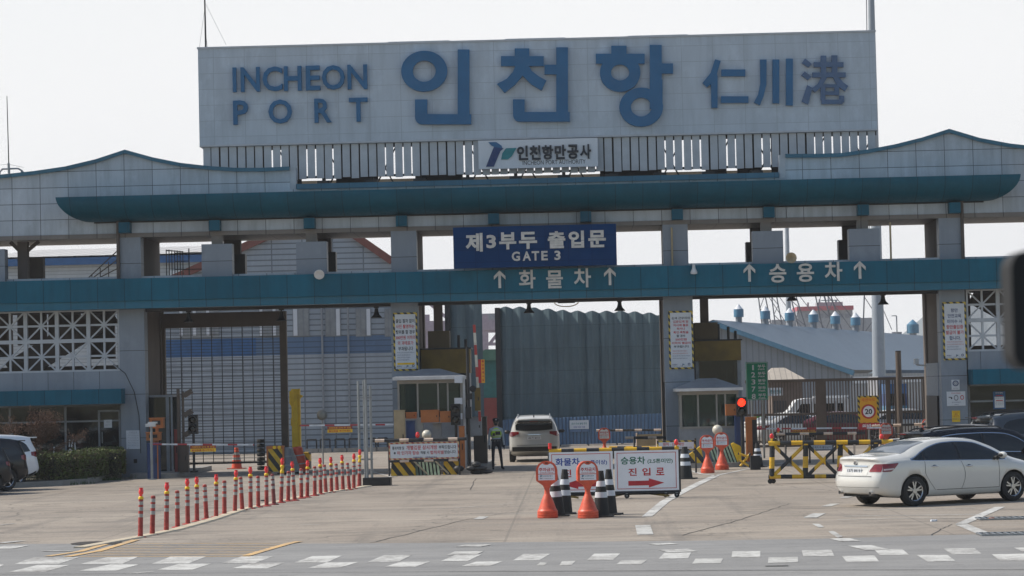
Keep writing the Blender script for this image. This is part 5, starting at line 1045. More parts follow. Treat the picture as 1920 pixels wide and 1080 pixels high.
# glazed box left of the first lane
def shelter():
    Y = 93.5; xa, xb = at(272, 800, Y).x, at(322, 800, Y).x; zt = at(297, 745, Y).z; t = T('lane_shelter', 'narrow grey framed glass shelter against the left pillar', 'shelter', ((xa + xb) / 2, Y, .16), world=True)
    a = MB('grey_metal')
    for x in (xa, xb, at(316, 800, Y).x, at(313, 800, Y).x): a.box(x - .03, x + .03, Y, Y + .08, .16, zt)
    for x in (xa, xb): a.box(x - .03, x + .03, Y + 2, Y + 2.08, .16, zt)
    a.box(xa - .05, xb + .05, Y - .05, Y + 2.1, zt, zt + .08); a.build('frame', t); a = MB('glass'); a.box(xa, xb, Y + .03, Y + .04, .16, zt); a.build('pane', t); a = MB('interior'); a.box(xa, xb, Y + 2.05, Y + 2.1, .16, zt); a.build('back_panel', t)
shelter()

def signal(px, Y, lit, lab, zbase=.16, grid=False):
    p0, p1, tp, bt = px; x0, x1, z0, z1 = RX(p0, p1, tp, bt, Y); t = T('traffic_light', lab, 'traffic light', ((x0 + x1) / 2, Y, zbase)); W, h, H = (x1 - x0) / 2, z0 - zbase, z1 - z0
    a = MB('black'); a.box(-W, W, 0, .25, h, h + H); a.build('housing', t)
    for i in range(2):
        zc = h + H * (.73 - .47 * i); r = min(W * .78, H * .21)
        a = MB(mat('lit_red_lens', (1, .03, .01), .3, emit=2.2, var=.5, scale=14)) if lit and i == 0 else MB('lens_dark'); a.lathe([(0, -.06), (r * .6, -.05), (r, -.005), (r, .01)], (0, 0, zc), 18, axis='Y'); a.build('lens', t)
        a = MB('black'); a.ring((0, zc), (r * 1.15, r * 1.15), (r * 1.03, r * 1.03), -.2, 0, None, 20, rad(-10), rad(190)); a.build('visor', t)
    a = MB('dark_steel'); a.tube((0, .12, 0), (0, .12, h), .045); a.tube((0, .12, 0), (0, .12, .06), .14); a.build('pole', t)
signal((845, 863, 757, 797), 88.7, False, 'unlit black two-lens traffic light at the left booth'); signal((1381, 1400, 745, 781), 88.9, True, 'black traffic light with its upper lens glowing red at the right booth')
signal((353, 370, 778, 814), 91.2, False, 'unlit black traffic signal behind the left barrier arm')

def mirror_ball(px, py, r, Y, lab):
    p = at(px, py, Y); t = T('globe_mirror', lab, 'globe', (p.x, Y, 0)); rr = r / (F / Y)
    a = MB(mat('cream_globe', (.58, .55, .46), .35)); a.sphere((0, 0, p.z), rr, n=20); a.build('globe', t); a = MB('grey_metal'); a.tube((0, .0, .0), (0, 0, p.z - rr * .9), .03); a.box(-.15, .15, -.15, .15, 0, .04); a.build('stand', t)
mirror_ball(800, 815, 9, 88.0, 'cream globe mirror above the banner barricade at the left booth'); mirror_ball(1345, 806, 9.5, 87.2, 'cream globe mirror above the twin no-parking stands at the right booth')

def arm(a0, a1, Y, w, lab, m='rw_x', flag=None, base=None):
    A_, B_ = at(*a0, Y), at(*a1, Y); t = T('lane_barrier', lab, 'barrier', (A_.x, Y, A_.z), world=True); a = MB(m); a.bar(A_, B_, .05, w); 
    o = a.build('arm', t)
    if flag:
        x0, x1, z0, z1 = RX(*flag, Y); a = MB('asphalt_red'); zm = (z0 + z1) / 2; a.box(x0, x1, Y - .04, Y - .03, zm, z1); a.box(x0, x1, Y - .04, Y - .03, z0, zm, 'yellow'); s = a.build('sign', t)
        a = MB('ink'); a.text('차량번호 인식 후 진입', (x0 + .05, x1 - .05, zm + .02, z1 - .02), Y - .043, 'sign_yellow', .02); a.text('출입증을 제시하세요', (x0 + .05, x1 - .05, z0 + .02, zm - .02), Y - .043, 'ink_red', .02); a.build('print', s)
    return t
arm((286, 833), (476, 834), 89.8, .09, 'white and red barrier arm with a red and yellow sign, across the first left lane', flag=(357, 405, 835, 847))
arm((562, 798), (738, 796), 89.5, .09, 'white and red barrier arm reaching from the yellow post to the left booth', flag=(614, 661, 799, 811))
arm((1418, 804), (1652, 802), 90.5, .08, 'long pale barrier arm in front of the brown fence', flag=(1482, 1530, 805, 815))
def raised_arm():
    Y = 90.3; A_, B_ = at(900, 790, Y), at(889, 609, Y); t = T('raised_lane_barrier', 'raised red and white barrier arm with an orange sign right of the left booth', 'barrier arm', (A_.x, Y, A_.z), world=True)
    a = MB('rw_z'); a.bar(A_, B_, .09, .05); a.build('arm', t); x0, x1, z0, z1 = RX(897, 909, 674, 718, Y); a = MB('sign_yellow'); a.box(x0, x1, Y - .05, Y - .04, z0, z1); a.box(x0, x0 + .1, Y - .053, Y - .041, z0, z1, 'ink_red'); s = a.build('sign', t)
    a = MB('ink_red'); n = 7
    for i, ch in enumerate('출입증제시요'): h = (z1 - z0) / 6.3; a.text(ch, (x0 + .12, x1 - .02, z1 - h * (i + 1) + .02, z1 - h * i - .02), Y - .055, None, .03)
    a.build('print', s)
    cabinet('signal_box', (890, 901, 728, 770), 90.2, None, 'mustard yellow box beside the raised barrier arm', 'box', 'yellow_dull', .2)
    a = MB('dark_steel'); p = at(879, 800, 89.9); t = T('equipment_pole', 'dark steel pole with a round speaker and black boxes beside the raised arm', 'pole', (p.x, 89.9, .16)); zt = at(879, 650, 89.9).z - .16
    a.tube((0, 0, 0), (0, 0, zt), .05); a.build('pole', t); a = MB('black'); zz = at(887, 729, 89.9).z - .16; a.lathe([(0, -.05), (.08, -.04), (.11, .0), (.05, .1), (0, .1)], (.16, 0, zz), 14, axis='Y'); a.box(-.1, .1, -.1, .1, zz - 1.0, zz - .6); a.box(-.08, .14, -.1, .1, zz - .35, zz - .15); a.build('speaker', t)
    p = at(871, 750, 90.2); t = T('white_service_post', 'white post with pale boxes at the right edge of the left booth', 'post', (p.x, 90.0, .16)); a = MB('white_metal'); a.box(-.04, .04, 0, .08, 0, 3.0); a.build('post', t)
    for i, (y0, y1) in enumerate(((705, 718), (746, 758), (775, 786))): a = MB('sign_white'); q = RX(852, 867, y0, y1, 89.9); a.box(q[0] - p.x, q[1] - p.x, -.1, .05, q[2] - .16, q[3] - .16); a.build('box', t)
raised_arm()

def misc_left():
    # camera pole with white bracket head
    p = at(285, 880, 89.2); t = T('camera_pole', 'grey pole with a white camera head in front of the left pillar', 'camera pole', (p.x, 89.2, 0)); h = at(285, 800, 89.2).z
    a = MB('steel'); a.tube((0, 0, 0), (0, 0, h), .045); a.tube((0, 0, 0), (0, 0, .03), .15); a.build('pole', t); a = MB('white_metal'); a.box(-.18, .14, -.12, .15, h, h + .1); a.box(-.1, .2, -.1, .1, h + .1, h + .16); a.build('head', t)
    # rusty double post with bracket lamps
    p = at(336, 860, 92); t = T('sensor_post', 'rusty post with three tilted sensor heads behind the left barrier', 'sensor post', (p.x, 92, .16), world=False)
    h = at(336, 729, 92).z - .16; a = MB('brown_steel'); a.box(-.05, .05, -.03, .05, 0, h); a.box(.13, .2, -.03, .05, 0, h - .1); a.build('post', t)
    for y in (738, 775, 812): zz = at(340, y, 92).z - .16; a = MB('brown_steel'); a.X = Matrix.Translation((.35, -.05, zz)) @ Matrix.Rotation(rad(-30), 4, 'Y'); a.box(-.16, .16, -.1, .1, -.08, .09); a.build('sensor_head', t)
    # yellow post and its orange barrels
    Y = 88.6; g_ = G(555, 882); Y = g_.y; p = at(555, 870, Y); t = T('yellow_arm_housing', 'tall yellow barrier housing with rounded yellow lobes beside the left lane', 'barrier housing', (p.x, Y, 0), world=True)
    a = MB('yellow'); q = RX(547, 563, 729, 868, Y); a.box(q[0], q[1], Y, Y + .3, .1, q[3]); a.box(q[0] + .1, q[1] - .08, Y - .07, Y - .002, .4, q[3] - .2); a.build('column', t)
    a = MB('yellow'); P = lambda x, y: (at(x, y, Y).x, at(x, y, Y).z); a.poly([P(548, 731), P(542, 734), P(542, 756), P(548, 766)], Y + .05, Y + .2); a.poly([P(548, 782), P(545, 785), P(545, 798), P(548, 800)], Y + .05, Y + .2); a.poly([P(562, 740), P(568, 742), P(562, 748)], Y + .05, Y + .2); a.build('counter_plate', t)
    def hazard(px, Yh, lab):
        q = RX(*px, Yh); W, H = (q[1] - q[0]) / 2, q[3] - q[2]; t = T('hazard_barricade', lab, 'barricade', ((q[0] + q[1]) / 2, Yh, 0)); a = MB('yb_d'); a.box(-W + .06, W - .06, 0, .25, .1, H - .14); a.build('panel', t)
        a = MB('orange'); a.box(-W, W, -.05, .3, H - .14, H - .04); a.box(-W, -W + .14, -.1, .35, 0, .12); a.box(W - .14, W, -.1, .35, 0, .12); a.box(-W, -W + .06, -.02, .27, .12, H - .14); a.box(W - .06, W, -.02, .27, .12, H - .14); a.build('frame', t)
        for s in (-.4, .15): a = MB('yellow'); a.tube((s * W + .1, -.05, H - .09), (s * W + .1, -.08, H - .09), .06, n=12); a.build('lamp', t)
    hazard((500, 533, 833, 889), G(515, 890).y, 'orange framed hazard barricade with yellow and black diagonals left of the yellow post')
    g_ = G(573, 880); t = T('striped_block', 'yellow and black concrete block right of the yellow post', 'block', (g_.x, g_.y, 0)); a = MB('yb_d'); a.box(-.14, .16, 0, .6, 0, .62); a.build('block', t)
    def barrel(px, py, m, lab, s=1.0, lean=0):
        g_ = G(px, py); t = T('traffic_drum', lab, 'traffic drum', (g_.x, g_.y, 0)); a = MB(m); a.X = Matrix.Rotation(lean, 4, 'Y'); a.lathe([(0, 0), (.30 * s, 0), (.28 * s, .3), (.26 * s, .34), (.25 * s, .6), (.22 * s, .64), (.2 * s, .88), (.12 * s, .93), (0, .93)], n=18, mf=[m, m, 'reflect', m, 'reflect', m, m, m]); a.build('body', t)
        a = MB('rubber'); a.lathe([(.36 * s, 0), (.36 * s, .05), (.28 * s, .06)], n=18); a.build('base', t)
    barrel(563, 887, 'orange_pl', 'orange traffic drum leaning against the yellow post', 1.0, -.12); barrel(549, 888, 'reflect', 'grey-white scuffed traffic drum in front of the yellow post', .95, -.2); barrel(537, 889, 'grey_metal', 'grey concrete-coloured drum between the barricade and yellow post', .9)
    # orange cone in lane
    def cone(px, py, m, lab, h=.7, group=None, bands='reflect', lean=0, r=.13):
        g_ = G(px, py); t = T('traffic_cone', lab, 'traffic cone', (g_.x, g_.y, .0), random.uniform(-.3, .3), group); a = MB(m); a.X = Matrix.Rotation(lean, 4, 'Y')
        pr = [(r, .03), (r * .86, h * .36), (r * .82, h * .37), (r * .70, h * .54), (r * .62, h * .68), (r * .52, h * .82), (r * .34, h), (r * .22, h)]; pr = [(r, .03), (r * .8, h * .42), (r * .72, h * .54), (r * .62, h * .66), (r * .52, h * .78), (r * .36, h), (r * .2, h)]
        a.lathe(pr, n=20, mf=[m, bands, m, bands, m, m]); a.build('body', t); a = MB(m); a.box(-r * 1.5, r * 1.5, -r * 1.5, r * 1.5, 0, .03); a.build('base', t)
    cone(444, 879, 'orange_pl', 'faded orange cone with pale bands beyond the left barrier arm', .8, r=.2); cone(1045, 968, 'rubber', 'black cone with white bands left of and behind the left front no-parking stand pair', 1.0, 'black cones with white bands', 'sign_white', -.05, .17)
    cone(1059, 964, 'rubber', 'black cone standing just right of the left front no-parking stand', .98, 'black cones with white bands', 'sign_white', .02, .17); cone(1128, 969, 'rubber', 'black cone directly right of the second front no-parking stand', .98, 'black cones with white bands', 'sign_white', .0, .17)
    cone(1143, 965, 'rubber', 'rightmost of the four front black cones', .98, 'black cones with white bands', 'sign_white', .0, .17); cone(1285, 898, 'rubber', 'black cone with white bands at the right end of the entry board', .95, 'black cones with white bands', 'sign_white', 0, .22)
    cone(1421, 876, 'rubber', 'black cone among crossed yellow bars right of the right booth', .8, 'black cones with white bands', 'sign_white', 0, .18)
    cone(312, 884, 'orange_pl', 'low bright orange drum-like cone behind the left barrier machine', .85, r=.22)
    # black and grey duct pole
    p = G(490, 876); t = T('tyre_stack_post', 'dark striped rubber bumper post standing in the grille gate opening', 'bumper post', (at(489, 850, 97.5).x, 97.5, 0)); a = MB('rubber'); h = at(489, 823, 97.5).z
    for k in range(7): a.lathe([(.0, k * h / 7 + .01), (.13, k * h / 7 + .02), (.15, k * h / 7 + h / 14), (.13, (k + 1) * h / 7 - .01), (0, (k + 1) * h / 7)], n=14)
    a.build('ribs', t)
    # tall triple poles with box base
    g_ = G(688, 911); t = T('height_gauge_frame', 'cluster of tall steel poles on a black base at the far end of the posts', 'steel poles', (g_.x, g_.y, 0)); s = F / g_.y; h = 199 / s
    for x, y, hh, r in ((-.20, 0, .985, .05), (-.06, .25, .99, .04), (.02, -.05, 1.0, .055), (.14, .2, .94, .05)):
        a = MB('steel'); a.tube((x, y, .0), (x, y, h * hh), r * .75, n=12); a.build('pole', t)
    a = MB('steel')
    for k in (.25, .52, .83): a.bar((-.26, 0, h * k), (.2, 0, h * k), .05); 
    a.build('clamp', t); a = MB('black'); a.box(-.1, .72, -.25, .35, 0, .24); a.build('base_box', t)
    # roller shutter and grille
    Y = 96.8; x0, x1 = at(303, 700, Y).x, at(530, 700, Y).x; t = T('roller_grille_gate', 'closed open-mesh roller grille under its brown housing in the first left lane', 'roller gate', ((x0 + x1) / 2, Y, 0), world=True)
    q = RX(300, 529, 586, 613, Y); a = MB('tan'); a.box(q[0], q[1], Y - .2, Y + .4, q[2], q[3]); a.build('housing', t)
    for p0, p1 in ((304, 311), (526, 539)): a = MB('brown_steel'); a.box(at(p0, 700, Y).x, at(p1, 700, Y).x, Y - .1, Y + .15, 0, q[2] if p0 < 400 else q[3]); a.build('guide_post', t)
    a = MB('dark_steel'); zb = at(420, 868, Y).z
    for k in range(11): x = x0 + .35 + (x1 - x0 - .5) * k / 10.5; a.bar((x, Y, zb), (x, Y, q[2]), .026)
    a.bar((x0, Y, zb), (x1, Y, zb), .07); n = 46
    for k in range(n): z = zb + (q[2] - zb) * (k + .5) / n; a.bar((x0 + .1, Y + .03, z), (x1, Y + .03, z), .014)
    a.build('grille', t)
misc_left()

def nopark(px, py, px_top, lab, s=1.0, side=0.0):
    g_ = G(px, py); t = T('no_parking_stand', lab, 'no-parking stand', (g_.x, g_.y, 0), side, 'orange no-parking stands'); t.scale = (s, s, s)
    a = MB('orange_pl'); pr = [(0, 0), (.215, 0), (.225, .015), (.225, .05), (.215, .055), (.225, .07), (.225, .10), (.215, .105), (.222, .12), (.22, .155), (.195, .19), (.175, .24), (.172, .25), (.15, .31), (.147, .32), (.12, .39), (.117, .40), (.085, .47), (.064, .52), (.058, .56), (.057, .66)]
    a.lathe(pr, n=26); a.build('base', t)
    P = [(.05, .62), (.085, .70), (.16, .755), (.225, .80), (.232, .84), (.232, 1.02), (.215, 1.10), (.17, 1.17), (.10, 1.215), (.05, 1.225)]; pts = P + [(-x, z) for x, z in P[::-1]]
    a = MB('orange_pl'); a.poly(pts, -.055, .055); hd = a.build('head', t)
    ins = [(x * .86, .9 + (z - .9) * .86 + .02) for x, z in pts if z > .78]; top = [(x, z) for x, z in ins if z > .905]
    up_ = [(-.18, .955), (.18, .955), (.18, 1.03), (.17, 1.09), (.14, 1.14), (.085, 1.175), (.055, 1.16), (.03, 1.145), (-.03, 1.145), (-.055, 1.16), (-.085, 1.175), (-.14, 1.14), (-.17, 1.09), (-.18, 1.03)]
    a = MB('bright_white'); a.poly(up_, -.062, -.0552); a.box(-.18, .18, -.062, -.0552, .815, .94); pl = a.build('label_plate', t)
    a = MB('ink_red'); a.text('주차금지', (-.165, .165, 1.005, 1.085), -.0635, None, .03); a.text('항만운영시설보호', (-.15, .15, .965, .988), -.0635, None, .01); a.text('인천항만공사', (-.07, .13, .892, .918), -.0635, 'ink_navy', .02); a.text('인천항보안공사', (-.07, .13, .838, .862), -.0635, 'ink_grey', .01)
    logo(a, -.15, .885, .045, -.067); a.text('IPS', (-.15, -.09, .838, .862), -.0635, 'ink_navy', .03); a.build('print', t)
    a = MB(mat('dark_hole', (.35, .34, .32), .7)) if False else MB('black'); a.box(-.03, .03, -.0635, -.056, 1.175, 1.195); a.build('grip_hole', t)
s1 = .985
nopark(1027, 971, 0, 'orange no-parking stand in front of the entry board, left one of the front pair', s1, -.05); nopark(1103, 971.5, 0, 'orange no-parking stand covering the middle of the left entry board', s1, .28)
nopark(1327, 887, 0, 'orange no-parking stand left of its twin below the right booth', .97, .05); nopark(1354, 881, 0, 'orange no-parking stand right of its twin beside the slanted green grate', .99, .0)
nopark(1134, 862, 0, 'faraway no-parking stand behind the entry board in the middle lane', .99, 0); nopark(1663, 855, 0, 'no-parking stand half hidden behind the silver car roof', .99, 0); nopark(1741, 842, 0, 'no-parking stand at the far right in front of the right pillar', .99, 0)

# ---------------------------------------------------------------- delineator posts
def posts():
    xs = [97, 190, 300, 388, 468, 540, 615, 690, 755, 836, 895, 960, 1020, 1085, 1143, 1198, 1253, 1305, 1357, 1403, 1462, 1508, 1550, 1593, 1637, 1683, 1733, 1767, 1808]
    ys = [868, 848, 820, 790, 765, 743, 725, 710, 690, 668, 655, 643, 632, 624, 612, 597, 585, 580, 563, 555, 542, 530, 520, 515, 505, 500, 495, 488, 472]
    lamps = {0, 2, 4, 5, 7, 9, 11, 13, 15, 17, 19, 21, 23, 25, 27, 28}; dark = {9, 14}; tall = {15, 28}
    def proto(kind):
        m = 'post_dark' if kind == 'dark' else 'post_red'
        a = MB(m); H = .74; zs = [.03, .10, .11, .18, .19, .26, .27, .34, .35, .40, .40, .475, .475, .535, .535, .61, .61, .665, .665, .735, .735, H]
        bands = {(.40, .475), (.535, .61), (.665, .715)}
        pr = [(.052, .03), (.051, .1), (.047, .105), (.051, .112), (.05, .18), (.046, .185), (.05, .192), (.049, .26), (.045, .265), (.049, .272), (.0485, .405), (.0485, .475), (.048, .535), (.048, .61), (.0475, .655), (.0475, .72), (.046, .765), (.03, .78), (0, .782)]
        mf = [m] * 10 + ['reflect', m, 'reflect', m, 'reflect', m, m, m]
        a.lathe(pr, n=18, mf=mf); root = T('delineator_post', 'x', 'delineator post'); a.build('tube', root)
        a = MB(m); a.lathe([(0, .034), (.05, .034), (.06, .03), (.12, .018), (.125, 0)], n=18); a.build('base', root)
        if kind in ('lamp', 'tall'):
            o = .12 if kind == 'tall' else 0
            if o: a = MB('orange_pl'); a.lathe([(.045, .70), (.05, .78), (.03, .83), (.045, .89), (.05, .91)], n=14, mf=['yellow'] * 4); a.build('socket', root)
            a = MB('yellow'); a.lathe([(.051, .765 + o), (.053, .77 + o), (.052, .805 + o), (.04, .82 + o), (0, .822 + o)], n=16); cp = a.build('collar', root)
            a = MB('lens_red'); z = .822 + o; a.lathe([(.0, z), (.03, z), (.032, z + .03), (.046, z + .055), (.051, z + .09), (.046, z + .12), (.034, z + .145), (.040, z + .16), (.040, z + .172), (0, z + .172)], n=16); a.build('lamp_lens', root)
        return root
    done = {}
    for i, (x, y) in enumerate(zip(xs, ys)):
        kind = 'tall' if i in tall else 'lamp' if i in lamps else 'dark' if i in dark else 'plain'
        if i == 9: kind = 'lamp'
        if kind not in done: done[kind] = o = proto(kind)
        else: o = copy_tree(done[kind])
        g_ = G(240 + x / 4.174, 800 + y / 4.174); o.location = (g_.x, g_.y, .0); o.rotation_euler = (random.uniform(-.03, .03), random.uniform(-.055, .01), random.uniform(0, 6)); s = random.uniform(.985, 1.03); o.scale = (s, s, s)
        d = {'lamp': 'lane post topped by a red lamp', 'tall': 'taller lane post with orange socket and lamp', 'dark': 'grimy dark red lane post', 'plain': 'lane post without a lamp'}[kind]
        e = 'nearest the road at the left end' if i == 0 else 'last in the row by the steel poles' if i == 28 else f'{ORDN[i]} from the near left end'
        tag(o, f'{d}, {e}', 'delineator post', 'red delineator posts in a curved row')
posts()

# ---------------------------------------------------------------- entry boards, barricades
def entry_board():
    gl, gr = G(1030, 935), G(1266, 936); Y = (gl.y + gr.y) / 2; A_, B_ = at(1029, 845, Y), at(1273, 840, Y); W = (B_.x - A_.x); s = F / Y
    t = T('entry_board', 'wide wheeled white board pair with red arrows and Korean lane text in the plaza', 'sign board', (A_.x, Y, 0)); zb, zt = at(1150, 925, Y).z, at(1150, 845, Y).z
    a = MB('yb_x'); a.tube((0, .03, zt + .03), (W, .03, zt + .03), .045, n=12); a.build('top_rail', t); a = MB('black'); a.tube((0, .03, zb), (W, .03, zb), .05, n=12); a.tube((0, .03, zb), (0, .03, zt), .03); a.tube((W, .03, zb), (W, .03, zt), .03); a.build('frame', t)
    H0, H1 = zb + .05, zt - .01; mid = at(1151, 890, Y).x - A_.x
    for k, (x0, x1, word, w2, word2, ink, arrow) in enumerate(((0.0, mid - .02, '화물차', '(2.5톤이상)', '진입로', 'ink_blue', -1), (mid + .02, W - .02, '승용차', '(2.5톤미만)', '진입로', 'ink_green', 1))):
        a = MB('bright_white'); a.box(x0, x1, -.02, .0, H0, H1); b = a.build('board', t); w_, h_ = x1 - x0, H1 - H0
        a = MB('ink_red'); e = .06; L_, R_, B0, T0 = x0 + e, x1 - e, H0 + e * .8, H1 - e * .8; q = .014
        for r_ in ((L_, R_, B0, B0 + q), (L_, R_, T0 - q, T0), (L_, L_ + q, B0 + q, T0 - q), (R_ - q, R_, B0 + q, T0 - q)): a.box(r_[0], r_[1], -.024, -.0205, r_[2], r_[3])
        ux = lambda u: x0 + u * w_; uz = lambda v: H0 + v * h_
        a.text(word, (ux(.10), ux(.48), uz(.66), uz(.85)), -.023, ink, .022); a.text(w2, (ux(.515), ux(.91), uz(.66), uz(.79)), -.023, ink, .02)
        for i, ch in enumerate(word2): a.text(ch, (ux(.215 + i * .215), ux(.345 + i * .215), uz(.375), uz(.565)), -.023, None, .025)
        cz = uz(.19); a0, a1 = (ux(.21), ux(.77)); tip, tail = (a1, a0) if arrow > 0 else (a0, a1); hd = tip - arrow * .24 * w_; hs, hh = .045 * h_ * 1.3, .115 * h_
        pts = [(tail, cz - hs), (hd, cz - hs), (hd, cz - hh), (tip, cz), (hd, cz + hh), (hd, cz + hs), (tail, cz + hs)]; a.poly(pts if arrow > 0 else pts[::-1], -.024, -.0205); a.build('print', b)
    for x in (.12, 1.9, W - .35, W - .08):
        a = MB('rubber'); a.lathe([(.0, -.02), (.03, -.02), (.062, -.018), (.066, 0), (.062, .018), (.03, .02), (0, .02)], (x, .25 if x == W - .35 else -.02, .07), 16, axis='Y'); wq = a.build('castor', t); a = MB('steel'); a.box(x - .03, x + .03, -.05, .3, .13, zb - .02); a.tube((x, -.045, .07), (x, .01, .07), .02); a.build('fork', wq)
    for x, dx in ((.35, .35), (mid - .1, -.2), (mid + .2, -.3), (mid + .9, .45)): a = MB('yellow_dull'); a.bar((x, .1, zb - .03), (x + dx, -.05, .05), .05); a.build('leg', t)
    a = MB('lens_red'); a.tube((.03, .0, zt + .075), (.03, .0, zt + .22), .045, n=12); p = a.build('warning_lamp', t); a = MB('lens_red'); xx = at(1268, 832, Y).x - A_.x; a.sphere((xx, 0, zt + .17), (.055, .05, .08)); a.tube((xx, 0, zt + .07), (xx, 0, zt + .11), .02, m='yellow'); a.build('warning_lamp', t)
entry_board()

def bars(lab, pts, Y, m, wheels=(), r=.05, name='barricade', lamps=(), banner_=None):
    p0 = at(*pts[0][0], Y); t = T(name, lab, 'barricade', (p0.x, Y, 0), world=True)
    for i, (p, q, *mm) in enumerate(pts): a = MB(mm[0] if mm else m); a.tube(at(*p, Y), at(*q, Y), r if len(mm) < 2 else mm[1], n=10); a.build('bar', t)
    for x, y in wheels:
        v = at(x, y, Y); a = MB('rubber'); a.lathe([(0, -.02), (.065, -.02), (.07, 0), (.065, .02), (0, .02)], (v.x, Y, .07), 16, axis='Y'); a.lathe([(0, -.02), (.065, -.02), (.07, 0), (.065, .02), (0, .02)], (v.x + .1, Y + .15, .07), 16, axis='Y'); a.build('castor', t)
    for x, y in lamps: v = at(x, y, Y); a = MB('lens_red'); a.sphere((v.x, Y, v.z), (.06, .05, .08)); a.tube((v.x, Y, v.z - .12), (v.x, Y, v.z - .06), .03, m='yellow'); a.build('warning_lamp', t)
    return t
Y = G(1448, 907).y
big = bars('big yellow and black barricade with crossed braces on castors left of the white sedan', [((1441, 831), (1690, 828), 'yb_x', .065), ((1441, 894), (1690, 892), 'yb_x', .06), ((1448, 831), (1447, 893), 'yb_z', .075), ((1511, 832), (1510, 893), 'yb_z', .075), ((1576, 831), (1574, 893), 'yb_z', .075), ((1642, 830), (1640, 893), 'yb_z', .075),
    ((1452, 836), (1508, 890), 'yb_x'), ((1507, 836), (1452, 890), 'yb_x'), ((1516, 836), (1570, 890), 'yb_x'), ((1571, 836), (1516, 890), 'yb_x'), ((1580, 836), (1636, 890), 'yb_x'), ((1636, 836), (1580, 890), 'yb_x')], Y, 'yb_x', [(1444, 900), (1640, 900)], lamps=[(1447, 818), (1653, 819)])
def plainbar(name, lab, a0, a1, Y, legs=(), m='wb_x', board=None, lamp=()):
    return bars(lab, [(a0, a1, m, .05)] + [((x, a0[1] + (a1[1] - a0[1]) * (x - a0[0]) / (a1[0] - a0[0])), (x, yb), m2, .035) for x, yb, m2 in legs], Y, m, lamps=lamp)
plainbar('b', 'black and cream striped bar barricade behind the big yellow one', (1455, 814), (1622, 812), G(1473, 872).y, ((1473, 872, 'wb_x'), (1602, 870, 'wb_x')), lamp=((1459, 806),))
plainbar('b', 'short black and cream striped bar at the right near the silver car', (1635, 799), (1735, 795), G(1650, 850).y, ((1650, 850, 'wb_x'), (1725, 850, 'wb_x')))
plainbar('b', 'upper black and tan striped bar behind the entry board in the middle lane', (1118, 807), (1248, 806), G(1134, 850).y, ((1134, 850, 'dark_steel'), (1240, 850, 'dark_steel')))
plainbar('b', 'lower black and cream striped bar from the middle lane to the right booth', (1172, 821), (1345, 819), G(1189, 872).y, ((1189, 872, 'wb_x'), (1340, 872, 'wb_x')), lamp=((1255, 812),))
plainbar('b', 'long thin ground-level striped bar behind the entry board', (1142, 839), (1290, 839), G(1150, 862).y, ((1150, 860, 'dark_steel'),), m='yb_x')
def cloth(px, Yc, lab, rows, edge='ro_d', sheet='sign_white', legs=True, zf_=None):
    q = RX(*px, Yc); W, H = (q[1] - q[0]) / 2, q[3] - q[2]; t = T('banner_stand', lab, 'banner', ((q[0] + q[1]) / 2, Yc, 0)); b = q[2]
    a = MB(edge); a.box(-W, W, -.02, .01, b, b + H); a.build('border', t); a = MB(sheet); a.box(-W + .05, W - .05, -.028, -.021, b + .05, b + H - .05); s = a.build('sheet', t); a = MB('ink')
    for (txt, l, r_, lo, hi, c) in rows: a.text(txt, (-W + 2 * W * l, -W + 2 * W * r_, b + H * lo, b + H * hi), -.031, c, .02)
    a.build('print', s); a = MB('wb_x'); 
    for s_ in (-1, 1): a = MB('wb_x'); a.tube((s_ * W, .02, 0), (s_ * W, .02, b + H + .06), .03); a.build('leg', t)
    return t, W, b, H
t, W, b_, H = cloth((729, 861, 829, 861), 87.4, 'long white banner with Korean text on a striped barricade before the left booth', [('통과차량 및', .05, .22, .58, .78, 'ink'), ('개별검문 상시개방', .25, .69, .56, .82, 'ink_red'), ('부탁드립니다', .71, .96, .58, .80, 'ink'), ('※', .07, .10, .32, .46, 'ink'), ('미 인가자 탑승', .12, .43, .28, .5, 'ink_red'), ('적발 시', .45, .57, .3, .48, 'ink'), ('법적처벌', .59, .78, .28, .5, 'ink_red'), ('받습니다.', .79, .96, .3, .5, 'ink'), ('인천항만공사', .34, .48, .06, .16, 'ink_navy'), ('인천항보안공사', .52, .68, .06, .16, 'ink_navy')])
a = MB('wb_x'); a.tube((-W - .6, -.0, b_ + H + .08), (W + .25, 0, b_ + H + .08), .055, n=10); a.build('top_bar', t); a = MB('wb_x'); a.tube((-W, 0, b_ - .05), (W, 0, b_ - .05), .04); a.build('lower_bar', t)
for s in (-.3, .3): a = MB('beige'); a.bar((s * W, 0, b_ - .05), (s * W + .45 * (1 if s < 0 else 1), -.1, .05), .05); a.build('leg', t)
a = MB('lens_red'); a.sphere((-.2, 0, b_ + H + .24), (.07, .06, .1)); a.build('warning_lamp', t)
cloth((1194, 1248, 814, 836), G(1200, 858).y, 'tan edged small board hanging behind the lower striped bar', [('서행 및 정지', .2, .8, .5, .8, 'ink_grey')], 'beige', 'beige'); cloth((1232, 1304, 826, 845), G(1235, 888).y, 'white notice with hazard edge between the entry board and right booth', [('정지 · 신분확인', .15, .7, .5, .8, 'ink_red'), ('출입증을 제시하여 주시기 바랍니다', .08, .9, .2, .38, 'ink_grey')], 'yb_d2')
cloth((1518, 1562, 832, 845), G(1540, 868).y, 'small white notice hanging behind the big yellow barricade', [('관계자 외 출입금지', .1, .9, .3, .7, 'ink_grey')], 'ink_grey', 'sign_white')
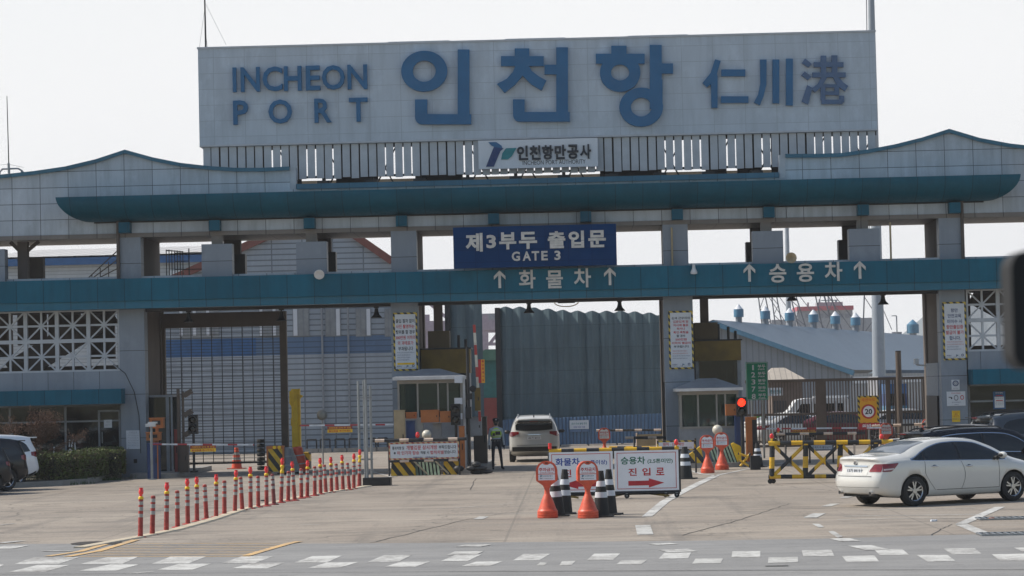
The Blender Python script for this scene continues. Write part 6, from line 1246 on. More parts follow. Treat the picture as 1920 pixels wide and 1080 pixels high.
def hazblocks():
    def blk(px0, px1, top, bot, lab, m='yb_d', D=.5, tilt=0):
        Yh = G((px0 + px1) / 2, bot).y; q = RX(px0, px1, top, bot, Yh); t = T('hazard_block', lab, 'hazard block', ((q[0] + q[1]) / 2, Yh, 0), tilt, 'yellow and black hazard blocks'); W, H = (q[1] - q[0]) / 2, q[3] - q[2]
        a = MB(m); a.poly([(-W, 0), (W, 0), (W - .02, H), (-W + .02, H)], 0, D); a.build('block', t)
    blk(733, 779, 866, 892, 'yellow and black hazard block below the banner, left end'); blk(831, 862, 864, 890, 'yellow and black hazard block below the banner, right end')
    def grt(pts, Yg, lab):
        P = [at(x, y, Yg) for x, y in pts]; t = T('slanted_grate', lab, 'grate', ((P[0].x + P[1].x) / 2, Yg, 0), world=True); c = mat('pale_green_grate', (.19, .27, .20), .7, var=.3, scale=6)
        v = [P[0], P[1], P[2] + Vector((0, .25, 0)), P[3] + Vector((0, .25, 0))]; n = 7
        for i in range(n): u0_, u1_ = (i + .12) / n, (i + .72) / n; a_ = [v[0].lerp(v[1], u0_), v[0].lerp(v[1], u1_), v[3].lerp(v[2], u1_), v[3].lerp(v[2], u0_)]; a = MB(c) if i == 0 else a; a.add(a_ + [p + Vector((0, .04, 0)) for p in a_], [(0, 1, 2, 3), (0, 4, 5, 1), (1, 5, 6, 2), (2, 6, 7, 3), (3, 7, 4, 0)])
        a.build('slats', t); a = MB('dark_steel'); w_ = [p + Vector((0, .06, 0)) for p in v]; a.add(w_ + [p + Vector((0, .04, 0)) for p in w_], [(0, 1, 2, 3), (0, 4, 5, 1), (3, 7, 6, 2)]); a.build('backing', t)
    grt([(780, 891), (827, 891), (823, 866), (776, 866)], G(800, 891).y, 'pale green lettered slat panel between the two hazard blocks under the banner')
    Yk = G(1330, 877).y
    def quad(pts, m, lab, name, cat, Yq, D=.12):
        P = [at(x, y, Yq) for x, y in pts]; t = T(name, lab, cat, (P[0].x, Yq, 0), world=True); a = MB(m); a.poly([(p.x, max(0.0, p.z)) for p in P], Yq, Yq + D); a.build('panel', t)
    quad([(1291, 874), (1322, 877), (1314, 836), (1287, 856)], 'yb_d', 'tilted yellow and black hazard plate left of the twin no-parking stands', 'hazard_plate', 'hazard plate', Yk, .4)
    grt([(1340, 874), (1386, 875), (1371, 834), (1330, 840)], Yk, 'slanted pale green grate panel behind the right twin no-parking stand')
    quad([(1386, 875), (1392, 873), (1394, 850), (1388, 836), (1376, 830), (1371, 832)], 'yellow', 'rounded yellow plate right of the slanted green grate', 'yellow_plate', 'plate', Yk + .1, .3)
    bars('crossed short black and yellow bars on the ground right of the right booth', [((1386, 862), (1407, 876)), ((1388, 874), (1407, 850)), ((1384, 850), (1402, 856))], G(1395, 877).y, 'yb_x', r=.04)
    g_ = G(1418, 880); cabinet('battery_box', (1408, 1426, 856, 880), G(1418, 881).y, 0, 'small black box with wheels beside the black cone at the right booth', 'box', 'black', .5)
    g_ = G(1232, 860)
    # heaps of cable and bags at the island foot
    p = at(885, 860, 87.6); t = T('sandbag_heap', 'dark heap of sandbags and cable at the right foot of the left island', 'sandbags', (p.x, 87.6, 0)); r = random.Random(5)
    for i in range(7): a = MB('dark_steel'); a.sphere((r.uniform(-.45, .5), r.uniform(-.1, .2), .08 + .12 * (i // 3)), (r.uniform(.16, .25), .14, r.uniform(.07, .11)), n=10); a.build('bag', t)
    # fan in the inner right booth window
    p = at(1365, 691, 93.9); t = T('electric_fan', 'round electric fan behind the upper window of the right inner booth', 'fan', (p.x, 94.6, at(1365, 712, 94.6).z)); a = MB('steel'); zz = .38
    for rr in (.2, .15, .1, .05): a.ring((0, zz), (rr, rr), (rr - .012, rr - .012), -.02, .02, None, 24)
    a.build('cage', t); a = MB('grey_metal'); a.tube((0, .05, 0), (0, .05, zz), .02); a.lathe([(.12, 0), (.1, .03), (0, .04)], n=16); a.build('stand', t)
    # round fan-like sign behind left lane
    p = at(604, 778, 98); t = T('round_mirror', 'round grey convex mirror on a thin pole in the second left lane', 'mirror', (p.x, 98, 0)); a = MB('steel'); a.lathe([(0, -.03), (.12, -.025), (.2, 0), (.2, .02), (0, .02)], (0, 0, p.z), 20, axis='Y'); a.build('disc', t); a = MB('grey_metal'); a.tube((0, .05, 0), (0, .05, p.z), .025); a.build('pole', t)
hazblocks()
# ================================================================ VEHICLES
def herm(pts):
    xs = [p[0] for p in pts]; ys = [p[1] for p in pts]; n = len(xs); m = [0] * n
    for i in range(n):
        if i == 0: m[i] = (ys[1] - ys[0]) / (xs[1] - xs[0])
        elif i == n - 1: m[i] = (ys[-1] - ys[-2]) / (xs[-1] - xs[-2])
        else:
            a = (ys[i] - ys[i - 1]) / (xs[i] - xs[i - 1]); b = (ys[i + 1] - ys[i]) / (xs[i + 1] - xs[i]); m[i] = 0 if a * b <= 0 else 2 * a * b / (a + b)
    def f(x):
        if x <= xs[0]: return ys[0]
        if x >= xs[-1]: return ys[-1]
        for i in range(n - 1):
            if x <= xs[i + 1]:
                h = xs[i + 1] - xs[i]; t = (x - xs[i]) / h
                return (2 * t**3 - 3 * t**2 + 1) * ys[i] + (t**3 - 2 * t**2 + t) * h * m[i] + (-2 * t**3 + 3 * t**2) * ys[i + 1] + (t**3 - t**2) * h * m[i + 1]
    return f
SEDAN = dict(L=4.86, top=[(0, 1.05), (.08, 1.10), (.5, 1.125), (.75, 1.15), (1.3, 1.33), (1.75, 1.43), (2.3, 1.47), (2.8, 1.445), (3.3, 1.30), (3.75, 1.08), (3.95, 1.0), (4.5, .88), (4.78, .74), (4.86, .62)],
    belt=[(0, .94), (.3, 1.0), (1.2, 1.015), (2.2, .985), (3.2, .945), (3.8, .90), (4.4, .76), (4.86, .56)], bot=[(0, .30), (.3, .23), (.9, .18), (4.0, .18), (4.6, .2), (4.86, .24)],
    hw=[(0, .80), (.15, .865), (.5, .90), (1.5, .915), (3.4, .915), (4.2, .89), (4.6, .82), (4.86, .66)], yr=[(0, .70), (.5, .74), (.8, .73), (1.3, .64), (1.8, .585), (2.5, .58), (3.1, .62), (3.8, .74), (4.3, .74), (4.86, .56)],
    rear=[(.2, .16), (.32, .08), (.45, .01), (.6, .0), (.72, .04), (.85, .10), (.98, .12), (1.08, .07), (1.15, .06)], rcurve=.20, wb=(1.04, 3.82), wr=.335,
    win=[[(.98, 1.025), (1.08, 1.06), (1.28, 1.16), (1.62, 1.28), (2.0, 1.355), (2.4, 1.37), (2.8, 1.345), (3.15, 1.24), (3.45, 1.10), (3.62, .99)], [(.98, 1.02), (1.12, 1.005), (1.4, 1.0), (2.2, .985), (3.0, .965), (3.62, .955)]], pillars=[(1.34, .05), (2.33, .07)], rwin=(.82, 1.58), wsh=(2.72, 3.82), spoiler=False, rails=False)
SUV = dict(L=4.7, top=[(0, 1.40), (.06, 1.56), (.3, 1.60), (.9, 1.665), (1.8, 1.70), (2.6, 1.68), (3.0, 1.60), (3.45, 1.33), (3.7, 1.15), (4.3, 1.04), (4.6, .9), (4.7, .7)],
    belt=[(0, 1.08), (1.0, 1.07), (2.2, 1.04), (3.4, .99), (3.9, .95), (4.5, .84), (4.7, .66)], bot=[(0, .42), (.3, .30), (.9, .22), (4.0, .22), (4.5, .28), (4.7, .34)],
    hw=[(0, .84), (.15, .90), (.5, .93), (1.5, .94), (3.4, .94), (4.1, .91), (4.5, .82), (4.7, .66)], yr=[(0, .66), (.4, .68), (1.0, .68), (2.0, .665), (2.8, .67), (3.5, .76), (4.1, .76), (4.7, .56)],
    rear=[(.3, .16), (.45, .03), (.6, .0), (.75, .03), (.9, .07), (1.1, .09), (1.3, .17), (1.5, .24), (1.6, .14), (1.7, .12)], rcurve=.16, wb=(.98, 3.72), wr=.36,
    win=[[(.35, 1.15), (.5, 1.36), (.75, 1.46), (1.3, 1.53), (2.0, 1.545), (2.6, 1.52), (2.95, 1.42), (3.3, 1.20), (3.42, 1.07)], [(.35, 1.13), (.9, 1.095), (2.0, 1.075), (3.42, 1.03)]], pillars=[(.95, .08), (1.98, .07)], rwin=None, wsh=(2.72, 3.58), spoiler=True, rails=True)
def car(S, name, lab, paint, loc, heading, plate_=None, lamp=None, glass='car_glass', z=0, scale=1.0, antenna=True, lower=None, simple=False):
    t = T(name, lab, 'car', (loc[0], loc[1], z), heading); t.scale = (scale,) * 3
    L = S['L']; top, belt, bot, hw, yr, rear = (herm(S[k]) for k in ('top', 'belt', 'bot', 'hw', 'yr', 'rear'))
    def section(x):
        W, zb, zt, zo, R_ = hw(x), belt(x), top(x), bot(x), yr(x); zb = min(zb, zt - .04); P = [(0, zo), (W * .6, zo), (W * .86, zo + .015), (W * .955, zo + .07)]
        for u in (.15, .35, .55, .75, .9): z_ = zo + .07 + (zb - zo - .07) * u; P.append((W * (.965 + .035 * math.sin(min(1, u * 1.35) * math.pi * .62)) - (.012 if u > .8 else 0), z_))
        P.append((W * .955, zb))
        ze = zt - .045 if zt - zb > .2 else zt - (zt - zb) * .3; yb = W * .955 - .012
        R_ = min(R_, yb - .02)
        for k in range(1, 7): u = k / 7; P.append((yb + (R_ - yb) * u + .035 * math.sin(math.pi * u) * min(1, (zt - zb) / .3), zb + (ze - zb) * u))
        P += [(R_ * .985, ze + (zt - ze) * .15), (R_ * .95, ze + (zt - ze) * .45), (R_ * .86, ze + (zt - ze) * .72), (R_ * .62, ze + (zt - ze) * .9), (R_ * .3, zt), (0, zt + .004)]
        return P
    def warp(x, y, z_):
        k = max(0, 1 - x / .9) ** 1.6; xx = x + k * (rear(z_) + S['rcurve'] * (abs(y) / .9) ** 3.2)
        k2 = max(0, 1 - (L - x) / .9) ** 1.5; return Vector((xx - k2 * (.30 * (abs(y) / .9) ** 2.5 + .10 * max(0, z_ - .6) * 2), y, z_))
    n = 56; st = [L * (.5 - .5 * math.cos(math.pi * (i / n) ** 1.0)) * 1.0 for i in range(n + 1)]; st = [.5 * s + .5 * L * i / n for i, s in enumerate(st)]
    secs = [section(x) for x in st]; m_ = len(secs[0]); a = MB(paint); vs = []
    for x, P in zip(st, secs): ring_ = P + [(-y, z_) for y, z_ in P[-2:0:-1]]; vs += [warp(x, y, z_) for y, z_ in ring_]
    q = len(secs[0]) * 2 - 2; fs = [(i * q + j, i * q + (j + 1) % q, (i + 1) * q + (j + 1) % q, (i + 1) * q + j) for i in range(n) for j in range(q)]; a.add(vs, fs, smooth=True)
    for x, P, fl in ((0, secs[0], 0), (L, secs[-1], 1)):
        K = 10; cv = []; 
        for (y, z_) in P: cv += [warp(x, y - 2 * y * c / K, z_) for c in range(K + 1)]
        cf = [(r * (K + 1) + c, r * (K + 1) + c + 1, (r + 1) * (K + 1) + c + 1, (r + 1) * (K + 1) + c) for r in range(len(P) - 1) for c in range(K)]
        a.add(cv, cf if fl == 0 else [f[::-1] for f in cf], smooth=True)
    body = a.build('body', t)
    bm = bmesh.new(); bm.from_mesh(body.data); bmesh.ops.remove_doubles(bm, verts=bm.verts, dist=.0015); bmesh.ops.dissolve_degenerate(bm, edges=bm.edges, dist=.0005); bmesh.ops.recalc_face_normals(bm, faces=bm.faces); bm.to_mesh(body.data); bm.free()
    W0 = S['hw'][3][1]; wr = S['wr']
    cut = MB('underbody')
    for wx in S['wb']:
        for s in (-1, 1): cut.tube((wx, s * (W0 - .30), wr - .005), (wx, s * (W0 + .3), wr - .005), wr + .045, n=36)
    co = cut.build('cut'); body.data.materials.append(M['underbody']); md = body.modifiers.new('b', 'BOOLEAN'); md.object = co; md.operation = 'DIFFERENCE'; md.solver = 'EXACT'
    dg = bpy.context.evaluated_depsgraph_get(); dg.update(); co.parent = None
    # cutter must share the body's space
    body.parent = None; dg.update(); nm = bpy.data.meshes.new_from_object(body.evaluated_get(dg)); body.modifiers.clear()
    if len(nm.polygons) > 200: body.data = nm
    body.parent = t; bpy.data.objects.remove(co)
    def side(x, z_):
        P = section(x)[3:-5]
        for (y0_, z0_), (y1_, z1_) in zip(P, P[1:]):
            if z0_ <= z_ <= z1_ + 1e-9: return y0_ + (y1_ - y0_) * (z_ - z0_) / max(1e-6, z1_ - z0_)
        return P[-1][0] if z_ > P[-1][1] else P[0][0]
    def topz(x, y):
        P = section(x)[-13:]
        for (y0_, z0_), (y1_, z1_) in zip(P, P[1:]):
            if y1_ <= abs(y) <= y0_ + 1e-9: return z0_ + (z1_ - z0_) * (y0_ - abs(y)) / max(1e-6, y0_ - y1_)
        return P[0][1]
    def patch(nm_, x0, x1, lo, hi, m, s, nx=24, nz=6, off=.006, par=t):
        a = MB(m); v = []
        for i in range(nx + 1):
            x = x0 + (x1 - x0) * i / nx
            for j in range(nz + 1): z_ = lo(x) + (hi(x) - lo(x)) * j / nz; p = warp(x, side(x, z_) + off, z_); v.append((p.x, s * p.y, p.z))
        a.add(v, [(i * (nz + 1) + j, (i + 1) * (nz + 1) + j, (i + 1) * (nz + 1) + j + 1, i * (nz + 1) + j + 1) for i in range(nx) for j in range(nz)], smooth=True); return a.build(nm_, par)
    up_f, lo_f = herm(S['win'][0]), herm(S['win'][1]); x0, x1 = S['win'][0][0][0], S['win'][0][-1][0]
    for s in (-1, 1):
        if not simple: patch('window_trim', x0 - .03, x1 + .03, lambda x: lo_f(x) - .018, lambda x: max(lo_f(x), up_f(x)) + .02, 'chrome', s, off=.004)
        g = patch('side_window', x0, x1, lo_f, lambda x: max(lo_f(x) + .002, up_f(x)), glass, s, off=.008)
        if not simple:
            for px_, w_ in S['pillars']: patch('window_pillar', px_ - w_ / 2, px_ + w_ / 2, lambda x: lo_f(x) + .004, lambda x: up_f(x) - .004, 'black', s, 2, 5, .0105, g)
            for px_ in (S['pillars'][-1][0], S['win'][0][-1][0] - .22, S['pillars'][0][0] - .02):
                rr = lambda z_, c=px_: c
                a = MB('underbody'); v = []
                for j in range(13):
                    z_ = S['bot'][2][1] + .16 + (lo_f(px_) - .03 - S['bot'][2][1] - .16) * j / 12; xx = px_ + (.10 * math.sin(j / 12 * 3.1) if px_ == S['pillars'][-1][0] else 0) + ((.28 * max(0, 1 - j / 7) ** 1.2) if px_ == S['pillars'][0][0] - .02 else 0)
                    for dx in (-.005, .005): p = warp(xx + dx, side(xx, z_) + .003, z_); v.append((p.x, s * p.y, p.z))
                a.add(v, [(2 * j, 2 * j + 1, 2 * j + 3, 2 * j + 2) for j in range(12)]); a.build('door_seam', t)
            patch('sill_seam', S['pillars'][0][0] + .3, S['win'][0][-1][0] - .22, lambda x: S['bot'][2][1] + .155, lambda x: S['bot'][2][1] + .165, 'underbody', s, 10, 1, .003)
            for hx in (S['pillars'][-1][0] - .75, S['pillars'][-1][0] + .22): z_ = lo_f(hx) - .14; yy = side(hx, z_); a = MB('chrome'); a.sphere((hx, s * (yy + .02), z_), (.10, .018, .017), n=12); a.sphere((hx, s * (yy + .0), z_ + .02), (.045, .006, .012), 'underbody', n=10); a.build('door_handle', t)
        mx = S['win'][0][-1][0] - .18; zz = lo_f(mx) + .09; yy = side(mx, zz); a = MB(paint if not simple else 'black'); a.sphere((mx + .02, s * (yy + .15), zz), (.085, .12, .075), n=14); mr = a.build('side_mirror', t); a = MB('black'); a.sphere((mx - .040, s * (yy + .155), zz), (.034, .08, .045), n=12); a.bar((mx, s * (yy - .02), zz - .04), (mx, s * (yy + .1), zz - .04), .04); a.build('mirror_glass', mr)
    def topatch(nm_, xa, xb, wf, m, off=.006):
        a = MB(m); v = []; nx, ny = 14, 14
        for i in range(nx + 1):
            x = xa + (xb - xa) * i / nx; w_ = wf(x)
            for j in range(ny + 1): y = -w_ + 2 * w_ * j / ny; p = warp(x, y, topz(x, y)); v.append((p.x, p.y, p.z + off))
        a.add(v, [(i * (ny + 1) + j, (i + 1) * (ny + 1) + j, (i + 1) * (ny + 1) + j + 1, i * (ny + 1) + j + 1) for i in range(nx) for j in range(ny)], smooth=True); a.build(nm_, t)
    if S['rwin']: topatch('rear_window', *S['rwin'], lambda x: yr(x) * .93 - .02, glass if glass != 'car_glass' else mat('sedan_rear_glass', (.10, .11, .12), .08, coat=.5))
    topatch('windscreen', *S['wsh'], lambda x: yr(x) * .93, glass)
    def rpatch(nm_, ya, yb, lo, hi, m, off=.007, par=t, k=10, nz=5):
        a = MB(m); v = []
        for i in range(k + 1):
            y = ya + (yb - ya) * i / k
            for j in range(nz + 1): z_ = lo(y) + (hi(y) - lo(y)) * j / nz; p = warp(0, y, z_); v.append((p.x - off, p.y, p.z))
        a.add(v, [(i * (nz + 1) + j, (i + 1) * (nz + 1) + j, (i + 1) * (nz + 1) + j + 1, i * (nz + 1) + j + 1) for i in range(k) for j in range(nz)], smooth=True); return a.build(nm_, par)
    if not S['rwin']:
        rw = S.get('rw', (1.12, 1.46, .66)); rpatch('rear_window', -rw[2], rw[2], lambda y: rw[0] + .04 * (y / rw[2]) ** 2, lambda y: rw[1] - .05 * (abs(y) / rw[2]) ** 3, glass, .012, k=16)
    for s in (-1, 1):
        if S['rwin']:
            W_ = hw(0)
            tl = rpatch('tail_lamp', s * .50, s * (W_ - .005), lambda y: .775 + .0 * abs(y), lambda y: .93 - .13 * max(0, (.62 - abs(y)) / .12) * 0 + .02 * abs(y) - .12 * max(0, (.60 - abs(y)) / .10), 'tail')
            patch('tail_lamp', .005, .52, lambda x: .775 + .17 * max(0, (x - .25) / .27), lambda x: .945 + .03 * x, 'tail', s, 12, 4, .008)
            patch('tail_lamp_clear', .02, .33, lambda x: .80 + .07 * x, lambda x: .835 + .05 * x, 'tail_clear', s, 8, 2, .011)
        else:
            zl, zh, yl = S.get('tl', (.93, 1.12, .50)); W_ = hw(0)
            rpatch('tail_lamp', s * yl, s * (W_ - .005), lambda y: zl + .10 * max(0, 1 - (abs(y) - yl) / (W_ - yl)), lambda y: zh, 'tail'); patch('tail_lamp', .005, .32, lambda x: zl + .2 * x, lambda x: zh - .05 * x, 'tail', s, 10, 3, .008)
    zp = .80 if S['rwin'] else S.get('pz', .86); p0 = warp(0, 0, zp)
    if S['rwin']:
        rpatch('plate_recess', -.46, .46, lambda y: .70 + .0, lambda y: .925, mat('recess_shade_paint', (.60, .60, .58), .35), .004); rpatch('trunk_garnish', -.42, .42, lambda y: .885, lambda y: .915, 'chrome', .02)
        rpatch('trunk_seam', -.60, .60, lambda y: .672, lambda y: .682, 'underbody', .004); rpatch('bumper_seam', -.78, .78, lambda y: .43, lambda y: .437, 'underbody', .004)
        a = MB('chrome'); a.ring((0, .965), (.05, .045), (.036, .032), -.03, 0, None, 18); o = a.build('badge', t); o.matrix_local = Matrix.Translation((warp(0, 0, .965).x - .004, -0, 0)) @ Matrix.Rotation(rad(-90), 4, 'Z')
        for s in (-1, 1): a = MB('chrome'); a.tube((.06, s * .55, .31), (.35, s * .55, .31), .045, n=14); ex = a.build('exhaust', t); a = MB('black'); a.tube((.055, s * .55, .31), (.1, s * .55, .31), .036, n=12); a.build('bore', ex)
        a = MB('underbody'); a.box(.22, .7, -.62, .62, .22, .30); a.build('rear_valance', t)
    else:
        rpatch('lower_bumper', -hw(0) + .02, hw(0) - .02, lambda y: .43, lambda y: .60, lower or 'black', .006); rpatch('tailgate_seam', -.66, .66, lambda y: .66, lambda y: .672, 'underbody', .006); rpatch('plate_recess', -.34, .34, lambda y: zp - .10, lambda y: zp + .11, paint, .004)
        rpatch('garnish', -.24, .24, lambda y: zp + .115, lambda y: zp + .135, 'chrome', .015)
        for s in (-1, 1): patch('wheel_arch_trim', .12, S['L'] - .12, lambda x: bot(x) + .05, lambda x: bot(x) + .13, lower or 'black', s, 24, 1, .004)
    if plate_:
        a = MB('sign_white'); a.box(-.26, .26, -.012, 0, zp - .055, zp + .055); o = a.build('licence_plate', t); a2 = MB('ink'); a2.text(plate_, (-.23, .23, zp - .038, zp + .038), -.0145, None, .02); o2 = a2.build('number', t)
        mm = Matrix.Translation((p0.x - .012, 0, 0)) @ Matrix.Rotation(rad(-90), 4, 'Z'); o.matrix_local = mm; o2.parent = o
    if S['spoiler']: a = MB(lower or paint); xs = warp(0, 0, 1.55).x; a.box(xs - .14, xs + .25, -.60, .60, 1.545, 1.575); sp = a.build('spoiler', t); a = MB('tail'); a.box(xs - .147, xs - .141, -.16, .16, 1.55, 1.57); a.build('brake_lamp', sp)
    if S['rails']:
        for s in (-1, 1): a = MB('black' if paint != 'paint_ivory' else 'steel'); P = [Vector((x, s * (yr(x) * .9), topz(x, yr(x) * .9) + h)) for x, h in ((.55, .0), (.7, .05), (1.6, .055), (2.5, .05), (2.65, 0))]; a.path(P, .018, 8); a.build('roof_rail', t)
    if antenna: xa = S['wb'][0] + (.1 if S['rwin'] else -.35); a = MB('black'); zt = top(xa); a.poly([(xa - .09, zt - .01), (xa + .09, zt - .01), (xa - .04, zt + .07), (xa - .08, zt + .06)], -.02, .02); a.build('antenna_fin', t)
    # wheels
    for wx in S['wb']:
        for s in (-1, 1):
            yo = s * (W0 - .015); tw = .21; c = (wx, yo - s * tw / 2, wr); h = tw / 2
            a = MB('rubber'); r_ = wr; a.lathe([(r_ * .66, -h), (r_ * .80, -h * 1.02), (r_ * .95, -h * .9), (r_, -h * .6), (r_, h * .6), (r_ * .95, h * .9), (r_ * .80, h * 1.02), (r_ * .66, h)], c, 36, axis='Y'); ty = a.build('wheel', t)
            a = MB('alloy'); yf = yo - s * .015; a.lathe([(r_ * .68, -.01 * s), (r_ * .66, .0), (r_ * .61, -.015 * s), (r_ * .60, -.12 * s)], (wx, yf, wr), 32, axis='Y'); K = 5
            for k in range(K):
                for dd in (-.20, .20) if not simple else (0,):
                    an = 2 * math.pi * k / K + .3; d1 = Vector((math.cos(an + dd * .45), 0, math.sin(an + dd * .45))); d2 = Vector((math.cos(an + dd), 0, math.sin(an + dd))); cc = Vector((wx, yf - s * .03, wr)); a.bar(cc + d1 * r_ * .12, cc + d2 * r_ * .62, .035, .03)
            a.tube((wx, yf - s * .06, wr), (wx, yf - s * .005, wr), r_ * .17, n=16); rm = a.build('rim', ty); a = MB('underbody'); a.tube((wx, yf - s * .10, wr), (wx, yf - s * .09, wr), r_ * .61, n=24); a.build('brake_disc', rm)
    return t
def place(px, py, S, wheel, side_, ang):          # ground point of one wheel contact -> origin of the car
    g_ = G(px, py); wx = S['wb'][wheel]; wy = side_ * (S['hw'][3][1] - .1); c, s = math.cos(ang), math.sin(ang); return (g_.x - (wx * c - wy * s), g_.y - (wx * s + wy * c))
th = rad(31)
car(SEDAN, 'white_sedan', 'pearl white sedan seen from its rear right corner on the right of the plaza', 'paint_white', place(1713, 949, SEDAN, 0, -1, th), th, '13가 8919', antenna=False)
def at_x(px, Y_): return at(px, 900, Y_).x
S2 = dict(SUV); car(S2, 'black_suv', 'glossy black SUV with dark windows right behind the white sedan', 'paint_black', (at_x(1692, 65.5), 65.5), rad(20), None, scale=.925)
car(SEDAN, 'silver_sedan', 'silver car whose roof shows between the striped bar and the black SUV', 'paint_silver', (at_x(1664, 77), 76), rad(14), '25나 4310', simple=True)
car(SUV, 'dark_suv', 'dark blue-grey SUV with a rear spoiler parked before the right gatehouse window', 'paint_navy', (at_x(1818, 80), 79), rad(18), None, simple=True, scale=1.03)
car(SEDAN, 'blue_sedan', 'dark blue sedan roof cut by the right frame edge behind the black SUV', 'paint_navy', (at_x(1884, 72), 71.5), rad(10), None, simple=True)
# left cars face left and a little towards the road: their sides and rear corners show
def corner(px, py, ang, hw_=.9):
    g_ = G(px, py); return (g_.x + hw_ * math.sin(ang), g_.y - hw_ * math.cos(ang))
HB = dict(SUV); HB['rails'] = False
for nm, lb, pt, px, py, an, sc_ in (('black_hatchback', 'black car nearest at the left frame edge, only its rear corner and wheel in view', 'paint_black', 31, 925, 232, .86), ('black_suv', 'black SUV with a red tail lamp between the near black car and white SUV', 'paint_black', 62, 918, 228, .97),
                                   ('white_suv', 'white SUV with a black lower bumper beside the hedge at the left', mat('solid_white_paint', (.78, .81, .86), .3, var=.03, coat=.8), 82, 911, 222, 1.0)):
    car(HB, nm, lb, pt, corner(px, py, rad(an), .9 * sc_), rad(an), None, simple=True, scale=sc_, antenna=nm == 'white_suv')
GS = dict(SUV); GS['hw'] = [(0, .86), (.15, .92), (.5, .95), (1.5, .97), (3.4, .97), (4.1, .94), (4.5, .84), (4.7, .68)]; GS['tl'] = (.98, 1.17, .58); GS['pz'] = .93; GS['rw'] = (1.20, 1.58, .70)
GS['top'] = [(x, z + .08 if z > 1.2 else z) for x, z in SUV['top']]; GS['belt'] = [(x, z + .08) for x, z in SUV['belt']]
p = at(1003, 866, 101); car(GS, 'ivory_suv', 'ivory SUV driving away through the middle lane beside the guard', 'paint_ivory', (p.x, 100.5), rad(90.5), '45가 8313', lower='underbody', simple=True, z=-.02)
# vehicles behind the fence
def van():
    Y_ = 121; x0, x1 = at(1447, 800, Y_).x, at(1594, 800, Y_).x; L = x1 - x0; t = T('white_van', 'white passenger van with square windows behind the brown fence', 'van', (x0, Y_, 0)); a = MB('white_metal')
    P = [(0, .35), (0, .95), (.25, 1.1), (.85, 1.55), (1.15, 1.98), (1.6, 2.05), (L - .1, 2.05), (L, 1.9), (L, .35)]; a.poly(P, 0, 1.8); a.build('body', t)
    a = MB('car_glass')
    for l, r_, tp in ((1.0, 1.75, 1.8), (1.95, 2.85, 1.8), (3.0, L - .3, 1.8)): a.poly([(l, 1.2), (r_, 1.2), (r_, tp), (l + (.35 if l == 1.0 else 0), tp)], -.012, -.002)
    a.build('window', t); a = MB('grey_metal'); a.box(2.9, 2.93, -.01, -.001, .4, 1.9); a.box(1.82, 1.85, -.01, -.001, .4, 1.9); a.build('door_seam', t)
    for wx in (.85, L - .8): a = MB('rubber'); a.tube((wx, -.03, .33), (wx, .2, .33), .33, n=24); w_ = a.build('wheel', t); a = MB('alloy'); a.tube((wx, -.045, .33), (wx, -.03, .33), .19, n=16); a.build('rim', w_)
    a = MB('tail'); a.box(L, L + .02, .05, .2, .9, 1.4); a.build('tail_lamp', t); a = MB('white_metal'); a.box(2.0, 3.6, .5, 1.3, 2.06, 2.14); a.build('roof_rack', t)
    a = MB('lens_red'); a.box(-.02, .0, .1, .35, .7, .85); a.build('headlamp', t)
van()
car(SEDAN, 'red_car', 'dark red car in front of the white van behind the fence', 'paint_red', (at_x(1475, 117.5), 117.5), rad(4), simple=True)
car(SEDAN, 'green_taxi', 'white car with a green panel glimpsed at the left end of the fence', 'paint_white', (at_x(1560, 119), 119.2), rad(176), simple=True) if False else None
car(SEDAN, 'white_car', 'white car glimpsed through the fence left of the van, beside a green panel', 'paint_white', (at_x(1402, 116), 116), rad(35), simple=True)
cabinet('green_board', (1414, 1432, 779, 795), 122, None, 'bright green panel seen through the left end of the brown fence', 'panel', mat('bright_green', (.05, .35, .06), .5), .2)
def truck():
    Y_ = 135; x0, x1 = at(1662, 800, Y_).x, at(1702, 800, Y_).x; t = T('cargo_truck', 'white and blue truck cab facing the camera behind the fence post', 'truck', ((x0 + x1) / 2, Y_, 0)); W = (x1 - x0) / 2
    a = MB('vent_blue'); a.box(-W, W, 0, 2, .5, 1.5); a.box(-W, W, .05, 2, 2.1, 2.6, 'blue_trim'); a.box(-W, W, .03, 2, 1.5, 2.1, 'ink_navy'); a.build('cab', t); a = MB('car_glass'); a.box(-W + .1, W - .1, .0, .02, 1.5, 2.1); a.build('windscreen', t)
    a = MB('ship_white'); a.box(-W - .1, W + .1, 2.2, 7, .9, 3.0); a.build('cargo_box', t); a = MB('dark_steel'); a.box(-W, W, -.1, .1, .35, .6); a.build('bumper', t)
    for s in (-1, 1): a = MB('rubber'); a.tube((s * W * .8 - .12, 1, .45), (s * W * .8 + .12, 1, .45), .45, n=20); a.build('wheel', t); a = MB('tail_clear'); a.box(s * W * .75 - .12, s * W * .75 + .12, -.02, -.002, .7, .9); a.build('headlamp', t)
truck()
car(SEDAN, 'white_parked_car', 'small white parked car beyond the right end of the fence', 'paint_white', (at_x(1697, 127), 127), rad(5), simple=True)
car(SEDAN, 'silver_parked_car', 'silver parked car between the speed sign and the thick gate post', 'paint_silver', (at_x(1600, 123.5), 123.5), rad(8), simple=True)

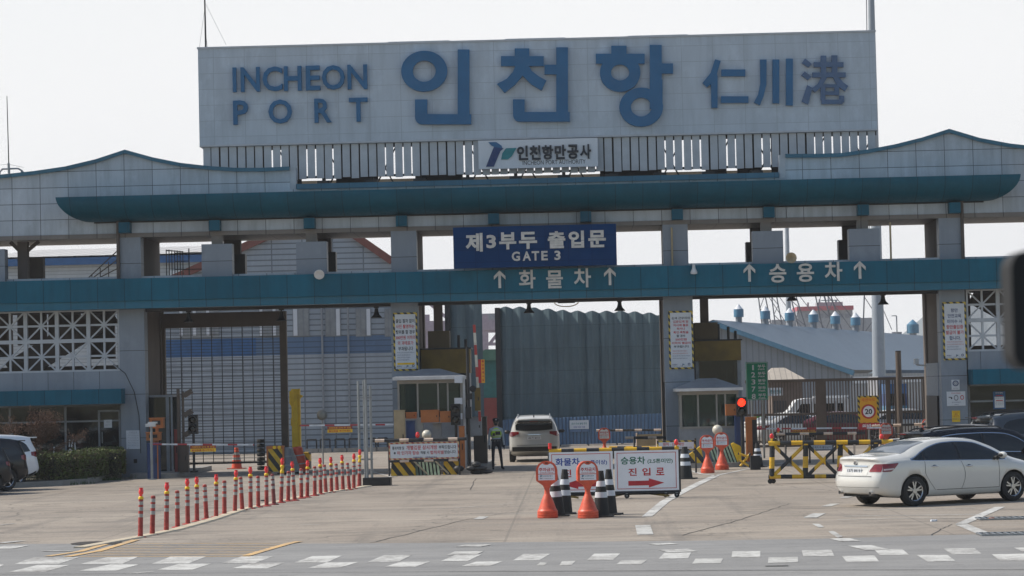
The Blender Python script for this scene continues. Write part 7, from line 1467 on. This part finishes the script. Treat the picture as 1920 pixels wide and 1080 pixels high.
# interior mirror of the vehicle the view is taken from
def rearview():
    d = ray(1918, 582).normalized(); c = Vector((0, 0, CH)) + d * 1.35; t = T('rear_view_mirror', 'black out-of-focus rear-view mirror housing cut by the right frame edge', 'mirror', c, YAW, world=False)
    a = MB(mat('soft_black_housing', (.006, .006, .007), .7)); hx, hz = .115, .0295; cx = hx - .0075; pts = []
    for (sx, sz, a0) in ((1, 1, 0), (-1, 1, 90), (-1, -1, 180), (1, -1, 270)):
        for k in range(7): an = rad(a0 + 15 * k); pts.append((cx + sx * (hx - .009) + .009 * math.cos(an), sz * (hz - .009) + .009 * math.sin(an)))
    a.poly(pts, -.012, .018); a.build('housing', t); a = MB('chrome'); a.poly([(cx + (x - cx) * .94, z * .86) for x, z in pts], -.0135, -.0122); a = MB('black'); a.tube((cx, .01, hz - .002), (cx, .03, hz + .06), .006); a.build('stem', t)
rearview()

# ================================================================ PERSON
def guard():
    g_ = at(931, 874, 92.2); t = T('person', 'guard in cap, black mask and lime vest standing beside the ivory SUV', 'person', (at(931, 860, 92.2).x, 92.2, .0), rad(6)); H = 0
    V = [(0, 0, .94), (0, .0, 1.08), (0, .01, 1.25), (0, .0, 1.40), (0, .0, 1.47), (0, -.01, 1.55), (0, -.01, 1.63), (0, -.005, 1.70),
         (-.10, 0, .90), (-.115, -.01, .50), (-.12, .02, .10), (-.125, -.10, .035), (.10, 0, .90), (.15, -.02, .50), (.19, .02, .10), (.25, -.09, .035),
         (-.19, .0, 1.39), (-.24, .02, 1.12), (-.245, -.04, .87), (-.245, -.055, .80), (.19, .0, 1.39), (.245, .02, 1.12), (.265, -.04, .87), (.27, -.055, .80), (-.12, .02, .06), (.19, .02, .06)]
    R_ = [.185, .165, .185, .15, .065, .08, .098, .075, .115, .08, .062, .042, .115, .08, .062, .042, .08, .06, .042, .038, .08, .06, .042, .038, .062, .062]
    E = [(0, 1), (1, 2), (2, 3), (3, 4), (4, 5), (5, 6), (6, 7), (0, 8), (8, 9), (9, 10), (10, 24), (24, 11), (0, 12), (12, 13), (13, 14), (14, 25), (25, 15), (3, 16), (16, 17), (17, 18), (18, 19), (3, 20), (20, 21), (21, 22), (22, 23)]
    # hands: palm plus five fingers each
    for hand, sg in ((19, -1), (23, 1)):
        hx, hy, hz = V[hand]
        for k, (dx, dy, ln) in enumerate(((.0, -.03, .075), (.0, -.012, .085), (.0, .006, .08), (.0, .022, .065))):
            i = len(V); V.append((hx + sg * .004, hy + dy, hz - .045)); V.append((hx - sg * .012, hy + dy - .004, hz - .045 - ln)); R_ += [.011, .009]; E += [(hand, i), (i, i + 1)]
        i = len(V); V.append((hx - sg * .01, hy - .045, hz - .03)); V.append((hx - sg * .015, hy - .055, hz - .075)); R_ += [.012, .01]; E += [(hand, i), (i, i + 1)]
    def skin(V, E, R_, nm, fmat, lv=2, root=0):
        me = bpy.data.meshes.new(nm); me.from_pydata(V, E, []); o = bpy.data.objects.new(nm, me); col.objects.link(o)
        md = o.modifiers.new('s', 'SKIN'); 
        for i, v in enumerate(me.skin_vertices[0].data): v.radius = (R_[i] if isinstance(R_[i], tuple) else (R_[i], R_[i] * (.72 if nm != 'cap' else 1))); v.use_root = i == root
        sb = o.modifiers.new('u', 'SUBSURF'); sb.levels = lv; sb.render_levels = lv; dg = bpy.context.evaluated_depsgraph_get(); dg.update(); m2 = bpy.data.meshes.new_from_object(o.evaluated_get(dg)); o.modifiers.clear(); o.data = m2
        ms = []
        for p in m2.polygons:
            c = p.center; mm = M[fmat(c)] if isinstance(fmat(c), str) else fmat(c)
            if mm not in ms: ms.append(mm)
        m2.materials.clear(); [m2.materials.append(x) for x in ms]
        for p in m2.polygons: p.material_index = ms.index(M[fmat(p.center)]); p.use_smooth = True
        return o
    def bm_(c):
        if c.z > 1.49: return 'skin'
        if c.z < .13: return 'black'
        if abs(c.x) > .17 and c.z < .85 and c.z > .6: return 'black'
        if c.z < 1.0 and abs(c.x) < .21: return 'navy_cloth'
        return 'shirt' if c.z > .84 else 'navy_cloth'
    o = skin(V, E, R_, 'body', bm_); o.parent = t
    Vv = [(0, 0, 1.07), (0, .005, 1.2), (0, .0, 1.33), (-.11, 0, 1.42), (.11, 0, 1.42)]; ov = skin(Vv, [(0, 1), (1, 2), (2, 3), (2, 4)], [(.205, .165), (.215, .16), (.20, .155), (.09, .09), (.09, .09)], 'vest', lambda c: 'navy_cloth' if c.z < 1.1 or abs(c.x) < .018 else ('silver_tape' if 1.16 < c.z < 1.20 or 1.33 < c.z < 1.37 else 'hiviz')); ov.parent = t
    a = MB('black'); a.box(-.03, .14, -.19, -.13, 1.20, 1.32); a.box(-.13, -.05, -.18, -.13, 1.17, 1.26); a.build('vest_pocket', t)
    a = MB('navy_cloth'); a.lathe([(0, .08), (.075, .075), (.115, .04), (.112, .0), (.1, -.02), (.0, -.02)], (0, .0, 1.70), 20); a.slab([(-.085, -.09), (.085, -.09), (.06, -.155), (-.06, -.155)], 1.675, 1.69); cp = a.build('cap', t); a = MB('silver_tape'); a.box(-.02, .02, -.122, -.108, 1.71, 1.745); a.build('badge', cp)
    a = MB('black'); a.sphere((0, -.045, 1.575), (.066, .062, .058), n=14); a.build('face_mask', t)
    a = MB('ink'); 
    for s in (-1, 1): a.sphere((s * .03, -.098, 1.645), (.012, .008, .007), n=8)
    a.build('eyes', t); a = MB('skin'); a.sphere((0, -.11, 1.615), (.012, .014, .02), n=8); [a.sphere((s * .083, -.005, 1.63), (.012, .02, .03), n=8) for s in (-1, 1)]; a.build('ears', t)
    a = MB('black'); a.lathe([(.085, 0), (.09, .01), (.09, -.05), (.08, -.05)], (0, .01, 1.665), 18); a.build('hair', t)
    a = MB('black'); a.box(-.18, .18, -.14, .13, 1.0, 1.05); a.build('belt', t)
guard()

# ================================================================ PLANTING
def leaves(a, n, gen, s, mats_, r):
    for _ in range(n):
        c, nrm = gen(r); u = Vector((r.gauss(0, 1), r.gauss(0, 1), r.gauss(0, 1))).normalized(); v = u.cross(Vector((r.gauss(0, 1), r.gauss(0, 1), r.gauss(0, 1)))).normalized(); k = s * r.uniform(.6, 1.4)
        a.add([c - u * k, c + v * k * .6, c + u * k, c - v * k * .6], [(0, 1, 2, 3)], r.choice(mats_))
def planting():
    K = [(-60, 918), (60, 913), (120, 910), (175, 905), (205, 898), (222, 889), (232, 880)]; P = [G(x, y) for x, y in K]
    bk = [Vector((at(x, 880, YF - .2).x, YF - .2, 0)) for x in (228, -70)]
    a = MB('concrete'); pts = [(p.x, p.y) for p in P] + [(p.x, p.y) for p in bk]; o = a.slab(pts, 0, .16).build('planter_kerb'); tag(o, kind='structure')
    ins = [(p.x + (-.12), p.y + .18) for p in P] + [(p.x - .1, p.y) for p in bk]; a = MB(mat('planter_soil', (.05, .045, .025), .95, fine=.3)); tag(a.slab(ins, .10, .17).build('planter_soil'), kind='structure')
    # front hedge along the kerb, curving back
    path = [G(86, 901, .16), G(120, 899, .16), G(175, 893, .16), G(205, 885, .16)]; r = random.Random(11)
    path = [Vector((p.x, p.y + .25, .17)) for p in path] + [Vector((at(213, 870, 90.4).x, 90.4, .17)), Vector((at(210, 870, 92).x, 92.0, .17))]
    def hedge(path, h, w, n, lab):
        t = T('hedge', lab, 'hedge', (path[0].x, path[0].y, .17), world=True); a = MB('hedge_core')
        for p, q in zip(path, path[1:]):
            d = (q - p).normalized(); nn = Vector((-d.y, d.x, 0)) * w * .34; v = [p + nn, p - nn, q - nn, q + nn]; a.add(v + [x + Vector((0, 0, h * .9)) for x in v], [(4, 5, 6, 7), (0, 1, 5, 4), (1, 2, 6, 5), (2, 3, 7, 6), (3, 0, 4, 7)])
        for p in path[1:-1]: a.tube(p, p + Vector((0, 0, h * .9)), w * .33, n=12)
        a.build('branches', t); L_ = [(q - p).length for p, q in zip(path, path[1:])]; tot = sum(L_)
        def gen(r):
            s = r.random() * tot; i = 0
            while s > L_[i]: s -= L_[i]; i += 1
            p, q = path[i], path[i + 1]; d = (q - p).normalized(); nn = Vector((-d.y, d.x, 0)); c = p + d * s; f = r.random()
            if f < .07: e, dd = (path[0], -1) if r.random() < .5 else (path[-1], 1); return e + dd * (d if dd > 0 else (path[1] - path[0]).normalized()) * r.uniform(0, .06) + Vector((r.uniform(-.5, .5) * w * .9, r.uniform(-.2, .2) * w, r.uniform(.02, 1) * h)), None
            if f < .16: q_ = r.choice(path[1:-1] or path); an = r.uniform(0, 6.28); return q_ + Vector((math.cos(an) * w * .46, math.sin(an) * w * .46, r.uniform(.02, 1) * h)), None
            wob = .04 * math.sin(c.x * 5) + .03 * math.sin(c.x * 13 + c.y * 3)
            if f < .45: return c + nn * r.uniform(-.5, .5) * w + Vector((0, 0, h + wob + r.gauss(0, .025))), None
            sd_ = -1 if r.random() < .75 else 1; return c + nn * sd_ * (w * .5 + r.gauss(0, .025)) + Vector((0, 0, r.uniform(.02, 1) * h)), None
        a = MB('leaf'); leaves(a, n, gen, .034, ['leaf', 'leaf', 'leaf', 'leaf2'], r); a.build('foliage', t)
    hedge(path, .82, .75, 26000, 'clipped green hedge curving along the planter kerb in front of the left gatehouse')
    hedge([Vector((at(-60, 870, 91.9).x, 91.9, .17)), Vector((at(190, 870, 91.9).x, 91.9, .17))], .78, .5, 9000, 'darker clipped hedge row right against the left gatehouse window')
    # weeds
    a = MB('grass')
    for px, py, n, sp in ((90, 909.5, 260, .9), (135, 909, 60, .15), (160, 907, 60, .15), (195, 901, 220, .35), (215, 894, 200, .3), (60, 905, 200, 1.0)):
        g_ = G(px, py)
        for _ in range(n): x, y = g_.x + r.gauss(0, sp), g_.y + r.uniform(-.02, .12); z0 = .0 if px in (135, 160, 195, 215) else .17; h = r.uniform(.05, .15); a.add([(x, y, z0), (x + .012, y, z0), (x + r.gauss(0, .03), y + r.gauss(0, .02), z0 + h)], [(0, 1, 2)])
    tag(a.build('grass'), 'short green grass and weeds along the planter kerb', 'grass', kind='stuff')
    # russet shrub
    t = T('bare_shrub', 'thin-branched shrub with sparse russet leaves in front of the left window', 'shrub', (at(42, 860, 89.5).x, 89.5, .17)); tw = MB('bark'); tips = []
    def br(p, d, L_, rr, dep):
        q = p + d * L_; tw.tube(p, q, rr, rr * .65, 5, cap=False)
        for k in range(3): tips.append(p.lerp(q, r.random()))
        if dep == 0: return
        for _ in range(r.choice((3, 4, 4))): nd = (d + Vector((r.gauss(0, .5), r.gauss(0, .5), r.gauss(.12, .3)))).normalized(); br(p.lerp(q, r.uniform(.35, 1)), nd, L_ * r.uniform(.6, .85), rr * .6, dep - 1)
    for k in range(4): br(Vector((r.gauss(0, .1), r.gauss(0, .1), 0)), Vector((r.gauss(0, .35), r.gauss(0, .2), 1)).normalized(), .95 * 1.12, .028, 4)
    tw.build('branches', t); a = MB('twig'); 
    for c in tips:
        for _ in range(5):
            c2 = c + Vector((r.gauss(0, .05), r.gauss(0, .05), r.gauss(0, .05))); leaves(a, 1, lambda r, c2=c2: (c2, None), .022, ['twig'], r)
    a.build('foliage', t)
    for i, (x0, y0, x1, y1, lab) in enumerate(((100, 838, 101.5, 862, 'upright white stake in the dark hedge, nearest the white SUV'), (130, 838, 130.5, 824, 'short white stake left one of the leaning pair by the window'), (134, 838, 137, 824, 'short white stake right one of the leaning pair by the window'), (142, 856, 140.5, 830, 'tallest upright white stake in the hedge'), (124, 858, 134, 843, 'wide white plank leaning in the gap between the hedges'))):
        Yq = 91.0; p, q = at(x0, max(y0, y1), Yq), at(x1, min(y0, y1), Yq); t = T('garden_stake', lab, 'stake', p, world=True); a = MB('sign_white'); w_ = .13 if i == 4 else .04; a.bar(p, q, w_, .02); a.build('stake', t); a = MB('bark'); a.bar((p.x, p.y + .02, .17), p, .02); a.build('peg', t)
planting()

# ================================================================ HAZE
hz = MB(None); mh = bpy.data.materials.new('haze_air'); mh.use_nodes = True; nt = mh.node_tree; nt.nodes.clear(); o_ = NN(nt, 'OutputMaterial'); pv = NN(nt, 'VolumePrincipled', i_Color=(.93, .95, 1, 1), i_Density=.00028, i_Anisotropy=.0); nt.links.new(pv.outputs[0], o_.inputs['Volume'])
M['haze'] = mh; hz.box(-1500, 1500, -70, 1600, -1, 90, 'haze'); tag(hz.build('haze'), 'pale haze filling the air over the port', 'haze', kind='stuff')
